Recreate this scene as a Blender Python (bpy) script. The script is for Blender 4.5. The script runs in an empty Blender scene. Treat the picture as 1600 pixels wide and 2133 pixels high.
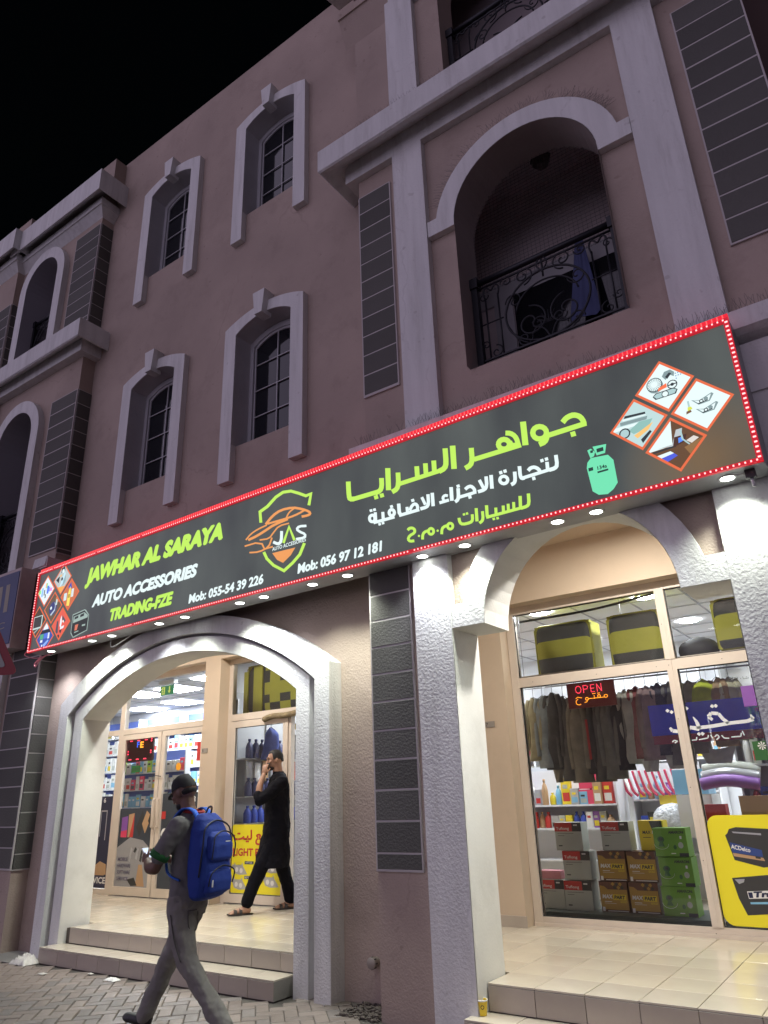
import bpy, bmesh, math, random
from math import sin, cos, pi, sqrt, radians
from mathutils import Vector, Matrix
from mathutils.geometry import tessellate_polygon
random.seed(7)
SC = bpy.context.scene
COL = SC.collection

# ------------------------------------------------------------------ camera
cam = bpy.data.cameras.new('camera')
cam.sensor_fit = 'HORIZONTAL'; cam.sensor_width = 36.0
cam.lens = 1501.5 / 1600 * 36.0
cam.clip_start = 0.05; cam.clip_end = 2000
co = bpy.data.objects.new('camera', cam); COL.objects.link(co)
YAW, PIT, ROL = 0.6034905, 0.37521924, -0.03626497
_f = Vector((-sin(YAW)*cos(PIT), cos(YAW)*cos(PIT), sin(PIT)))
_r = Vector((cos(YAW), sin(YAW), 0)); _u = _r.cross(_f)
_r2 = _r*cos(ROL) + _u*sin(ROL); _u2 = -_r*sin(ROL) + _u*cos(ROL)
mw = Matrix((( _r2.x, _u2.x, -_f.x, 0), (_r2.y, _u2.y, -_f.y, 0), (_r2.z, _u2.z, -_f.z, 1.52), (0, 0, 0, 1)))
co.matrix_world = mw
SC.camera = co

# ------------------------------------------------------------------ night sky, street glow, exposure
W = bpy.data.worlds.new('World'); SC.world = W; W.use_nodes = True
nt = W.node_tree; bg = nt.nodes['Background']
sky = nt.nodes.new('ShaderNodeTexSky'); sky.sky_type = 'NISHITA'; sky.sun_disc = False
sky.sun_elevation = radians(4); sky.sun_rotation = radians(200)
nt.links.new(sky.outputs[0], bg.inputs[0]); bg.inputs[1].default_value = 0.0012
SUN_STRENGTH = 1.7
sl = bpy.data.lights.new('street_glow', 'SUN'); sl.energy = SUN_STRENGTH; sl.angle = radians(120)
sl.color = (0.84, 0.72, 1.0)
so = bpy.data.objects.new('street_glow', sl); COL.objects.link(so)
_d = Vector((0.36, 0.90, 0.10)).normalized()      # light travels towards the facade, from the street, left of the camera
so.rotation_euler = _d.to_track_quat('-Z', 'Y').to_euler(); so.location = (-6, -8, 8)
SC.view_settings.view_transform = 'Standard'; SC.view_settings.look = 'None'
SC.view_settings.exposure = 0; SC.view_settings.gamma = 1; SC.view_settings.use_curve_mapping = False
SC.render.engine = 'CYCLES'
SC.cycles.use_denoising = True
SC.cycles.max_bounces = 8; SC.cycles.diffuse_bounces = 4; SC.cycles.glossy_bounces = 3
SC.cycles.transparent_max_bounces = 12; SC.cycles.sample_clamp_indirect = 4.0
SC.cycles.caustics_reflective = False; SC.cycles.caustics_refractive = False

# ------------------------------------------------------------------ materials
MATS = {}
def mat(name, col, rough=0.6, emit=None, estr=0.0, bump=0.0, bscale=60, var=0.0, vscale=3.0, metal=0.0,
        stains=0.0, coord='Object', spec=None, bdist=0.01, streak=False, orand=0.0, rvar=0.0, specks=0.0):
    if name in MATS: return MATS[name]
    m = bpy.data.materials.new(name); m.use_nodes = True; MATS[name] = m
    n = m.node_tree.nodes; l = m.node_tree.links; p = n['Principled BSDF']
    p.inputs['Base Color'].default_value = (*col, 1); p.inputs['Roughness'].default_value = rough
    p.inputs['Metallic'].default_value = metal
    if spec is not None: p.inputs['Specular IOR Level'].default_value = spec
    if emit is not None:
        p.inputs['Emission Color'].default_value = (*emit, 1); p.inputs['Emission Strength'].default_value = estr
    tc = None
    if bump or var or stains:
        tc = n.new('ShaderNodeTexCoord')
    if rvar:
        nr = n.new('ShaderNodeTexNoise'); nr.inputs['Scale'].default_value = 3.5; nr.inputs['Detail'].default_value = 8; nr.inputs['Roughness'].default_value = .7
        gp = n.new('ShaderNodeNewGeometry'); l.new(gp.outputs['Position'], nr.inputs['Vector'])
        rr = n.new('ShaderNodeMapRange'); rr.inputs[1].default_value = .35; rr.inputs[2].default_value = .7; rr.inputs[3].default_value = rough; rr.inputs[4].default_value = rough + rvar
        l.new(nr.outputs['Fac'], rr.inputs[0]); l.new(rr.outputs[0], p.inputs['Roughness'])
    if var or stains:
        nz = n.new('ShaderNodeTexNoise'); nz.inputs['Scale'].default_value = vscale; nz.inputs['Detail'].default_value = 6
        if streak:
            mp = n.new('ShaderNodeMapping'); mp.inputs['Scale'].default_value = (6, 6, 0.5)
            l.new(tc.outputs[coord], mp.inputs[0]); l.new(mp.outputs[0], nz.inputs['Vector'])
        else:
            l.new(tc.outputs[coord], nz.inputs['Vector'])
        rp = n.new('ShaderNodeMapRange'); rp.inputs[1].default_value = 0.3; rp.inputs[2].default_value = 0.7
        rp.inputs[3].default_value = 1 - var; rp.inputs[4].default_value = 1 + var * 0.6
        l.new(nz.outputs['Fac'], rp.inputs[0])
        mx = n.new('ShaderNodeVectorMath'); mx.operation = 'SCALE'; mx.inputs[0].default_value = col
        l.new(rp.outputs[0], mx.inputs['Scale'])
        last = mx.outputs[0]
        if stains:
            n2 = n.new('ShaderNodeTexNoise'); n2.inputs['Scale'].default_value = 2.2; n2.inputs['Detail'].default_value = 9
            n2.inputs['Roughness'].default_value = 0.7
            mp2 = n.new('ShaderNodeMapping'); mp2.inputs['Scale'].default_value = (3.0, 3.0, 0.35) if streak else (1, 1, 1)
            l.new(tc.outputs[coord], mp2.inputs[0]); l.new(mp2.outputs[0], n2.inputs['Vector'])
            r2 = n.new('ShaderNodeMapRange'); r2.inputs[1].default_value = 0.52; r2.inputs[2].default_value = 0.78
            r2.inputs[3].default_value = 0; r2.inputs[4].default_value = stains
            l.new(n2.outputs['Fac'], r2.inputs[0])
            mm = n.new('ShaderNodeMix'); mm.data_type = 'RGBA'
            l.new(r2.outputs[0], mm.inputs['Factor']); l.new(last, mm.inputs['A'])
            mm.inputs['B'].default_value = (col[0]*.42, col[1]*.40, col[2]*.36, 1)
            last = mm.outputs['Result']
        if specks:
            ns = n.new('ShaderNodeTexNoise'); ns.inputs['Scale'].default_value = 11; ns.inputs['Detail'].default_value = 2; ns.inputs['Roughness'].default_value = .4; l.new(tc.outputs[coord], ns.inputs['Vector'])
            rs = n.new('ShaderNodeMapRange'); rs.inputs[1].default_value = .715; rs.inputs[2].default_value = .76; rs.inputs[3].default_value = 0; rs.inputs[4].default_value = specks
            l.new(ns.outputs['Fac'], rs.inputs[0]); ms = n.new('ShaderNodeMix'); ms.data_type = 'RGBA'; l.new(rs.outputs[0], ms.inputs['Factor']); l.new(last, ms.inputs['A']); ms.inputs['B'].default_value = (col[0]*.5, col[1]*.47, col[2]*.45, 1)
            vc = n.new('ShaderNodeTexVoronoi'); vc.feature = 'DISTANCE_TO_EDGE'; vc.inputs['Scale'].default_value = .55
            nd = n.new('ShaderNodeTexNoise'); nd.inputs['Scale'].default_value = 2.5; nd.inputs['Detail'].default_value = 8; l.new(tc.outputs[coord], nd.inputs['Vector'])
            av = n.new('ShaderNodeMix'); av.data_type = 'VECTOR'; av.inputs['Factor'].default_value = .35; l.new(tc.outputs[coord], av.inputs['A']); l.new(nd.outputs['Color'], av.inputs['B']); l.new(av.outputs['Result'], vc.inputs['Vector'])
            rc = n.new('ShaderNodeMapRange'); rc.inputs[1].default_value = .0; rc.inputs[2].default_value = .006; rc.inputs[3].default_value = specks*.55; rc.inputs[4].default_value = 0; l.new(vc.outputs['Distance'], rc.inputs[0])
            gate = n.new('ShaderNodeMapRange'); gate.inputs[1].default_value = .5; gate.inputs[2].default_value = .6; l.new(nz.outputs['Fac'], gate.inputs[0])
            gm = n.new('ShaderNodeMath'); gm.operation = 'MULTIPLY'; l.new(rc.outputs[0], gm.inputs[0]); l.new(gate.outputs[0], gm.inputs[1])
            mc = n.new('ShaderNodeMix'); mc.data_type = 'RGBA'; l.new(gm.outputs[0], mc.inputs['Factor']); l.new(ms.outputs['Result'], mc.inputs['A']); mc.inputs['B'].default_value = (col[0]*.4, col[1]*.38, col[2]*.36, 1)
            last = mc.outputs['Result']
        if orand:
            oi = n.new('ShaderNodeObjectInfo'); mo = n.new('ShaderNodeMapRange'); mo.inputs[3].default_value = 1-orand; mo.inputs[4].default_value = 1+orand
            l.new(oi.outputs['Random'], mo.inputs[0]); vm = n.new('ShaderNodeVectorMath'); vm.operation = 'SCALE'; l.new(last, vm.inputs[0]); l.new(mo.outputs[0], vm.inputs['Scale']); last = vm.outputs[0]
        l.new(last, p.inputs['Base Color'])
    if bump:
        nb = n.new('ShaderNodeTexNoise'); nb.inputs['Scale'].default_value = bscale; nb.inputs['Detail'].default_value = 4
        l.new(tc.outputs[coord], nb.inputs['Vector'])
        b = n.new('ShaderNodeBump'); b.inputs['Strength'].default_value = bump; b.inputs['Distance'].default_value = bdist
        l.new(nb.outputs['Fac'], b.inputs['Height']); l.new(b.outputs[0], p.inputs['Normal'])
    return m
def emi(name, col, s=1.0): return mat(name, (0.02, 0.02, 0.02), 0.6, col, s)

M_PINK = mat('pink_stucco', (.42, .335, .285), .85, bump=.55, bscale=60, bdist=.010, var=.14, vscale=.9, stains=.34, specks=.4)
M_WHITE = mat('white_stucco', (.70, .70, .69), .8, bump=.55, bscale=55, bdist=.010, var=.09, vscale=2, stains=.45, streak=True, specks=.35)
M_SMOOTHW = mat('white_render', (.68, .68, .66), .8, bump=.25, bscale=60, bdist=.004, var=.10, vscale=2, stains=.3)
M_STONE = mat('dark_stone_paint', (.098, .096, .088), .85, orand=.16, bump=.6, bscale=55, bdist=.010, var=.08)
M_JOINT = mat('pale_joint', (.50, .47, .46), .8)
M_BEIGE = mat('beige_paint', (.55, .44, .33), .7, bump=.12, bscale=50, bdist=.004, var=.07, vscale=1.0, stains=.15)
M_TILE = mat('cream_tile', (.60, .54, .43), .11, orand=.05, rvar=.10, var=.10, vscale=1.6, bump=.03, bscale=8, stains=.04)
M_TILE2 = mat('cream_tile_worn', (.56, .505, .41), .15, orand=.06, rvar=.12, var=.12, vscale=2.0, bump=.03, bscale=8, stains=.08)
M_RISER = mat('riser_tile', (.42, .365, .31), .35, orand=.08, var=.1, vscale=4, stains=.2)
M_GROUT = mat('grout', (.10, .085, .075), .9)
M_PAVER = mat('concrete_paver', (.20, .165, .145), .38, orand=.14, rvar=.3, bump=.4, bscale=90, bdist=.004, var=.18, vscale=3)
M_PAVER2 = mat('concrete_paver_grey', (.17, .15, .14), .42, orand=.14, rvar=.3, bump=.4, bscale=90, bdist=.004, var=.18, vscale=3)
M_SAND = mat('paver_sand', (.09, .08, .07), .95, bump=.5, bscale=120, bdist=.004)
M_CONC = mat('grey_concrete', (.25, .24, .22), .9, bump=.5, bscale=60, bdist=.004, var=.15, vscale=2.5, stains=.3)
M_ALU = mat('cream_aluminium', (.62, .54, .46), .42, var=.05, vscale=4, stains=.12)
M_WFRAME = mat('white_window_frame', (.48, .48, .50), .5)
M_DARKGLASS = mat('dark_window_glass', (.012, .014, .018), .06, spec=.6)
M_IRON = mat('black_wrought_iron', (.012, .013, .018), .45, metal=.3)
M_SPIKE = mat('steel_spikes', (.10, .095, .10), .5)
M_NET = mat('bird_net_twine', (.03, .028, .03), .9)
M_BLACK = mat('black_plastic', (.012, .012, .013), .4)
M_STEEL = mat('galvanised_cabinet', (.42, .42, .43), .42, metal=.25, var=.15, vscale=5, stains=.35)
M_WHITEP = mat('white_plastic', (.75, .75, .74), .4)
M_RED = mat('red_paint', (.42, .03, .035), .5)

def glass_mat():
    m = bpy.data.materials.new('shop_glass'); m.use_nodes = True
    n = m.node_tree.nodes; l = m.node_tree.links; n.clear()
    o = n.new('ShaderNodeOutputMaterial'); t = n.new('ShaderNodeBsdfTransparent'); g = n.new('ShaderNodeBsdfGlossy')
    t.inputs[0].default_value = (.93, .95, .95, 1); g.inputs['Roughness'].default_value = .02
    fr = n.new('ShaderNodeFresnel'); fr.inputs[0].default_value = 1.5; mx = n.new('ShaderNodeMixShader')
    l.new(fr.outputs[0], mx.inputs[0]); l.new(t.outputs[0], mx.inputs[1]); l.new(g.outputs[0], mx.inputs[2]); l.new(mx.outputs[0], o.inputs[0])
    return m
M_GLASS = glass_mat()
def film_mat(name, col, a):
    m = bpy.data.materials.new(name); m.use_nodes = True; n = m.node_tree.nodes; l = m.node_tree.links
    p = n['Principled BSDF']; p.inputs['Base Color'].default_value = (*col, 1); p.inputs['Roughness'].default_value = .4
    p.inputs['Alpha'].default_value = a
    return m

# ------------------------------------------------------------------ object helpers
def link(name, me, m=None, parent=None):
    o = bpy.data.objects.new(name, me); COL.objects.link(o)
    if m is not None and me is not None and hasattr(me, 'materials') and not me.materials:
        for x in (m if isinstance(m, (list, tuple)) else [m]): me.materials.append(x)
    if parent is not None: o.parent = parent
    return o
def tag(o, label, cat, group=None):
    o['label'] = label; o['category'] = cat
    if group: o['group'] = group
    return o
def thing(name, label, cat, loc=(0, 0, 0), rz=0, group=None):
    o = bpy.data.objects.new(name, None); COL.objects.link(o); o.location = loc; o.rotation_euler = (0, 0, rz)
    o.empty_display_size = .1
    return tag(o, label, cat, group)
def struct(o): o['kind'] = 'structure'; return o
def stuff(o): o['kind'] = 'stuff'; return o

class MB:
    """collects faces, then makes ONE mesh"""
    def __init__(s): s.v = []; s.f = []; s.mi = []
    def face(s, pts, mi=0):
        b = len(s.v); s.v += [tuple(p) for p in pts]; s.f.append(tuple(range(b, b+len(pts)))); s.mi.append(mi)
    def box(s, x0, x1, y0, y1, z0, z1, mi=0):
        b = len(s.v)
        s.v += [(x0,y0,z0),(x1,y0,z0),(x1,y1,z0),(x0,y1,z0),(x0,y0,z1),(x1,y0,z1),(x1,y1,z1),(x0,y1,z1)]
        for q in ((0,3,2,1),(4,5,6,7),(0,1,5,4),(1,2,6,5),(2,3,7,6),(3,0,4,7)): s.f.append(tuple(b+i for i in q)); s.mi.append(mi)
    def bevbox(s, x0, x1, y0, y1, z0, z1, c, mi=0):
        """box whose front (-y) face is bevelled"""
        b = len(s.v)
        s.v += [(x0,y0+c,z0),(x1,y0+c,z0),(x1,y1,z0),(x0,y1,z0),(x0,y0+c,z1),(x1,y0+c,z1),(x1,y1,z1),(x0,y1,z1),
                (x0+c,y0,z0+c),(x1-c,y0,z0+c),(x1-c,y0,z1-c),(x0+c,y0,z1-c)]
        for q in ((0,3,2,1),(4,5,6,7),(1,2,6,5),(2,3,7,6),(3,0,4,7),(8,9,10,11),(0,1,9,8),(1,5,10,9),(5,4,11,10),(4,0,8,11)):
            s.f.append(tuple(b+i for i in q)); s.mi.append(mi)
    def prism(s, poly, p0, p1, fn, mi=0, caps=True):
        """poly: 2-D points, fn(a,b,t)->3-D, from t=p0 to t=p1"""
        n = len(poly); b = len(s.v)
        s.v += [tuple(fn(a, c, p0)) for a, c in poly] + [tuple(fn(a, c, p1)) for a, c in poly]
        for i in range(n):
            j = (i+1) % n; s.f.append((b+i, b+j, b+n+j, b+n+i)); s.mi.append(mi)
        if caps:
            tr = tessellate_polygon([[Vector((a, c, 0)) for a, c in poly]])
            for t in tr:
                s.f.append(tuple(b+i for i in t)); s.mi.append(mi)
                s.f.append(tuple(b+n+i for i in reversed(t))); s.mi.append(mi)
    def plate(s, outer, holes, y0, y1, fn=None, mi=0):
        """polygon with holes in the x-z plane, thick from y0 to y1"""
        fn = fn or (lambda a, b, t: (a, t, b))
        loops = [outer] + list(holes); flat = [p for lp in loops for p in lp]
        tr = tessellate_polygon([[Vector((p[0], p[1], 0)) for p in lp] for lp in loops])
        b = len(s.v); n = len(flat)
        s.v += [tuple(fn(p[0], p[1], y0)) for p in flat] + [tuple(fn(p[0], p[1], y1)) for p in flat]
        for t in tr:
            s.f.append(tuple(b+i for i in t)); s.mi.append(mi); s.f.append(tuple(b+n+i for i in reversed(t))); s.mi.append(mi)
        k = 0
        for lp in loops:
            m_ = len(lp)
            for i in range(m_):
                j = (i+1) % m_; s.f.append((b+k+i, b+k+j, b+n+k+j, b+n+k+i)); s.mi.append(mi)
            k += m_
    def tube(s, pts, r, sides=6, mi=0, close=False, cap=True):
        pts = [Vector(p) for p in pts]; n = len(pts); rr = r if isinstance(r, (list, tuple)) else [r]*n
        b = len(s.v); up = Vector((0, 0, 1)); prev = None
        for i, p in enumerate(pts):
            if close: t = (pts[(i+1) % n] - pts[i-1])
            else: t = (pts[min(i+1, n-1)] - pts[max(i-1, 0)])
            if t.length < 1e-9: t = Vector((0, 0, 1))
            t.normalize()
            if prev is None:
                a = t.cross(up)
                if a.length < .05: a = t.cross(Vector((1, 0, 0)))
            else:
                a = prev - t*prev.dot(t)
                if a.length < 1e-6: a = t.cross(up)
            a.normalize(); prev = a; c = t.cross(a)
            for k in range(sides):
                w = 2*pi*k/sides; s.v.append(tuple(p + a*(rr[i]*cos(w)) + c*(rr[i]*sin(w))))
        m_ = n if close else n-1
        for i in range(m_):
            for k in range(sides):
                k2 = (k+1) % sides; i2 = (i+1) % n
                s.f.append((b+i*sides+k, b+i*sides+k2, b+i2*sides+k2, b+i2*sides+k)); s.mi.append(mi)
        if cap and not close:
            s.f.append(tuple(b+k for k in reversed(range(sides)))); s.mi.append(mi)
            s.f.append(tuple(b+(n-1)*sides+k for k in range(sides))); s.mi.append(mi)
    def lathe(s, prof, c=(0, 0, 0), sides=20, mi=0, ax='z'):
        b = len(s.v); n = len(prof)
        for r, z in prof:
            for k in range(sides):
                w = 2*pi*k/sides
                p = (c[0]+r*cos(w), c[1]+r*sin(w), c[2]+z) if ax == 'z' else (c[0]+r*cos(w), c[1]+z, c[2]+r*sin(w))
                s.v.append(p)
        for i in range(n-1):
            for k in range(sides):
                k2 = (k+1) % sides; s.f.append((b+i*sides+k, b+i*sides+k2, b+(i+1)*sides+k2, b+(i+1)*sides+k)); s.mi.append(mi)
    def ellip(s, c, r, seg=16, rings=10, rot=None, mi=0):
        b = len(s.v); rot = rot or Matrix.Identity(3)
        for i in range(rings+1):
            th = pi*i/rings
            for k in range(seg):
                w = 2*pi*k/seg
                s.v.append(tuple(Vector(c) + rot @ Vector((r[0]*sin(th)*cos(w), r[1]*sin(th)*sin(w), r[2]*cos(th)))))
        for i in range(rings):
            for k in range(seg):
                k2 = (k+1) % seg; s.f.append((b+i*seg+k, b+(i+1)*seg+k, b+(i+1)*seg+k2, b+i*seg+k2)); s.mi.append(mi)
    def mesh(s, name='mesh'):
        me = bpy.data.meshes.new(name); me.from_pydata(s.v, [], s.f); me.update()
        if any(s.mi): me.polygons.foreach_set('material_index', s.mi)
        return me
    def obj(s, name, m, parent=None, smooth=False, fix=True):
        me = s.mesh(name)
        if fix:
            bm = bmesh.new(); bm.from_mesh(me); bmesh.ops.remove_doubles(bm, verts=bm.verts, dist=1e-5)
            bmesh.ops.recalc_face_normals(bm, faces=bm.faces); bm.to_mesh(me); bm.free()
        if smooth: me.polygons.foreach_set('use_smooth', [True]*len(me.polygons))
        return link(name, me, m, parent)
def bx(name, m, parent, *a): b = MB(); b.box(*a); return b.obj(name, m, parent)
def arc(cx, cz, r, a0, a1, n=20, ry=None):
    ry = ry or r
    return [(cx + r*cos(a0+(a1-a0)*i/n), cz + ry*sin(a0+(a1-a0)*i/n)) for i in range(n+1)]
def seg_arc(x0, x1, z0, rise, n=16):
    """segmental arch top from (x0,z0) over to (x1,z0)"""
    h = (x1-x0)/2; R = (h*h+rise*rise)/(2*rise); cx = (x0+x1)/2; cz = z0+rise-R; a = math.asin(h/R)
    return [(cx + R*sin(-a+2*a*i/n), cz + R*cos(-a+2*a*i/n)) for i in range(n+1)]
def bez(pts, n=8):
    """Catmull-Rom through the points"""
    P = [Vector(p) for p in pts]; out = []
    for i in range(len(P)-1):
        p0, p1, p2, p3 = P[max(i-1, 0)], P[i], P[i+1], P[min(i+2, len(P)-1)]
        for k in range(n):
            t = k/n; out.append(.5*((2*p1)+(p2-p0)*t+(2*p0-5*p1+4*p2-p3)*t*t+(3*p1-p0-3*p2+p3)*t**3))
    out.append(P[-1]); return out

_TXT = {}
def text_mesh(body, offset=0.0, shear=0.0, nudge=0.0):
    key = (body, offset, shear)
    if key in _TXT: return _TXT[key]
    c = bpy.data.curves.new('lettering', 'FONT'); c.body = body; c.size = 1; c.offset = offset; c.resolution_u = 3
    o = bpy.data.objects.new('lettering', c); COL.objects.link(o)
    dg = bpy.context.evaluated_depsgraph_get(); me = bpy.data.meshes.new_from_object(o.evaluated_get(dg))
    V = [(v.co.x + shear*v.co.y, v.co.y) for v in me.vertices]; F = [tuple(p.vertices) for p in me.polygons]
    bpy.data.objects.remove(o); bpy.data.curves.remove(c); bpy.data.meshes.remove(me)
    x0 = min(v[0] for v in V); x1 = max(v[0] for v in V); y0 = min(v[1] for v in V); y1 = max(v[1] for v in V)
    V = [((x-x0)/(x1-x0), (y-y0)/(y1-y0)) for x, y in V]
    _TXT[key] = (V, F); return _TXT[key]
def put_text(b, body, box, fn, offset=0.0, shear=0.0, mi=0, bold=0):
    """adds text to MB b: fitted to box (u0,v0,u1,v1) on the surface fn(u,v,lift)"""
    V, F = text_mesh(body, offset, shear); u0, v0, u1, v1 = box
    reps = [(0, 0)] if not bold else [(-bold, 0), (bold, 0), (0, bold*.8), (0, -bold*.8)]
    for k, (du, dv) in enumerate(reps):
        n0 = len(b.v)
        b.v += [tuple(fn(u0+(u1-u0)*x+du, v0+(v1-v0)*y+dv, .0004*k)) for x, y in V]
        for f in F: b.f.append(tuple(n0+i for i in f)); b.mi.append(mi)
AR = {'م': ('\ufee1', '\ufee2', '\ufee3', '\ufee4')}
def plane_y(y, flip=1):
    return lambda u, v, h=0: (u, y - h*flip, v)
# ================================================================== GROUND
g = MB(); g.face([(-400,-34,-.03),(400,-34,-.03),(400,400,-.03),(-400,400,-.03)])  # sheet ends behind the camera to let low light pass; tone lightened for bounce
struct(g.obj('ground', mat('block_paved_street', (.27,.25,.24), .9, bump=.5, bscale=40, var=.15), None))
pv = struct(bx('pavement', M_SAND, None, -26, 14, 1.6, 5.40, -.12, -.012))
# herringbone pavers
def paver_mesh(l, w, h=.05, c=.006):
    b = MB(); x, y = l/2, w/2
    b.v = [(-x,-y,-h),(x,-y,-h),(x,y,-h),(-x,y,-h),(-x,-y,-c),(x,-y,-c),(x,y,-c),(-x,y,-c),(-x+c,-y+c,0),(x-c,-y+c,0),(x-c,y-c,0),(-x+c,y-c,0)]
    b.f = [(0,1,5,4),(1,2,6,5),(2,3,7,6),(3,0,4,7),(4,5,9,8),(5,6,10,9),(6,7,11,10),(7,4,8,11),(8,9,10,11)]; b.mi = [0]*9
    return b
PL, PW = .215, .107
pm1 = paver_mesh(PL-.006, PW-.006).mesh('paver'); pm1.materials.append(M_PAVER)
pm2 = paver_mesh(PL-.006, PW-.006).mesh('paver'); pm2.materials.append(M_PAVER2)
ca, sa = cos(radians(45)), sin(radians(45))
cells = []
for i in range(-90, 91):
    for j in range(-40, 41):
        ox, oy = i*PW + j*4*PW, i*PW
        cells.append((ox + PW, oy + PW/2, 0)); cells.append((ox + 3.5*PW, oy + PW, pi/2))
seen = []
for cx, cy, rot in cells:
    X, Y = cx*ca - cy*sa - 5.5, cx*sa + cy*ca + 4.4
    if -10.2 < X < -2.5 and 3.55 < Y < 5.36:
        if Y > 5.02 and X < -4.70: continue
        if Y > 4.93 and X < -8.1: continue
        if X > -3.72 and Y > 4.93: continue
        if X > -2.9 and Y > 4.86: continue
        if -4.08 < X < -3.66 and Y > 5.0: continue
        seen.append((X, Y, rot + pi/4))
seen.sort(key=lambda t: (t[0]+4.6)**2*.35 + (t[1]-4.6)**2)
rest = MB()
for q, (X, Y, a) in enumerate(seen):
    z = random.uniform(-.003, .002)
    if q < 290:
        o = link('paver', pm1 if random.random() < .6 else pm2, None, pv); o.location = (X, Y, z); o.rotation_euler = (random.uniform(-.008,.008), random.uniform(-.008,.008), a)
    else:
        src = paver_mesh(PL-.006, PW-.006); n0 = len(rest.v)
        rest.v += [(X + vx*cos(a) - vy*sin(a), Y + vx*sin(a) + vy*cos(a), z + vz) for vx, vy, vz in src.v]
        rest.f += [tuple(n0+i for i in f) for f in src.f]; rest.mi += [0]*9
if rest.f: stuff(rest.obj('pavers', M_PAVER, pv, fix=False))
struct(bx('paving_strip', M_CONC, None, -12.5, -8.12, 4.93, 5.36, -.05, .002))
# gravel patch beside the bay
gv = MB()
for k in range(420):
    x = random.uniform(-4.07, -3.67); y = random.uniform(5.01, 5.36); r = random.uniform(.008, .022)
    gv.ellip((x, y, random.uniform(-.012, .012)), (r, r*random.uniform(.6,1), r*.7), 5, 3)
stuff(gv.obj('gravel', mat('gravel_stone', (.12,.10,.085), .9, var=.4, vscale=30), None, fix=False))

# ================================================================== STEPS AND PLATFORM
PZ = .305
plat = struct(bx('platform', M_GROUT, None, -13.5, 3.0, 5.60, 7.44, 0, PZ-.012))
b = MB(); b.box(-2.80, -.735, 5.115, 5.60, 0, PZ-.012); b.box(-8.10, -4.71, 5.335, 5.60, 0, PZ-.012); b.obj('platform_edge', M_GROUT, plat)
TS = .345
tm = {}
def tile(parent, x0, x1, y0, y1, z, m=None, t=.012):
    key = (round(x1-x0, 3), round(y1-y0, 3), m.name if m else '')
    if key not in tm:
        w, d = (x1-x0)/2 - .0022, (y1-y0)/2 - .0022; q = MB(); c = .0015
        q.v = [(-w,-d,-t),(w,-d,-t),(w,d,-t),(-w,d,-t),(-w,-d,-c),(w,-d,-c),(w,d,-c),(-w,d,-c),(-w+c,-d+c,0),(w-c,-d+c,0),(w-c,d-c,0),(-w+c,d-c,0)]
        q.f = [(0,1,5,4),(1,2,6,5),(2,3,7,6),(3,0,4,7),(4,5,9,8),(5,6,10,9),(6,7,11,10),(7,4,8,11),(8,9,10,11)]; q.mi = [0]*9
        me = q.mesh('tile'); me.materials.append(m or M_TILE); tm[key] = me
    o = link('tile', tm[key], None, parent); o.location = ((x0+x1)/2, (y0+y1)/2, z + random.uniform(-.0008, .0008))
    return o
def vtile(parent, x0, x1, z0, z1, y, m=None, t=.012):
    key = ('v', round(x1-x0, 3), round(z1-z0, 3))
    if key not in tm:
        q = MB(); w, h = (x1-x0)/2-.0022, (z1-z0)/2-.0015; q.bevbox(-w, w, 0, t, -h, h, .0015)
        me = q.mesh('riser_tile'); me.materials.append(m or M_RISER); tm[key] = me
    o = link('riser_tile', tm[key], None, parent); o.location = ((x0+x1)/2, y + random.uniform(-.001, .0005), (z0+z1)/2); return o
# platform tiles seen through the left portal and the right arch
def rows(xa, xb, ya, yb, ox, parent, mm=None, z=PZ):
    y = ya
    while y < yb - .02:
        y2 = min(y+TS, yb); x = ox
        while x < xb - .02:
            x2 = x + TS
            a_, b_ = max(x, xa), min(x2, xb)
            if b_ - a_ > .02: tile(parent, a_, b_, y, y2, z, mm)
            x = x2
        y = y2
rows(-10.75, -4.2, 5.62, 7.345, -8.03-TS*8, plat)
rows(-8.03, -4.72, 5.325, 5.62, -8.03, plat, M_TILE2)
rows(-4.1, -.15, 5.45, 7.345, -2.80-TS*4, plat)
rows(-2.80, -.735, 5.105, 5.45, -2.80, plat, M_TILE2)
x = -8.03
while x < -4.75:
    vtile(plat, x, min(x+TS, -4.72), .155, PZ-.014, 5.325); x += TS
x = -2.80
while x < -.75:
    vtile(plat, x, min(x+TS, -.735), .14, PZ-.014, 5.105); x += TS
# lower steps
def lower_step(x0, x1, y0, y1, zt, label, jl=0):
    s = bx('step', M_GROUT, None, x0+.012, x1-.012, y0+.012, y1, -.03, zt-.012); struct(s)
    x = x0
    while x < x1-.02:
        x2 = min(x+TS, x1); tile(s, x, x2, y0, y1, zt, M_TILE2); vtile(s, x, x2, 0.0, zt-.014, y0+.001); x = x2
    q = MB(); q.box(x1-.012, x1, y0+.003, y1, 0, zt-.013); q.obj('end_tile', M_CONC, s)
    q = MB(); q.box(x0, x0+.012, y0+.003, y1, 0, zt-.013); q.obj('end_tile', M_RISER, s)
lower_step(-8.15, -4.75, 5.06, 5.324, .148, 'left')
lower_step(-2.87, 1.2, 4.875, 5.104, .136, 'right')

# ================================================================== BUILDING
BL = thing('shop_building', 'three-storey mauve stucco building with white mouldings, arched balconies and dark block panels', 'building', (-4.5, 5.4, 0))
BL.location = (0, 0, 0)
W0, WB, WF, WL = 5.375, 5.045, 4.97, 5.16      # main wall, bay wall, bay pilaster face, left bay wall
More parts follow.
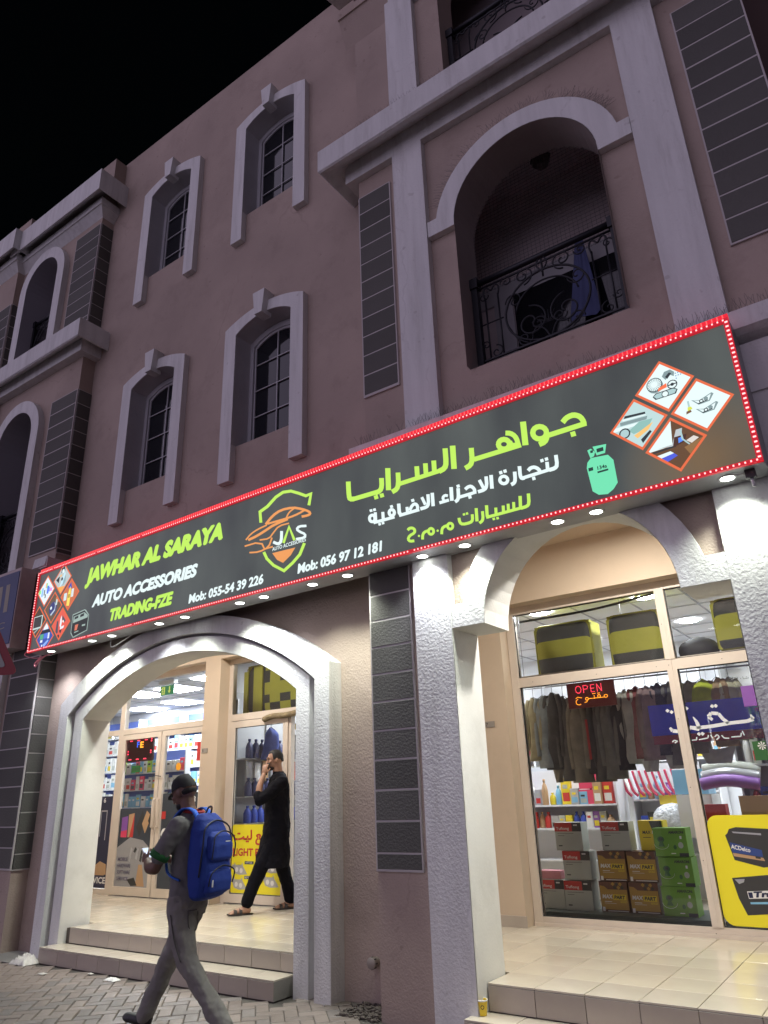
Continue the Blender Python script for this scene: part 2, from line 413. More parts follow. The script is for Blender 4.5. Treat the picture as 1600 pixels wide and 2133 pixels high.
# --- openings
PORT = [(-8.11, -.05), (-4.70, -.05)] + [(x, z) for x, z in reversed(seg_arc(-8.11, -4.70, 2.50, .57, 24))]
def winhole(cx, z0):
    return [(cx-.465, z0+.475), (cx+.465, z0+.475)] + list(reversed(seg_arc(cx-.465, cx+.465, z0+2.02, .14, 10)))
WX = [-7.475, -5.365]; WZ = [5.003, 8.570]
holes = [PORT] + [winhole(cx, z) for cx in WX for z in WZ]
b = MB(); b.plate([(-9.10, -.05), (-8.11, -.05)] + [(x, z) for x, z in seg_arc(-8.11, -4.70, 2.50, .57, 24)] + [(-4.70, -.05), (-3.60, -.05), (-3.60, 11.97), (-9.10, 11.97)],
                  [winhole(cx, z) for cx in WX for z in WZ], W0, 5.61)
b.obj('main_wall', M_PINK, BL)
bx('roof_slab', M_PINK, BL, -13, 2, 5.62, 12, 11.6, 11.9)
# --- windows with white surrounds
GOLD = mat('warm_blind', (.32, .24, .12), .8)
def window(cx, z0, blind):
    s = MB()
    outer = [(cx-.663, z0), (cx-.663, z0+2.155)] + seg_arc(cx-.663, cx+.663, z0+2.155, .15, 14)[1:-1] + [(cx+.663, z0+2.155), (cx+.663, z0),
             (cx+.465, z0), (cx+.465, z0+2.02)] + list(reversed(seg_arc(cx-.465, cx+.465, z0+2.02, .14, 14)))[1:-1] + [(cx-.465, z0+2.02), (cx-.465, z0)]
    s.plate(outer, [], 5.29, W0)
    w = s.obj('window', M_WHITE, BL)
    k = MB(); k.plate([(cx-.062, z0+2.10), (cx+.062, z0+2.10), (cx+.10, z0+2.43), (cx-.10, z0+2.43)], [], 5.205, W0-.003)
    k.obj('keystone', M_WHITE, w)
    # reveals are white
    rv = MB(); hp = winhole(cx, z0)
    for i in range(len(hp)):
        p, q = hp[i], hp[(i+1) % len(hp)]
        if i == 0: continue
        def inn(a): 
            return (cx + (a[0]-cx)*.993, a[1]-.003 if a[1] > z0+1.9 else a[1])
        p2, q2 = inn(p), inn(q)
        rv.face([(p2[0], 5.30, p2[1]), (q2[0], 5.30, q2[1]), (q2[0], 5.60, q2[1]), (p2[0], 5.60, p2[1])])
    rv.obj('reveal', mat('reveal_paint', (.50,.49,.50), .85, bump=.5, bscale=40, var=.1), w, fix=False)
    fr = MB()
    def ring(o, i, y0, y1):
        o_ = [(cx-o, z0+.475), (cx+o, z0+.475)] + list(reversed(seg_arc(cx-o, cx+o, z0+2.02-(.465-o), .13, 12)))
        i_ = [(cx-i, z0+.475+(o-i)*.4), (cx+i, z0+.475+(o-i)*.4)] + list(reversed(seg_arc(cx-i, cx+i, z0+2.02-(.465-i)-.01, .12, 12)))
        fr.plate(o_, [i_], y0, y1)
    ring(.462, .405, 5.555, 5.61)
    ring(.395, .375, 5.575, 5.61)
    for zz in (.92, 1.29, 1.665): fr.box(cx-.38, cx+.38, 5.572, 5.586, z0+zz-.0055, z0+zz+.0055)
    fr.box(cx-.0055, cx+.0055, 5.570, 5.588, z0+.5, z0+2.06)
    fr.obj('window_frame', M_WFRAME, w)
    gl = MB(); gl.plate([(cx-.43, z0+.48), (cx+.43, z0+.48)] + list(reversed(seg_arc(cx-.43, cx+.43, z0+1.98, .12, 10))), [], 5.592, 5.598)
    gl.obj('glass_pane', M_DARKGLASS, w)
    if blind:
        q = MB(); q.box(cx-.3, cx+.3, 5.605, 5.612, z0+1.9, z0+2.06); q.obj('blind', GOLD, w)
for i, cx in enumerate(WX):
    for j, z in enumerate(WZ): window(cx, z, i == 0 and j == 1)

# --- portal surround (double band, groove between)
def uband(x0, x1, zs, rise, w, y0, y1, name, m, n=26, z0=-.02, wz=None):
    wz = wz or w
    o = seg_arc(x0, x1, zs, rise, n); i = seg_arc(x0+w, x1-w, zs-wz*.8, rise-wz*.25, n)
    poly = [(x0, z0)] + o + [(x1, z0), (x1-w, z0)] + list(reversed(i)) + [(x0+w, z0)]
    q = MB(); q.plate(poly, [], y0, y1); return q.obj(name, m, BL)
uband(-8.54, -4.26, 2.70, .735, .175, 5.195, W0, 'portal_outer_moulding', M_WHITE)
uband(-8.372, -4.428, 2.585, .67, .10, 5.335, W0-.002, 'portal_groove', M_SMOOTHW)
o = seg_arc(-8.275, -4.535, 2.60, .62, 26); i_ = seg_arc(-8.11, -4.70, 2.50, .57, 26)
q = MB(); q.plate([(-8.275, -.02)] + o + [(-4.535, -.02), (-4.70, -.02)] + list(reversed(i_)) + [(-8.11, -.02)], [], 5.24, W0)
q.obj('portal_inner_moulding', M_WHITE, BL)
# lined jambs and soffit of the portal, pale render
ii = [(-8.11, 0)] + seg_arc(-8.11, -4.70, 2.50, .57, 26) + [(-4.70, 0)]
q = MB()
for p, r in zip(ii[:-1], ii[1:]):
    f = lambda a: (-6.405 + (a[0]+6.405)*.9985, a[1]-.003 if a[1] > .5 else a[1])
    p2, r2 = f(p), f(r); q.face([(p2[0], 5.243, p2[1]), (r2[0], 5.243, r2[1]), (r2[0], 5.612, r2[1]), (p2[0], 5.612, p2[1])])
q.obj('portal_lining', M_SMOOTHW, BL, fix=False)

# --- right-hand bay: wall with two openings
LO = [(-2.81, -.05), (-2.81, 2.747), (-2.52, 2.747)] + arc(-1.783, 2.76, .737, pi, 0, 24) + [(-1.046, 2.747), (-.735, 2.747), (-.735, -.05)]
UO = [(-2.48, 5.05)] + arc(-1.76, 6.69, .72, pi, 0, 24) + [(-1.04, 5.05)]
UO3 = [(x, z+3.57) for x, z in UO]
b = MB(); b.plate([(-3.66, -.05)] + LO + [(.27, -.05), (.27, 11.97), (-3.66, 11.97)], [UO, UO3], WB, 5.39)
b.obj('bay_wall', M_PINK, BL)
def ringsurround(cx, cz, ri, ro, zi, xl, xr, name='arch_moulding', dz=.185):
    a = math.asin((zi+dz-cz)/ro)
    poly = [(xl, zi), (xl, zi+dz)] + arc(cx, cz, ro, pi-a, a, 26) + [(xr, zi+dz), (xr, zi), (cx+ri, zi)] + arc(cx, cz, ri, 0, pi, 26) + [(cx-ri, zi)]
    q = MB(); q.plate(poly, [], WF+.004, WB+.001); q.obj(name, M_WHITE, BL)
ringsurround(-1.783, 2.76, .737, .93, 2.747, -2.82, -.73)
ringsurround(-1.76, 6.69, .72, .925, 6.665, -2.775, -.745)
ringsurround(-1.76, 10.26, .72, .925, 10.235, -2.775, -.745)
for x0, x1 in ((-3.153, -2.785), (-.74, -.376)):
    q = MB(); q.box(x0, x1, WF, WB, 4.59, 7.985); q.box(x0, x1, WF, WB, 8.6, 11.97)
    xb0, xb1 = (x0, -2.812) if x0 < -2 else (-.733, .2)
    q.box(xb0, xb1, WF, WB, -.05, 4.0)
    q.obj('pilaster', M_WHITE, BL)
# white lining of arches (reveal) at ground floor: piers and soffit
q = MB()
pts = LO
for p, r in zip(pts[:-1], pts[1:]):
    cx = -1.78
    f = lambda a: (cx + (a[0]-cx)*.997, a[1]-.003 if a[1] > 1 else a[1])
    p2, r2 = f(p), f(r); q.face([(p2[0], WF+.003, p2[1]), (r2[0], WF+.003, r2[1]), (r2[0], 5.394, r2[1]), (p2[0], 5.394, p2[1])])
q.obj('arch_lining', M_SMOOTHW, BL, fix=False)
q = MB(); pts = UO
for p, r in zip(pts[:-1], pts[1:]):
    cx = -1.76; f = lambda a: (cx + (a[0]-cx)*.996, a[1]-.003 if a[1] > 6.7 else a[1])
    p2, r2 = f(p), f(r); q.face([(p2[0], WF+.008, p2[1]), (r2[0], WF+.008, r2[1]), (r2[0], 5.394, r2[1]), (p2[0], 5.394, p2[1])])
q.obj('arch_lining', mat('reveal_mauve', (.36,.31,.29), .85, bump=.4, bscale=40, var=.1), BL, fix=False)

def profile(x0, x1, prof, name, m, ret=None):
    """extrude a (y,z) profile along x"""
    q = MB(); q.prism(prof, x0, x1, lambda a, c, t: (t, a, c)); return q.obj(name, m, BL)
def cornice(x0, x1, wall, z, side_l=None, side_r=None, over=.33, m=M_WHITE):
    """storey cornice: crown over a flat band; returned along its free ends"""
    y = wall
    crown = [(y, z+.27), (y-.06, z+.27), (y-over+.02, z+.085), (y-over, z+.10), (y-over, z+.40), (y-over+.03, z+.43), (y, z+.50)]
    # x-extension of each profile point at free ends (mitre)
    q = MB(); n = len(crown)
    def xx(py, side, x): 
        d = y - py
        return x - d if side == 'l' else x + d
    A = [(xx(p[0], 'l', x0) if side_l else x0, p[0], p[1]) for p in crown]
    B_ = [(xx(p[0], 'r', x1) if side_r else x1, p[0], p[1]) for p in crown]
    bb = len(q.v); q.v += A + B_
    for i in range(n-1): q.f.append((bb+i, bb+i+1, bb+n+i+1, bb+n+i)); q.mi.append(0)
    if side_l:
        C_ = [(a[0], side_l, a[2]) for a in A]; k = len(q.v); q.v += C_
        for i in range(n-1): q.f.append((bb+i, k+i, k+i+1, bb+i+1)); q.mi.append(0)
    if side_r:
        C_ = [(a[0], side_r, a[2]) for a in B_]; k = len(q.v); q.v += C_
        for i in range(n-1): q.f.append((bb+n+i, k+i, k+i+1, bb+n+i+1)); q.mi.append(0)
    return q.obj('cornice', m, BL)
cornice(-3.66, .27, WB, 7.985, side_l=W0)
q = MB(); q.box(-3.79, .4, WF-.001, WB-.001, 7.985, 8.262); q.box(-3.79, -3.661, WB-.001, W0, 7.985, 8.262); q.obj('band', M_WHITE, BL)
cornice(-13, -9.08, WL, 7.985, side_r=W0, over=.31)
q = MB(); q.box(-13, -8.95, WL-.13, WL-.001, 7.985, 8.262); q.box(-9.079, -8.95, WL-.001, W0, 7.985, 8.262); q.obj('band', M_WHITE, BL)
# ledge above the sign
q = MB(); q.prism([(WB, 4.36), (4.90, 4.40), (4.85, 4.43), (4.85, 4.575), (WB, 4.60)], -3.72, .45, lambda a, c, t: (t, a, c)); q.box(-3.66, .4, WF-.02, WB-.002, 3.98, 4.355); q.obj('ledge', M_WHITE, BL)
# roof mouldings of the left bay
def roofcrown(x0, x1, wall, side_r=True, side_l=False, dz=0, back=None):
    back = back or W0
    prs = [[(wall, 11.26+dz), (wall-.16, 11.02+dz), (wall-.30, 10.93+dz), (wall-.31, 10.93+dz), (wall-.31, 11.36+dz), (wall, 11.42+dz)],
           [(wall, 10.73+dz), (wall-.12, 10.86+dz), (wall-.14, 10.86+dz), (wall-.14, 10.99+dz), (wall, 11.03+dz)]]
    prs[0][1] = (wall-.16, 11.10+dz)
    for pr_ in prs:
        q = MB(); n = len(pr_)
        A = [(x0 - (wall-p[0] if side_l else 0), p[0], p[1]) for p in pr_]; B_ = [(x1 + (wall-p[0] if side_r else 0), p[0], p[1]) for p in pr_]
        q.v += A + B_
        for i in range(n-1): q.f.append((i, i+1, n+i+1, n+i)); q.mi.append(0)
        if side_r:
            k = len(q.v); q.v += [(a[0], back, a[2]) for a in B_]
            for i in range(n-1): q.f.append((n+i, k+i, k+i+1, n+i+1)); q.mi.append(0)
        if side_l:
            k = len(q.v); q.v += [(a[0], back, a[2]) for a in A]
            for i in range(n-1): q.f.append((i, k+i, k+i+1, i+1)); q.mi.append(0)
        q.obj('cornice', M_WHITE, BL)
roofcrown(-11.46, -9.08, WL)
roofcrown(-16, -11.46, 5.04, True, dz=.0, back=WL)
bx('parapet_block', M_PINK, BL, -9.55, -8.90, WL, 5.9, 11.40, 11.93)
bx('parapet_block', M_PINK, BL, -11.95, -11.35, 5.06, 5.7, 11.40, 11.95)
# roof mouldings of the right bay
q = MB()
q.prism([(WB, 10.26), (4.90, 10.62), (4.88, 10.62), (4.88, 10.74), (WB, 10.78)], -3.80, -3.10, lambda a, c, t: (t, a, c))
q.obj('cornice', M_PINK, BL)
q = MB(); q.prism([(WB, 11.1), (4.75, 10.98), (4.72, 10.98), (4.72, 11.4), (WB, 11.45)], -3.9, .3, lambda a, c, t: (t, a, c)); q.obj('cornice', M_WHITE, BL)

# --- left bay
cxL = -10.59
LA = [(cxL-.485, 4.75)] + arc(cxL, 6.97, .485, pi, 0, 18) + [(cxL+.485, 4.75)]
LA2 = [(cxL-.485, 8.66)] + arc(cxL, 10.08, .485, pi, 0, 18) + [(cxL+.485, 8.66)]
b = MB(); b.plate([(-11.46, -.05), (-9.08, -.05), (-9.08, 11.3), (-11.46, 11.3)], [LA, LA2], WL, 5.55); b.obj('left_bay_wall', M_PINK, BL)
bx('left_pavilion_wall', M_PINK, BL, -16, -11.46, 5.04, 5.55, -.05, 11.3)
for cz, z0 in ((6.97, 4.70), (10.08, 8.60)):
    poly = [(cxL-.685, z0)] + arc(cxL, cz, .685, pi, 0, 22) + [(cxL+.685, z0), (cxL+.485, z0)] + arc(cxL, cz, .485, 0, pi, 22) + [(cxL-.485, z0)]
    q = MB(); q.plate(poly, [], 5.06, WL); q.obj('arch_moulding', M_WHITE, BL)
    q = MB(); pts = [(cxL-.483, z0)] + arc(cxL, cz, .483, pi, 0, 18) + [(cxL+.483, z0)]
    for p, r in zip(pts[:-1], pts[1:]): q.face([(p[0], 5.062, p[1]), (r[0], 5.062, r[1]), (r[0], 5.552, r[1]), (p[0], 5.552, p[1])])
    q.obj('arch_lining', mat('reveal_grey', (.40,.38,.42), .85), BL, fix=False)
q = MB(); q.prism([(WL, 4.66), (5.0, 4.70), (4.98, 4.56), (WL, 4.50)], -9.30, -9.0, lambda a, c, t: (t, a, c)); q.box(-9.18, -8.98, 5.0, W0, 4.54, 4.68); q.obj('ledge', M_WHITE, BL)
bx('portal_outer_moulding', M_WHITE, BL, -10.25, -9.83, 5.08, WL, -.02, 3.9)
# interiors of left loggias (dark)
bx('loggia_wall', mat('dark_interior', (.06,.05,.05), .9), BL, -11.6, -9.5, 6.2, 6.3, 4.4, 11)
# dark wall standing in for the dark overhang right of the bay
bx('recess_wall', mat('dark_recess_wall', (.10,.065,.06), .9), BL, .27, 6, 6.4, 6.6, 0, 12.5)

# --- dark block panels (each block a piece)
blk = {}
def block(parent, x0, x1, z0, z1, y, side=False):
    key = (round(x1-x0, 3), round(z1-z0, 3), side)
    if key not in blk:
        q = MB(); w, h = (x1-x0)/2, (z1-z0)/2
        if side:
            q.v = []; q.box(-.02, 0, -w, w, -h, h)
            q.v = [(v[0]*-1, v[1], v[2]) for v in q.v]
        else: q.bevbox(-w, w, 0, .025, -h, h, .003)
        me = q.mesh('stone_block'); me.materials.append(M_STONE); blk[key] = me
    o = link('stone_block', blk[key], None, parent)
    o.location = (y, (x0+x1)/2, (z0+z1)/2) if side else ((x0+x1)/2, y + random.uniform(-.002, .001), (z0+z1)/2)
    return o
def panel(x0, x1, z0, z1, y, step=.2295, side=False, zref=None, m=None):
    """backing sheet of pale joints, dark blocks proud of it"""
    q = MB()
    if side: q.box(y-.001, y+.0172, x0, x1, z0-.010, z1+.010)
    else: q.box(x0-.012, x1+.012, y-.0195, y+.001, z0-.010, z1+.010)
    pn = q.obj('block_panel', m or M_JOINT, BL)
    z = z1
    while z > z0 + .03:
        zb = max(z - step, z0)
        if side: block(pn, x0, x1, zb+.0065, z-.0065 if z < z1 else z, y, True)
        else: block(pn, x0, x1, zb+.0065, z-.0065 if z < z1 else z, y-.022)
        z = zb
panel(-3.645, -3.245, 5.19, 7.725, WB)
panel(-3.645, -3.235, .99, 4.30, WB, step=.228)
panel(-.245, .255, 5.24, 7.76, WB)
panel(-.245, .255, 8.85, 11.1, WB)
panel(-9.745, -9.085, 8.66, 10.585, WL, m=M_JOINT)
panel(-9.745, -9.085, 4.875, 7.39, WL)
panel(-9.72, -9.088, .86, 4.3, WL, step=.229)
panel(WL+.004, 5.372, 8.62, 10.585, -9.08, side=True)
panel(WL+.004, 5.372, 4.80, 7.39, -9.08, side=True)
panel(WL+.004, 5.372, .855, 4.0, -9.08, step=.229, side=True)
panel(-12.3, -11.48, 8.66, 10.0, 5.04)
panel(-12.3, -11.48, 4.875, 6.6, 5.04)
panel(5.05, 5.158, 8.62, 10.0, -11.46, side=True)

# --- balcony behind the first-floor arch
bal = MB()
bal.face([(-3.2, 5.39, 5.0), (.1, 5.39, 5.0), (.1, 6.3, 5.0), (-3.2, 6.3, 5.0)])
bal.face([(-3.2, 5.39, 7.98), (.1, 5.39, 7.98), (.1, 6.3, 7.98), (-3.2, 6.3, 7.98)])
bal.face([(-3.2, 6.3, 5.0), (.1, 6.3, 5.0), (.1, 6.3, 7.98), (-3.2, 6.3, 7.98)])
bal.face([(-3.0, 5.39, 5.0), (-3.0, 6.3, 5.0), (-3.0, 6.3, 7.98), (-3.0, 5.39, 7.98)])
bal.face([(-.5, 5.39, 5.0), (-.5, 6.3, 5.0), (-.5, 6.3, 7.98), (-.5, 5.39, 7.98)])
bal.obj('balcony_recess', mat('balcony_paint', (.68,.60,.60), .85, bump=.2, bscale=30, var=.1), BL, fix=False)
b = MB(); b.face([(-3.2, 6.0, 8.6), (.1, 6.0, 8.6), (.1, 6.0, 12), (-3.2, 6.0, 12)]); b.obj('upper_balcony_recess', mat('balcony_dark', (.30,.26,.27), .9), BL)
# balcony door: white head rail, dark panes
q = MB()
q.box(-2.95, -.9, 6.27, 6.30, 6.60, 6.84); q.box(-2.72, -2.50, 6.272, 6.298, 5.1, 6.60)
dr = q.obj('balcony_door', M_WFRAME, BL)
q = MB(); q.box(-2.48, -1.30, 6.262, 6.272, 5.05, 6.62); q.box(-1.26, -.9, 6.262, 6.272, 5.05, 6.60); q.obj('glass_pane', M_DARKGLASS, dr)
q = MB(); q.box(-2.6, -1.2, 6.255, 6.262, 5.16, 5.18); q.box(-2.1, -1.4, 6.255, 6.262, 5.62, 5.635); q.obj('door_rail', M_WFRAME, dr)

# wrought-iron railings
def scroll(b, cx, cz, r, turns, a0, dirn, y, rad=.009, k=.13):
    pts = []; n = int(22*turns)
    for i in range(n+1):
        t = i/n; a = a0 + dirn*2*pi*turns*t; rr = r*(1-t*(1-k)); pts.append((cx+rr*cos(a), y, cz+rr*sin(a)))
    b.tube(pts, rad, 5)
def railing(x0, x1, z0, z1, y, label, motif=True):
    t = thing('balcony_railing', label, 'railing', ((x0+x1)/2, y, z0), group='wrought iron balcony railings')
    X = lambda x: x-(x0+x1)/2
    b = MB(); b.tube([(X(x0), 0, z1-z0-.03), (X(x1), 0, z1-z0-.03)], .030, 8); b.tube([(X(x0), 0, z1-z0-.10), (X(x1), 0, z1-z0-.10)], .010, 6); b.obj('top_rail', M_IRON, t, True)
    b = MB(); b.box(X(x0), X(x1), -.012, .012, .02, .05); b.box(X(x0), X(x1), -.010, .010, .12, .135); b.obj('bottom_rail', M_IRON, t)
    for x in (x0+.03, x1-.03):
        b = MB(); b.box(X(x)-.03, X(x)+.03, -.03, .03, 0, z1-z0-.02); b.box(X(x)-.045, X(x)+.045, -.045, .045, z1-z0-.09, z1-z0+.02); b.obj('post', M_IRON, t)
    if motif:
        h = z1-z0; b = MB(); w = (x1-x0)/2
        # large circle with curls in the middle, heart-topped uprights at the sides
        b.tube([(0.40*cos(a), 0, h*.47+.36*sin(a)) for a in [2*pi*i/40 for i in range(40)]], .011, 5, close=True)
        b.tube([(0.30*cos(a), 0, h*.45+.27*sin(a)) for a in [pi*.05+pi*.9*i/20 for i in range(21)]], .009, 5)
        for s in (-1, 1):
            scroll(b, s*.17, h*.34, .17, 1.4, pi/2, s, 0); scroll(b, s*.19, h*.84, .10, 1.5, -pi/2, -s, 0, .008)
            scroll(b, s*.30, h*.62, .09, 1.3, pi, s, 0, .007); scroll(b, s*.10, h*.30, .07, 1.4, 0, -s, 0, .007)
            for x in (.455, .585):
                b.tube([(s*x, 0, .13), (s*x, 0, h*.78)], .009, 5)
            b.tube(bez([(s*.455, 0, h*.76), (s*.44, 0, h*.84), (s*.47, 0, h*.89), (s*.52, 0, h*.84)], 5), .009, 5)
            b.tube(bez([(s*.585, 0, h*.76), (s*.60, 0, h*.84), (s*.57, 0, h*.89), (s*.52, 0, h*.84)], 5), .009, 5)
            b.tube([(s*.42, 0, h*.5), (s*.66, 0, h*.5)], .007, 5); scroll(b, s*.60, h*.80, .05, 1.2, 0, s, 0, .006); scroll(b, s*.36, h*.86, .06, 1.3, pi, s, 0, .007); scroll(b, s*.24, h*.20, .08, 1.3, 0, s, 0, .007); scroll(b, s*.62, h*.28, .05, 1.2, pi, s, 0, .006)
            b.tube(bez([(s*.02, 0, h*.14), (s*.16, 0, h*.12), (s*.30, 0, h*.22), (s*.38, 0, h*.38)], 6), .007, 5)
            scroll(b, s*.52, h*.18, .07, 1.2, pi/2, s, 0, .007)
            b.tube(bez([(0, 0, h*.10), (s*.05, 0, h*.22), (s*.12, 0, h*.26), (s*.17, 0, h*.2)], 6), .008, 5)
            b.tube(bez([(0, 0, h*.80), (s*.05, 0, h*.88), (s*.03, 0, h*.94), (0, 0, h*.97)], 5), .008, 5)
        b.tube([(0, 0, h*.75), (0, 0, h*.95)], .010, 5)
        for a in range(-3, 4): b.tube([(0, 0, h*.27), (.13*sin(a*.5), 0, h*.27+.13*cos(a*.5))], .006, 4)
        b.obj('scrollwork', M_IRON, t, True)
    return t
railing(-2.47, -1.05, 5.07, 6.10, 5.22, 'scrolled wrought iron railing across the first floor arch above the sign')
railing(-2.47, -1.05, 8.66, 9.62, 5.22, 'scrolled wrought iron railing at the top edge above the upper cornice')
railing(-11.07, -10.11, 4.75, 5.85, 5.32, 'dark railing in the lower left arch beside the blue sign')
railing(-11.07, -10.11, 8.66, 9.55, 5.32, 'dark railing in the upper left arch under the roof cornice')
# anti-bird net in the arch
q = MB(); n = 0
x = -2.47
while x < -1.04:
    zt = 6.69 + sqrt(max(0, .72**2-(x+1.76)**2)); q.box(x-.0011, x+.0011, 5.372, 5.374, 6.05, zt); x += .042
z = 6.06
while z < 7.4:
    hw = .72 if z < 6.69 else sqrt(max(0, .72**2-(z-6.69)**2)); q.box(-1.76-hw, -1.76+hw, 5.370, 5.372, z-.0011, z+.0011); z += .042
t = q.obj('bird_net', M_NET, None, fix=False); tag(t, 'fine dark bird netting stretched across the first floor arch', 'net')
# clothes and lamp on the balcony
def cloth_sheet(name, m, pts, parent=None, y=0, nx=16, nz=20, amp=.02, fx=9):
    """hanging cloth: pts = (xl_top,xr_top,z_top,xl_bot,xr_bot,z_bot)"""
    a, b_, zt, c, d, zb = pts; q = MB()
    for s_ in (0, 1):
        for j in range(nz+1):
            t = j/nz
            for i in range(nx+1):
                u = i/nx; x = (a+(b_-a)*u)*(1-t) + (c+(d-c)*u)*t
                q.v.append((x, y + s_*.006 + amp*(.3+t)*sin(u*fx+t*1.3) + amp*.4*sin(u*fx*2.3+4*t), zt+(zb-zt)*t - .03*sin(u*pi)*(1-t)))
    w = nx+1; N = w*(nz+1)
    for j in range(nz):
        for i in range(nx):
            k = j*w+i; q.f.append((k, k+1, k+w+1, k+w)); q.f.append((N+k, N+k+w, N+k+w+1, N+k+1)); q.mi += [0, 0]
    return q.obj(name, m, parent, True, fix=False)
o = cloth_sheet('hanging_cloth', mat('blue_cloth', (.10,.12,.26), .9, var=.2), (-1.66, -1.58, 6.78, -1.84, -1.50, 5.85), None, 6.05)
tag(o, 'blue cloth hung to dry behind the first floor balcony railing', 'cloth')
t = thing('ceiling_lamp', 'dark hexagonal glass lantern on the first floor balcony ceiling', 'lamp', (-1.86, 5.97, 7.98))
q = MB(); q.lathe([(.0, -.13), (.06, -.12), (.10, -.07), (.11, -.02), (.09, 0)], sides=6); q.obj('lamp_shade', mat('dim_lamp_glass', (.10,.08,.06), .3), t)
q = MB(); q.lathe([(.0, -.004), (.12, -.004), (.12, 0)], sides=6); q.obj('lamp_base', M_IRON, t)
# bird spikes
def spikes(name, label, pts, nrm, step=.035, h=.10, parent=None):
    q = MB()
    for k in range(len(pts)-1):
        a, b_ = Vector(pts[k]), Vector(pts[k+1]); L = (b_-a).length; n = max(1, int(L/step))
        for i in range(n):
            p = a.lerp(b_, (i+random.uniform(.2,.8))/n)
            if random.random() < .14: continue
            for s in (-1, 0, 1):
                N = Vector(nrm(p)) if callable(nrm) else Vector(nrm)
                e = p + N*h*random.uniform(.55, 1.1) + (b_-a).normalized()*(s*.3*h*random.uniform(.4,1.5) + random.uniform(-.012,.012)) + Vector((0, s*.02-.01, 0))
                q.tube([p, e], .0012, 3, cap=False)
    o = q.obj(name, M_SPIKE, None, fix=False); return tag(o, label, 'bird spikes', 'strips of bird spikes')
spikes('bird_spikes', 'row of thin bird spikes on the ledge just above the lit sign', [(-3.68, 4.95, 4.60), (.3, 4.95, 4.60)], (0, 0, 1), h=.12)
spikes('bird_spikes', 'curved row of bird spikes over the first floor arch moulding', [(-1.76+.925*cos(a), 4.99, 6.69+.925*sin(a)) for a in [pi*.9-pi*.78*i/20 for i in range(21)]], lambda p: (Vector((p.x+1.76, 0, p.z-6.69)).normalized()), h=.11)
spikes('bird_spikes', 'row of bird spikes on the big cornice between the upper floors', [(-3.75, 4.85, 8.50), (-2.0, 4.85, 8.50)], (0, 0, 1), h=.11)
spikes('bird_spikes', 'sparse bird spikes in the notch beside the ground floor arch', [(-2.76, 5.0, 2.94), (-2.68, 5.0, 2.94)], (0, 0, 1), h=.1)
# ================================================================== THE LIT SIGN
SO = Vector((-9.003, 4.934, 0)); SE = Vector((-.364, 4.69, 0)); SL = (SE-SO).length; SD = (SE-SO).normalized(); SN = Vector((SD.y, -SD.x, 0))
def sg(u, v, h=0.0): return SO + SD*u + SN*h + Vector((0, 0, v))
SG = thing('shop_sign', 'long backlit dark green shop sign with red light border across both arches', 'sign')
Z0, Z1 = 3.37, 4.435
face = bpy.data.materials.new('sign_face'); face.use_nodes = True
n = face.node_tree.nodes; l = face.node_tree.links; p = n['Principled BSDF']
p.inputs['Base Color'].default_value = (.03, .033, .03, 1); p.inputs['Roughness'].default_value = .35
tc = n.new('ShaderNodeTexCoord'); nz = n.new('ShaderNodeTexNoise'); nz.inputs['Scale'].default_value = .9; nz.inputs['Detail'].default_value = 5; nz.inputs['Roughness'].default_value = .4
mpf = n.new('ShaderNodeMapping'); mpf.inputs['Scale'].default_value = (2.2, 1, .8)
cr = n.new('ShaderNodeValToRGB'); cr.color_ramp.elements[0].position = .3; cr.color_ramp.elements[0].color = (.040, .050, .046, 1)
cr.color_ramp.elements[1].position = .75; cr.color_ramp.elements[1].color = (.098, .118, .104, 1)
l.new(tc.outputs['Object'], mpf.inputs[0]); l.new(mpf.outputs[0], nz.inputs['Vector']); l.new(nz.outputs['Fac'], cr.inputs[0])
# brown tint mixed in around the lower right corner
sx = n.new('ShaderNodeVectorMath'); sx.operation = 'DISTANCE'; sx.inputs[1].default_value = (-.70, 4.70, 3.50)
l.new(tc.outputs['Object'], sx.inputs[0]); mr = n.new('ShaderNodeMapRange'); mr.inputs[1].default_value = .55; mr.inputs[2].default_value = .05; mr.inputs[3].default_value = 0; mr.inputs[4].default_value = .8
l.new(sx.outputs['Value'], mr.inputs[0]); mx = n.new('ShaderNodeMix'); mx.data_type = 'RGBA'; mx.inputs['B'].default_value = (.21, .125, .045, 1)
l.new(mr.outputs[0], mx.inputs['Factor']); l.new(cr.outputs[0], mx.inputs['A']); l.new(mx.outputs['Result'], p.inputs['Emission Color']); p.inputs['Emission Strength'].default_value = .95
wv = n.new('ShaderNodeTexWave'); wv.inputs['Scale'].default_value = 22; l.new(tc.outputs['Object'], wv.inputs['Vector'])
bp = n.new('ShaderNodeBump'); bp.inputs['Strength'].default_value = .12; bp.inputs['Distance'].default_value = .002; l.new(wv.outputs['Fac'], bp.inputs['Height']); l.new(bp.outputs[0], p.inputs['Normal'])
q = MB()
def sbox(q, u0, u1, v0, v1, h0, h1, mi=0):
    b0 = len(q.v)
    for h in (h1, h0):
        for u, v in ((u0, v0), (u1, v0), (u1, v1), (u0, v1)): q.v.append(tuple(sg(u, v, h)))
    for f in ((0,1,2,3),(7,6,5,4),(0,4,5,1),(1,5,6,2),(2,6,7,3),(3,7,4,0)): q.f.append(tuple(b0+i for i in f)); q.mi.append(mi)
sbox(q, .0, SL, Z0, Z1, -.275, -.012); q.obj('cabinet', M_STEEL, SG)
q = MB(); sbox(q, .012, SL-.012, Z0+.012, Z1-.012, -.012, 0); q.obj('face', face, SG)
LIME = emi('sign_lime', (.60, .98, .13), .93); WHT = emi('sign_white', (.86, 1.0, 1.0), 1.0); ORG = emi('sign_orange', (1.0, .40, .12), .9)
RIM = emi('sign_tile_border', (1.0, .19, .07), .85)
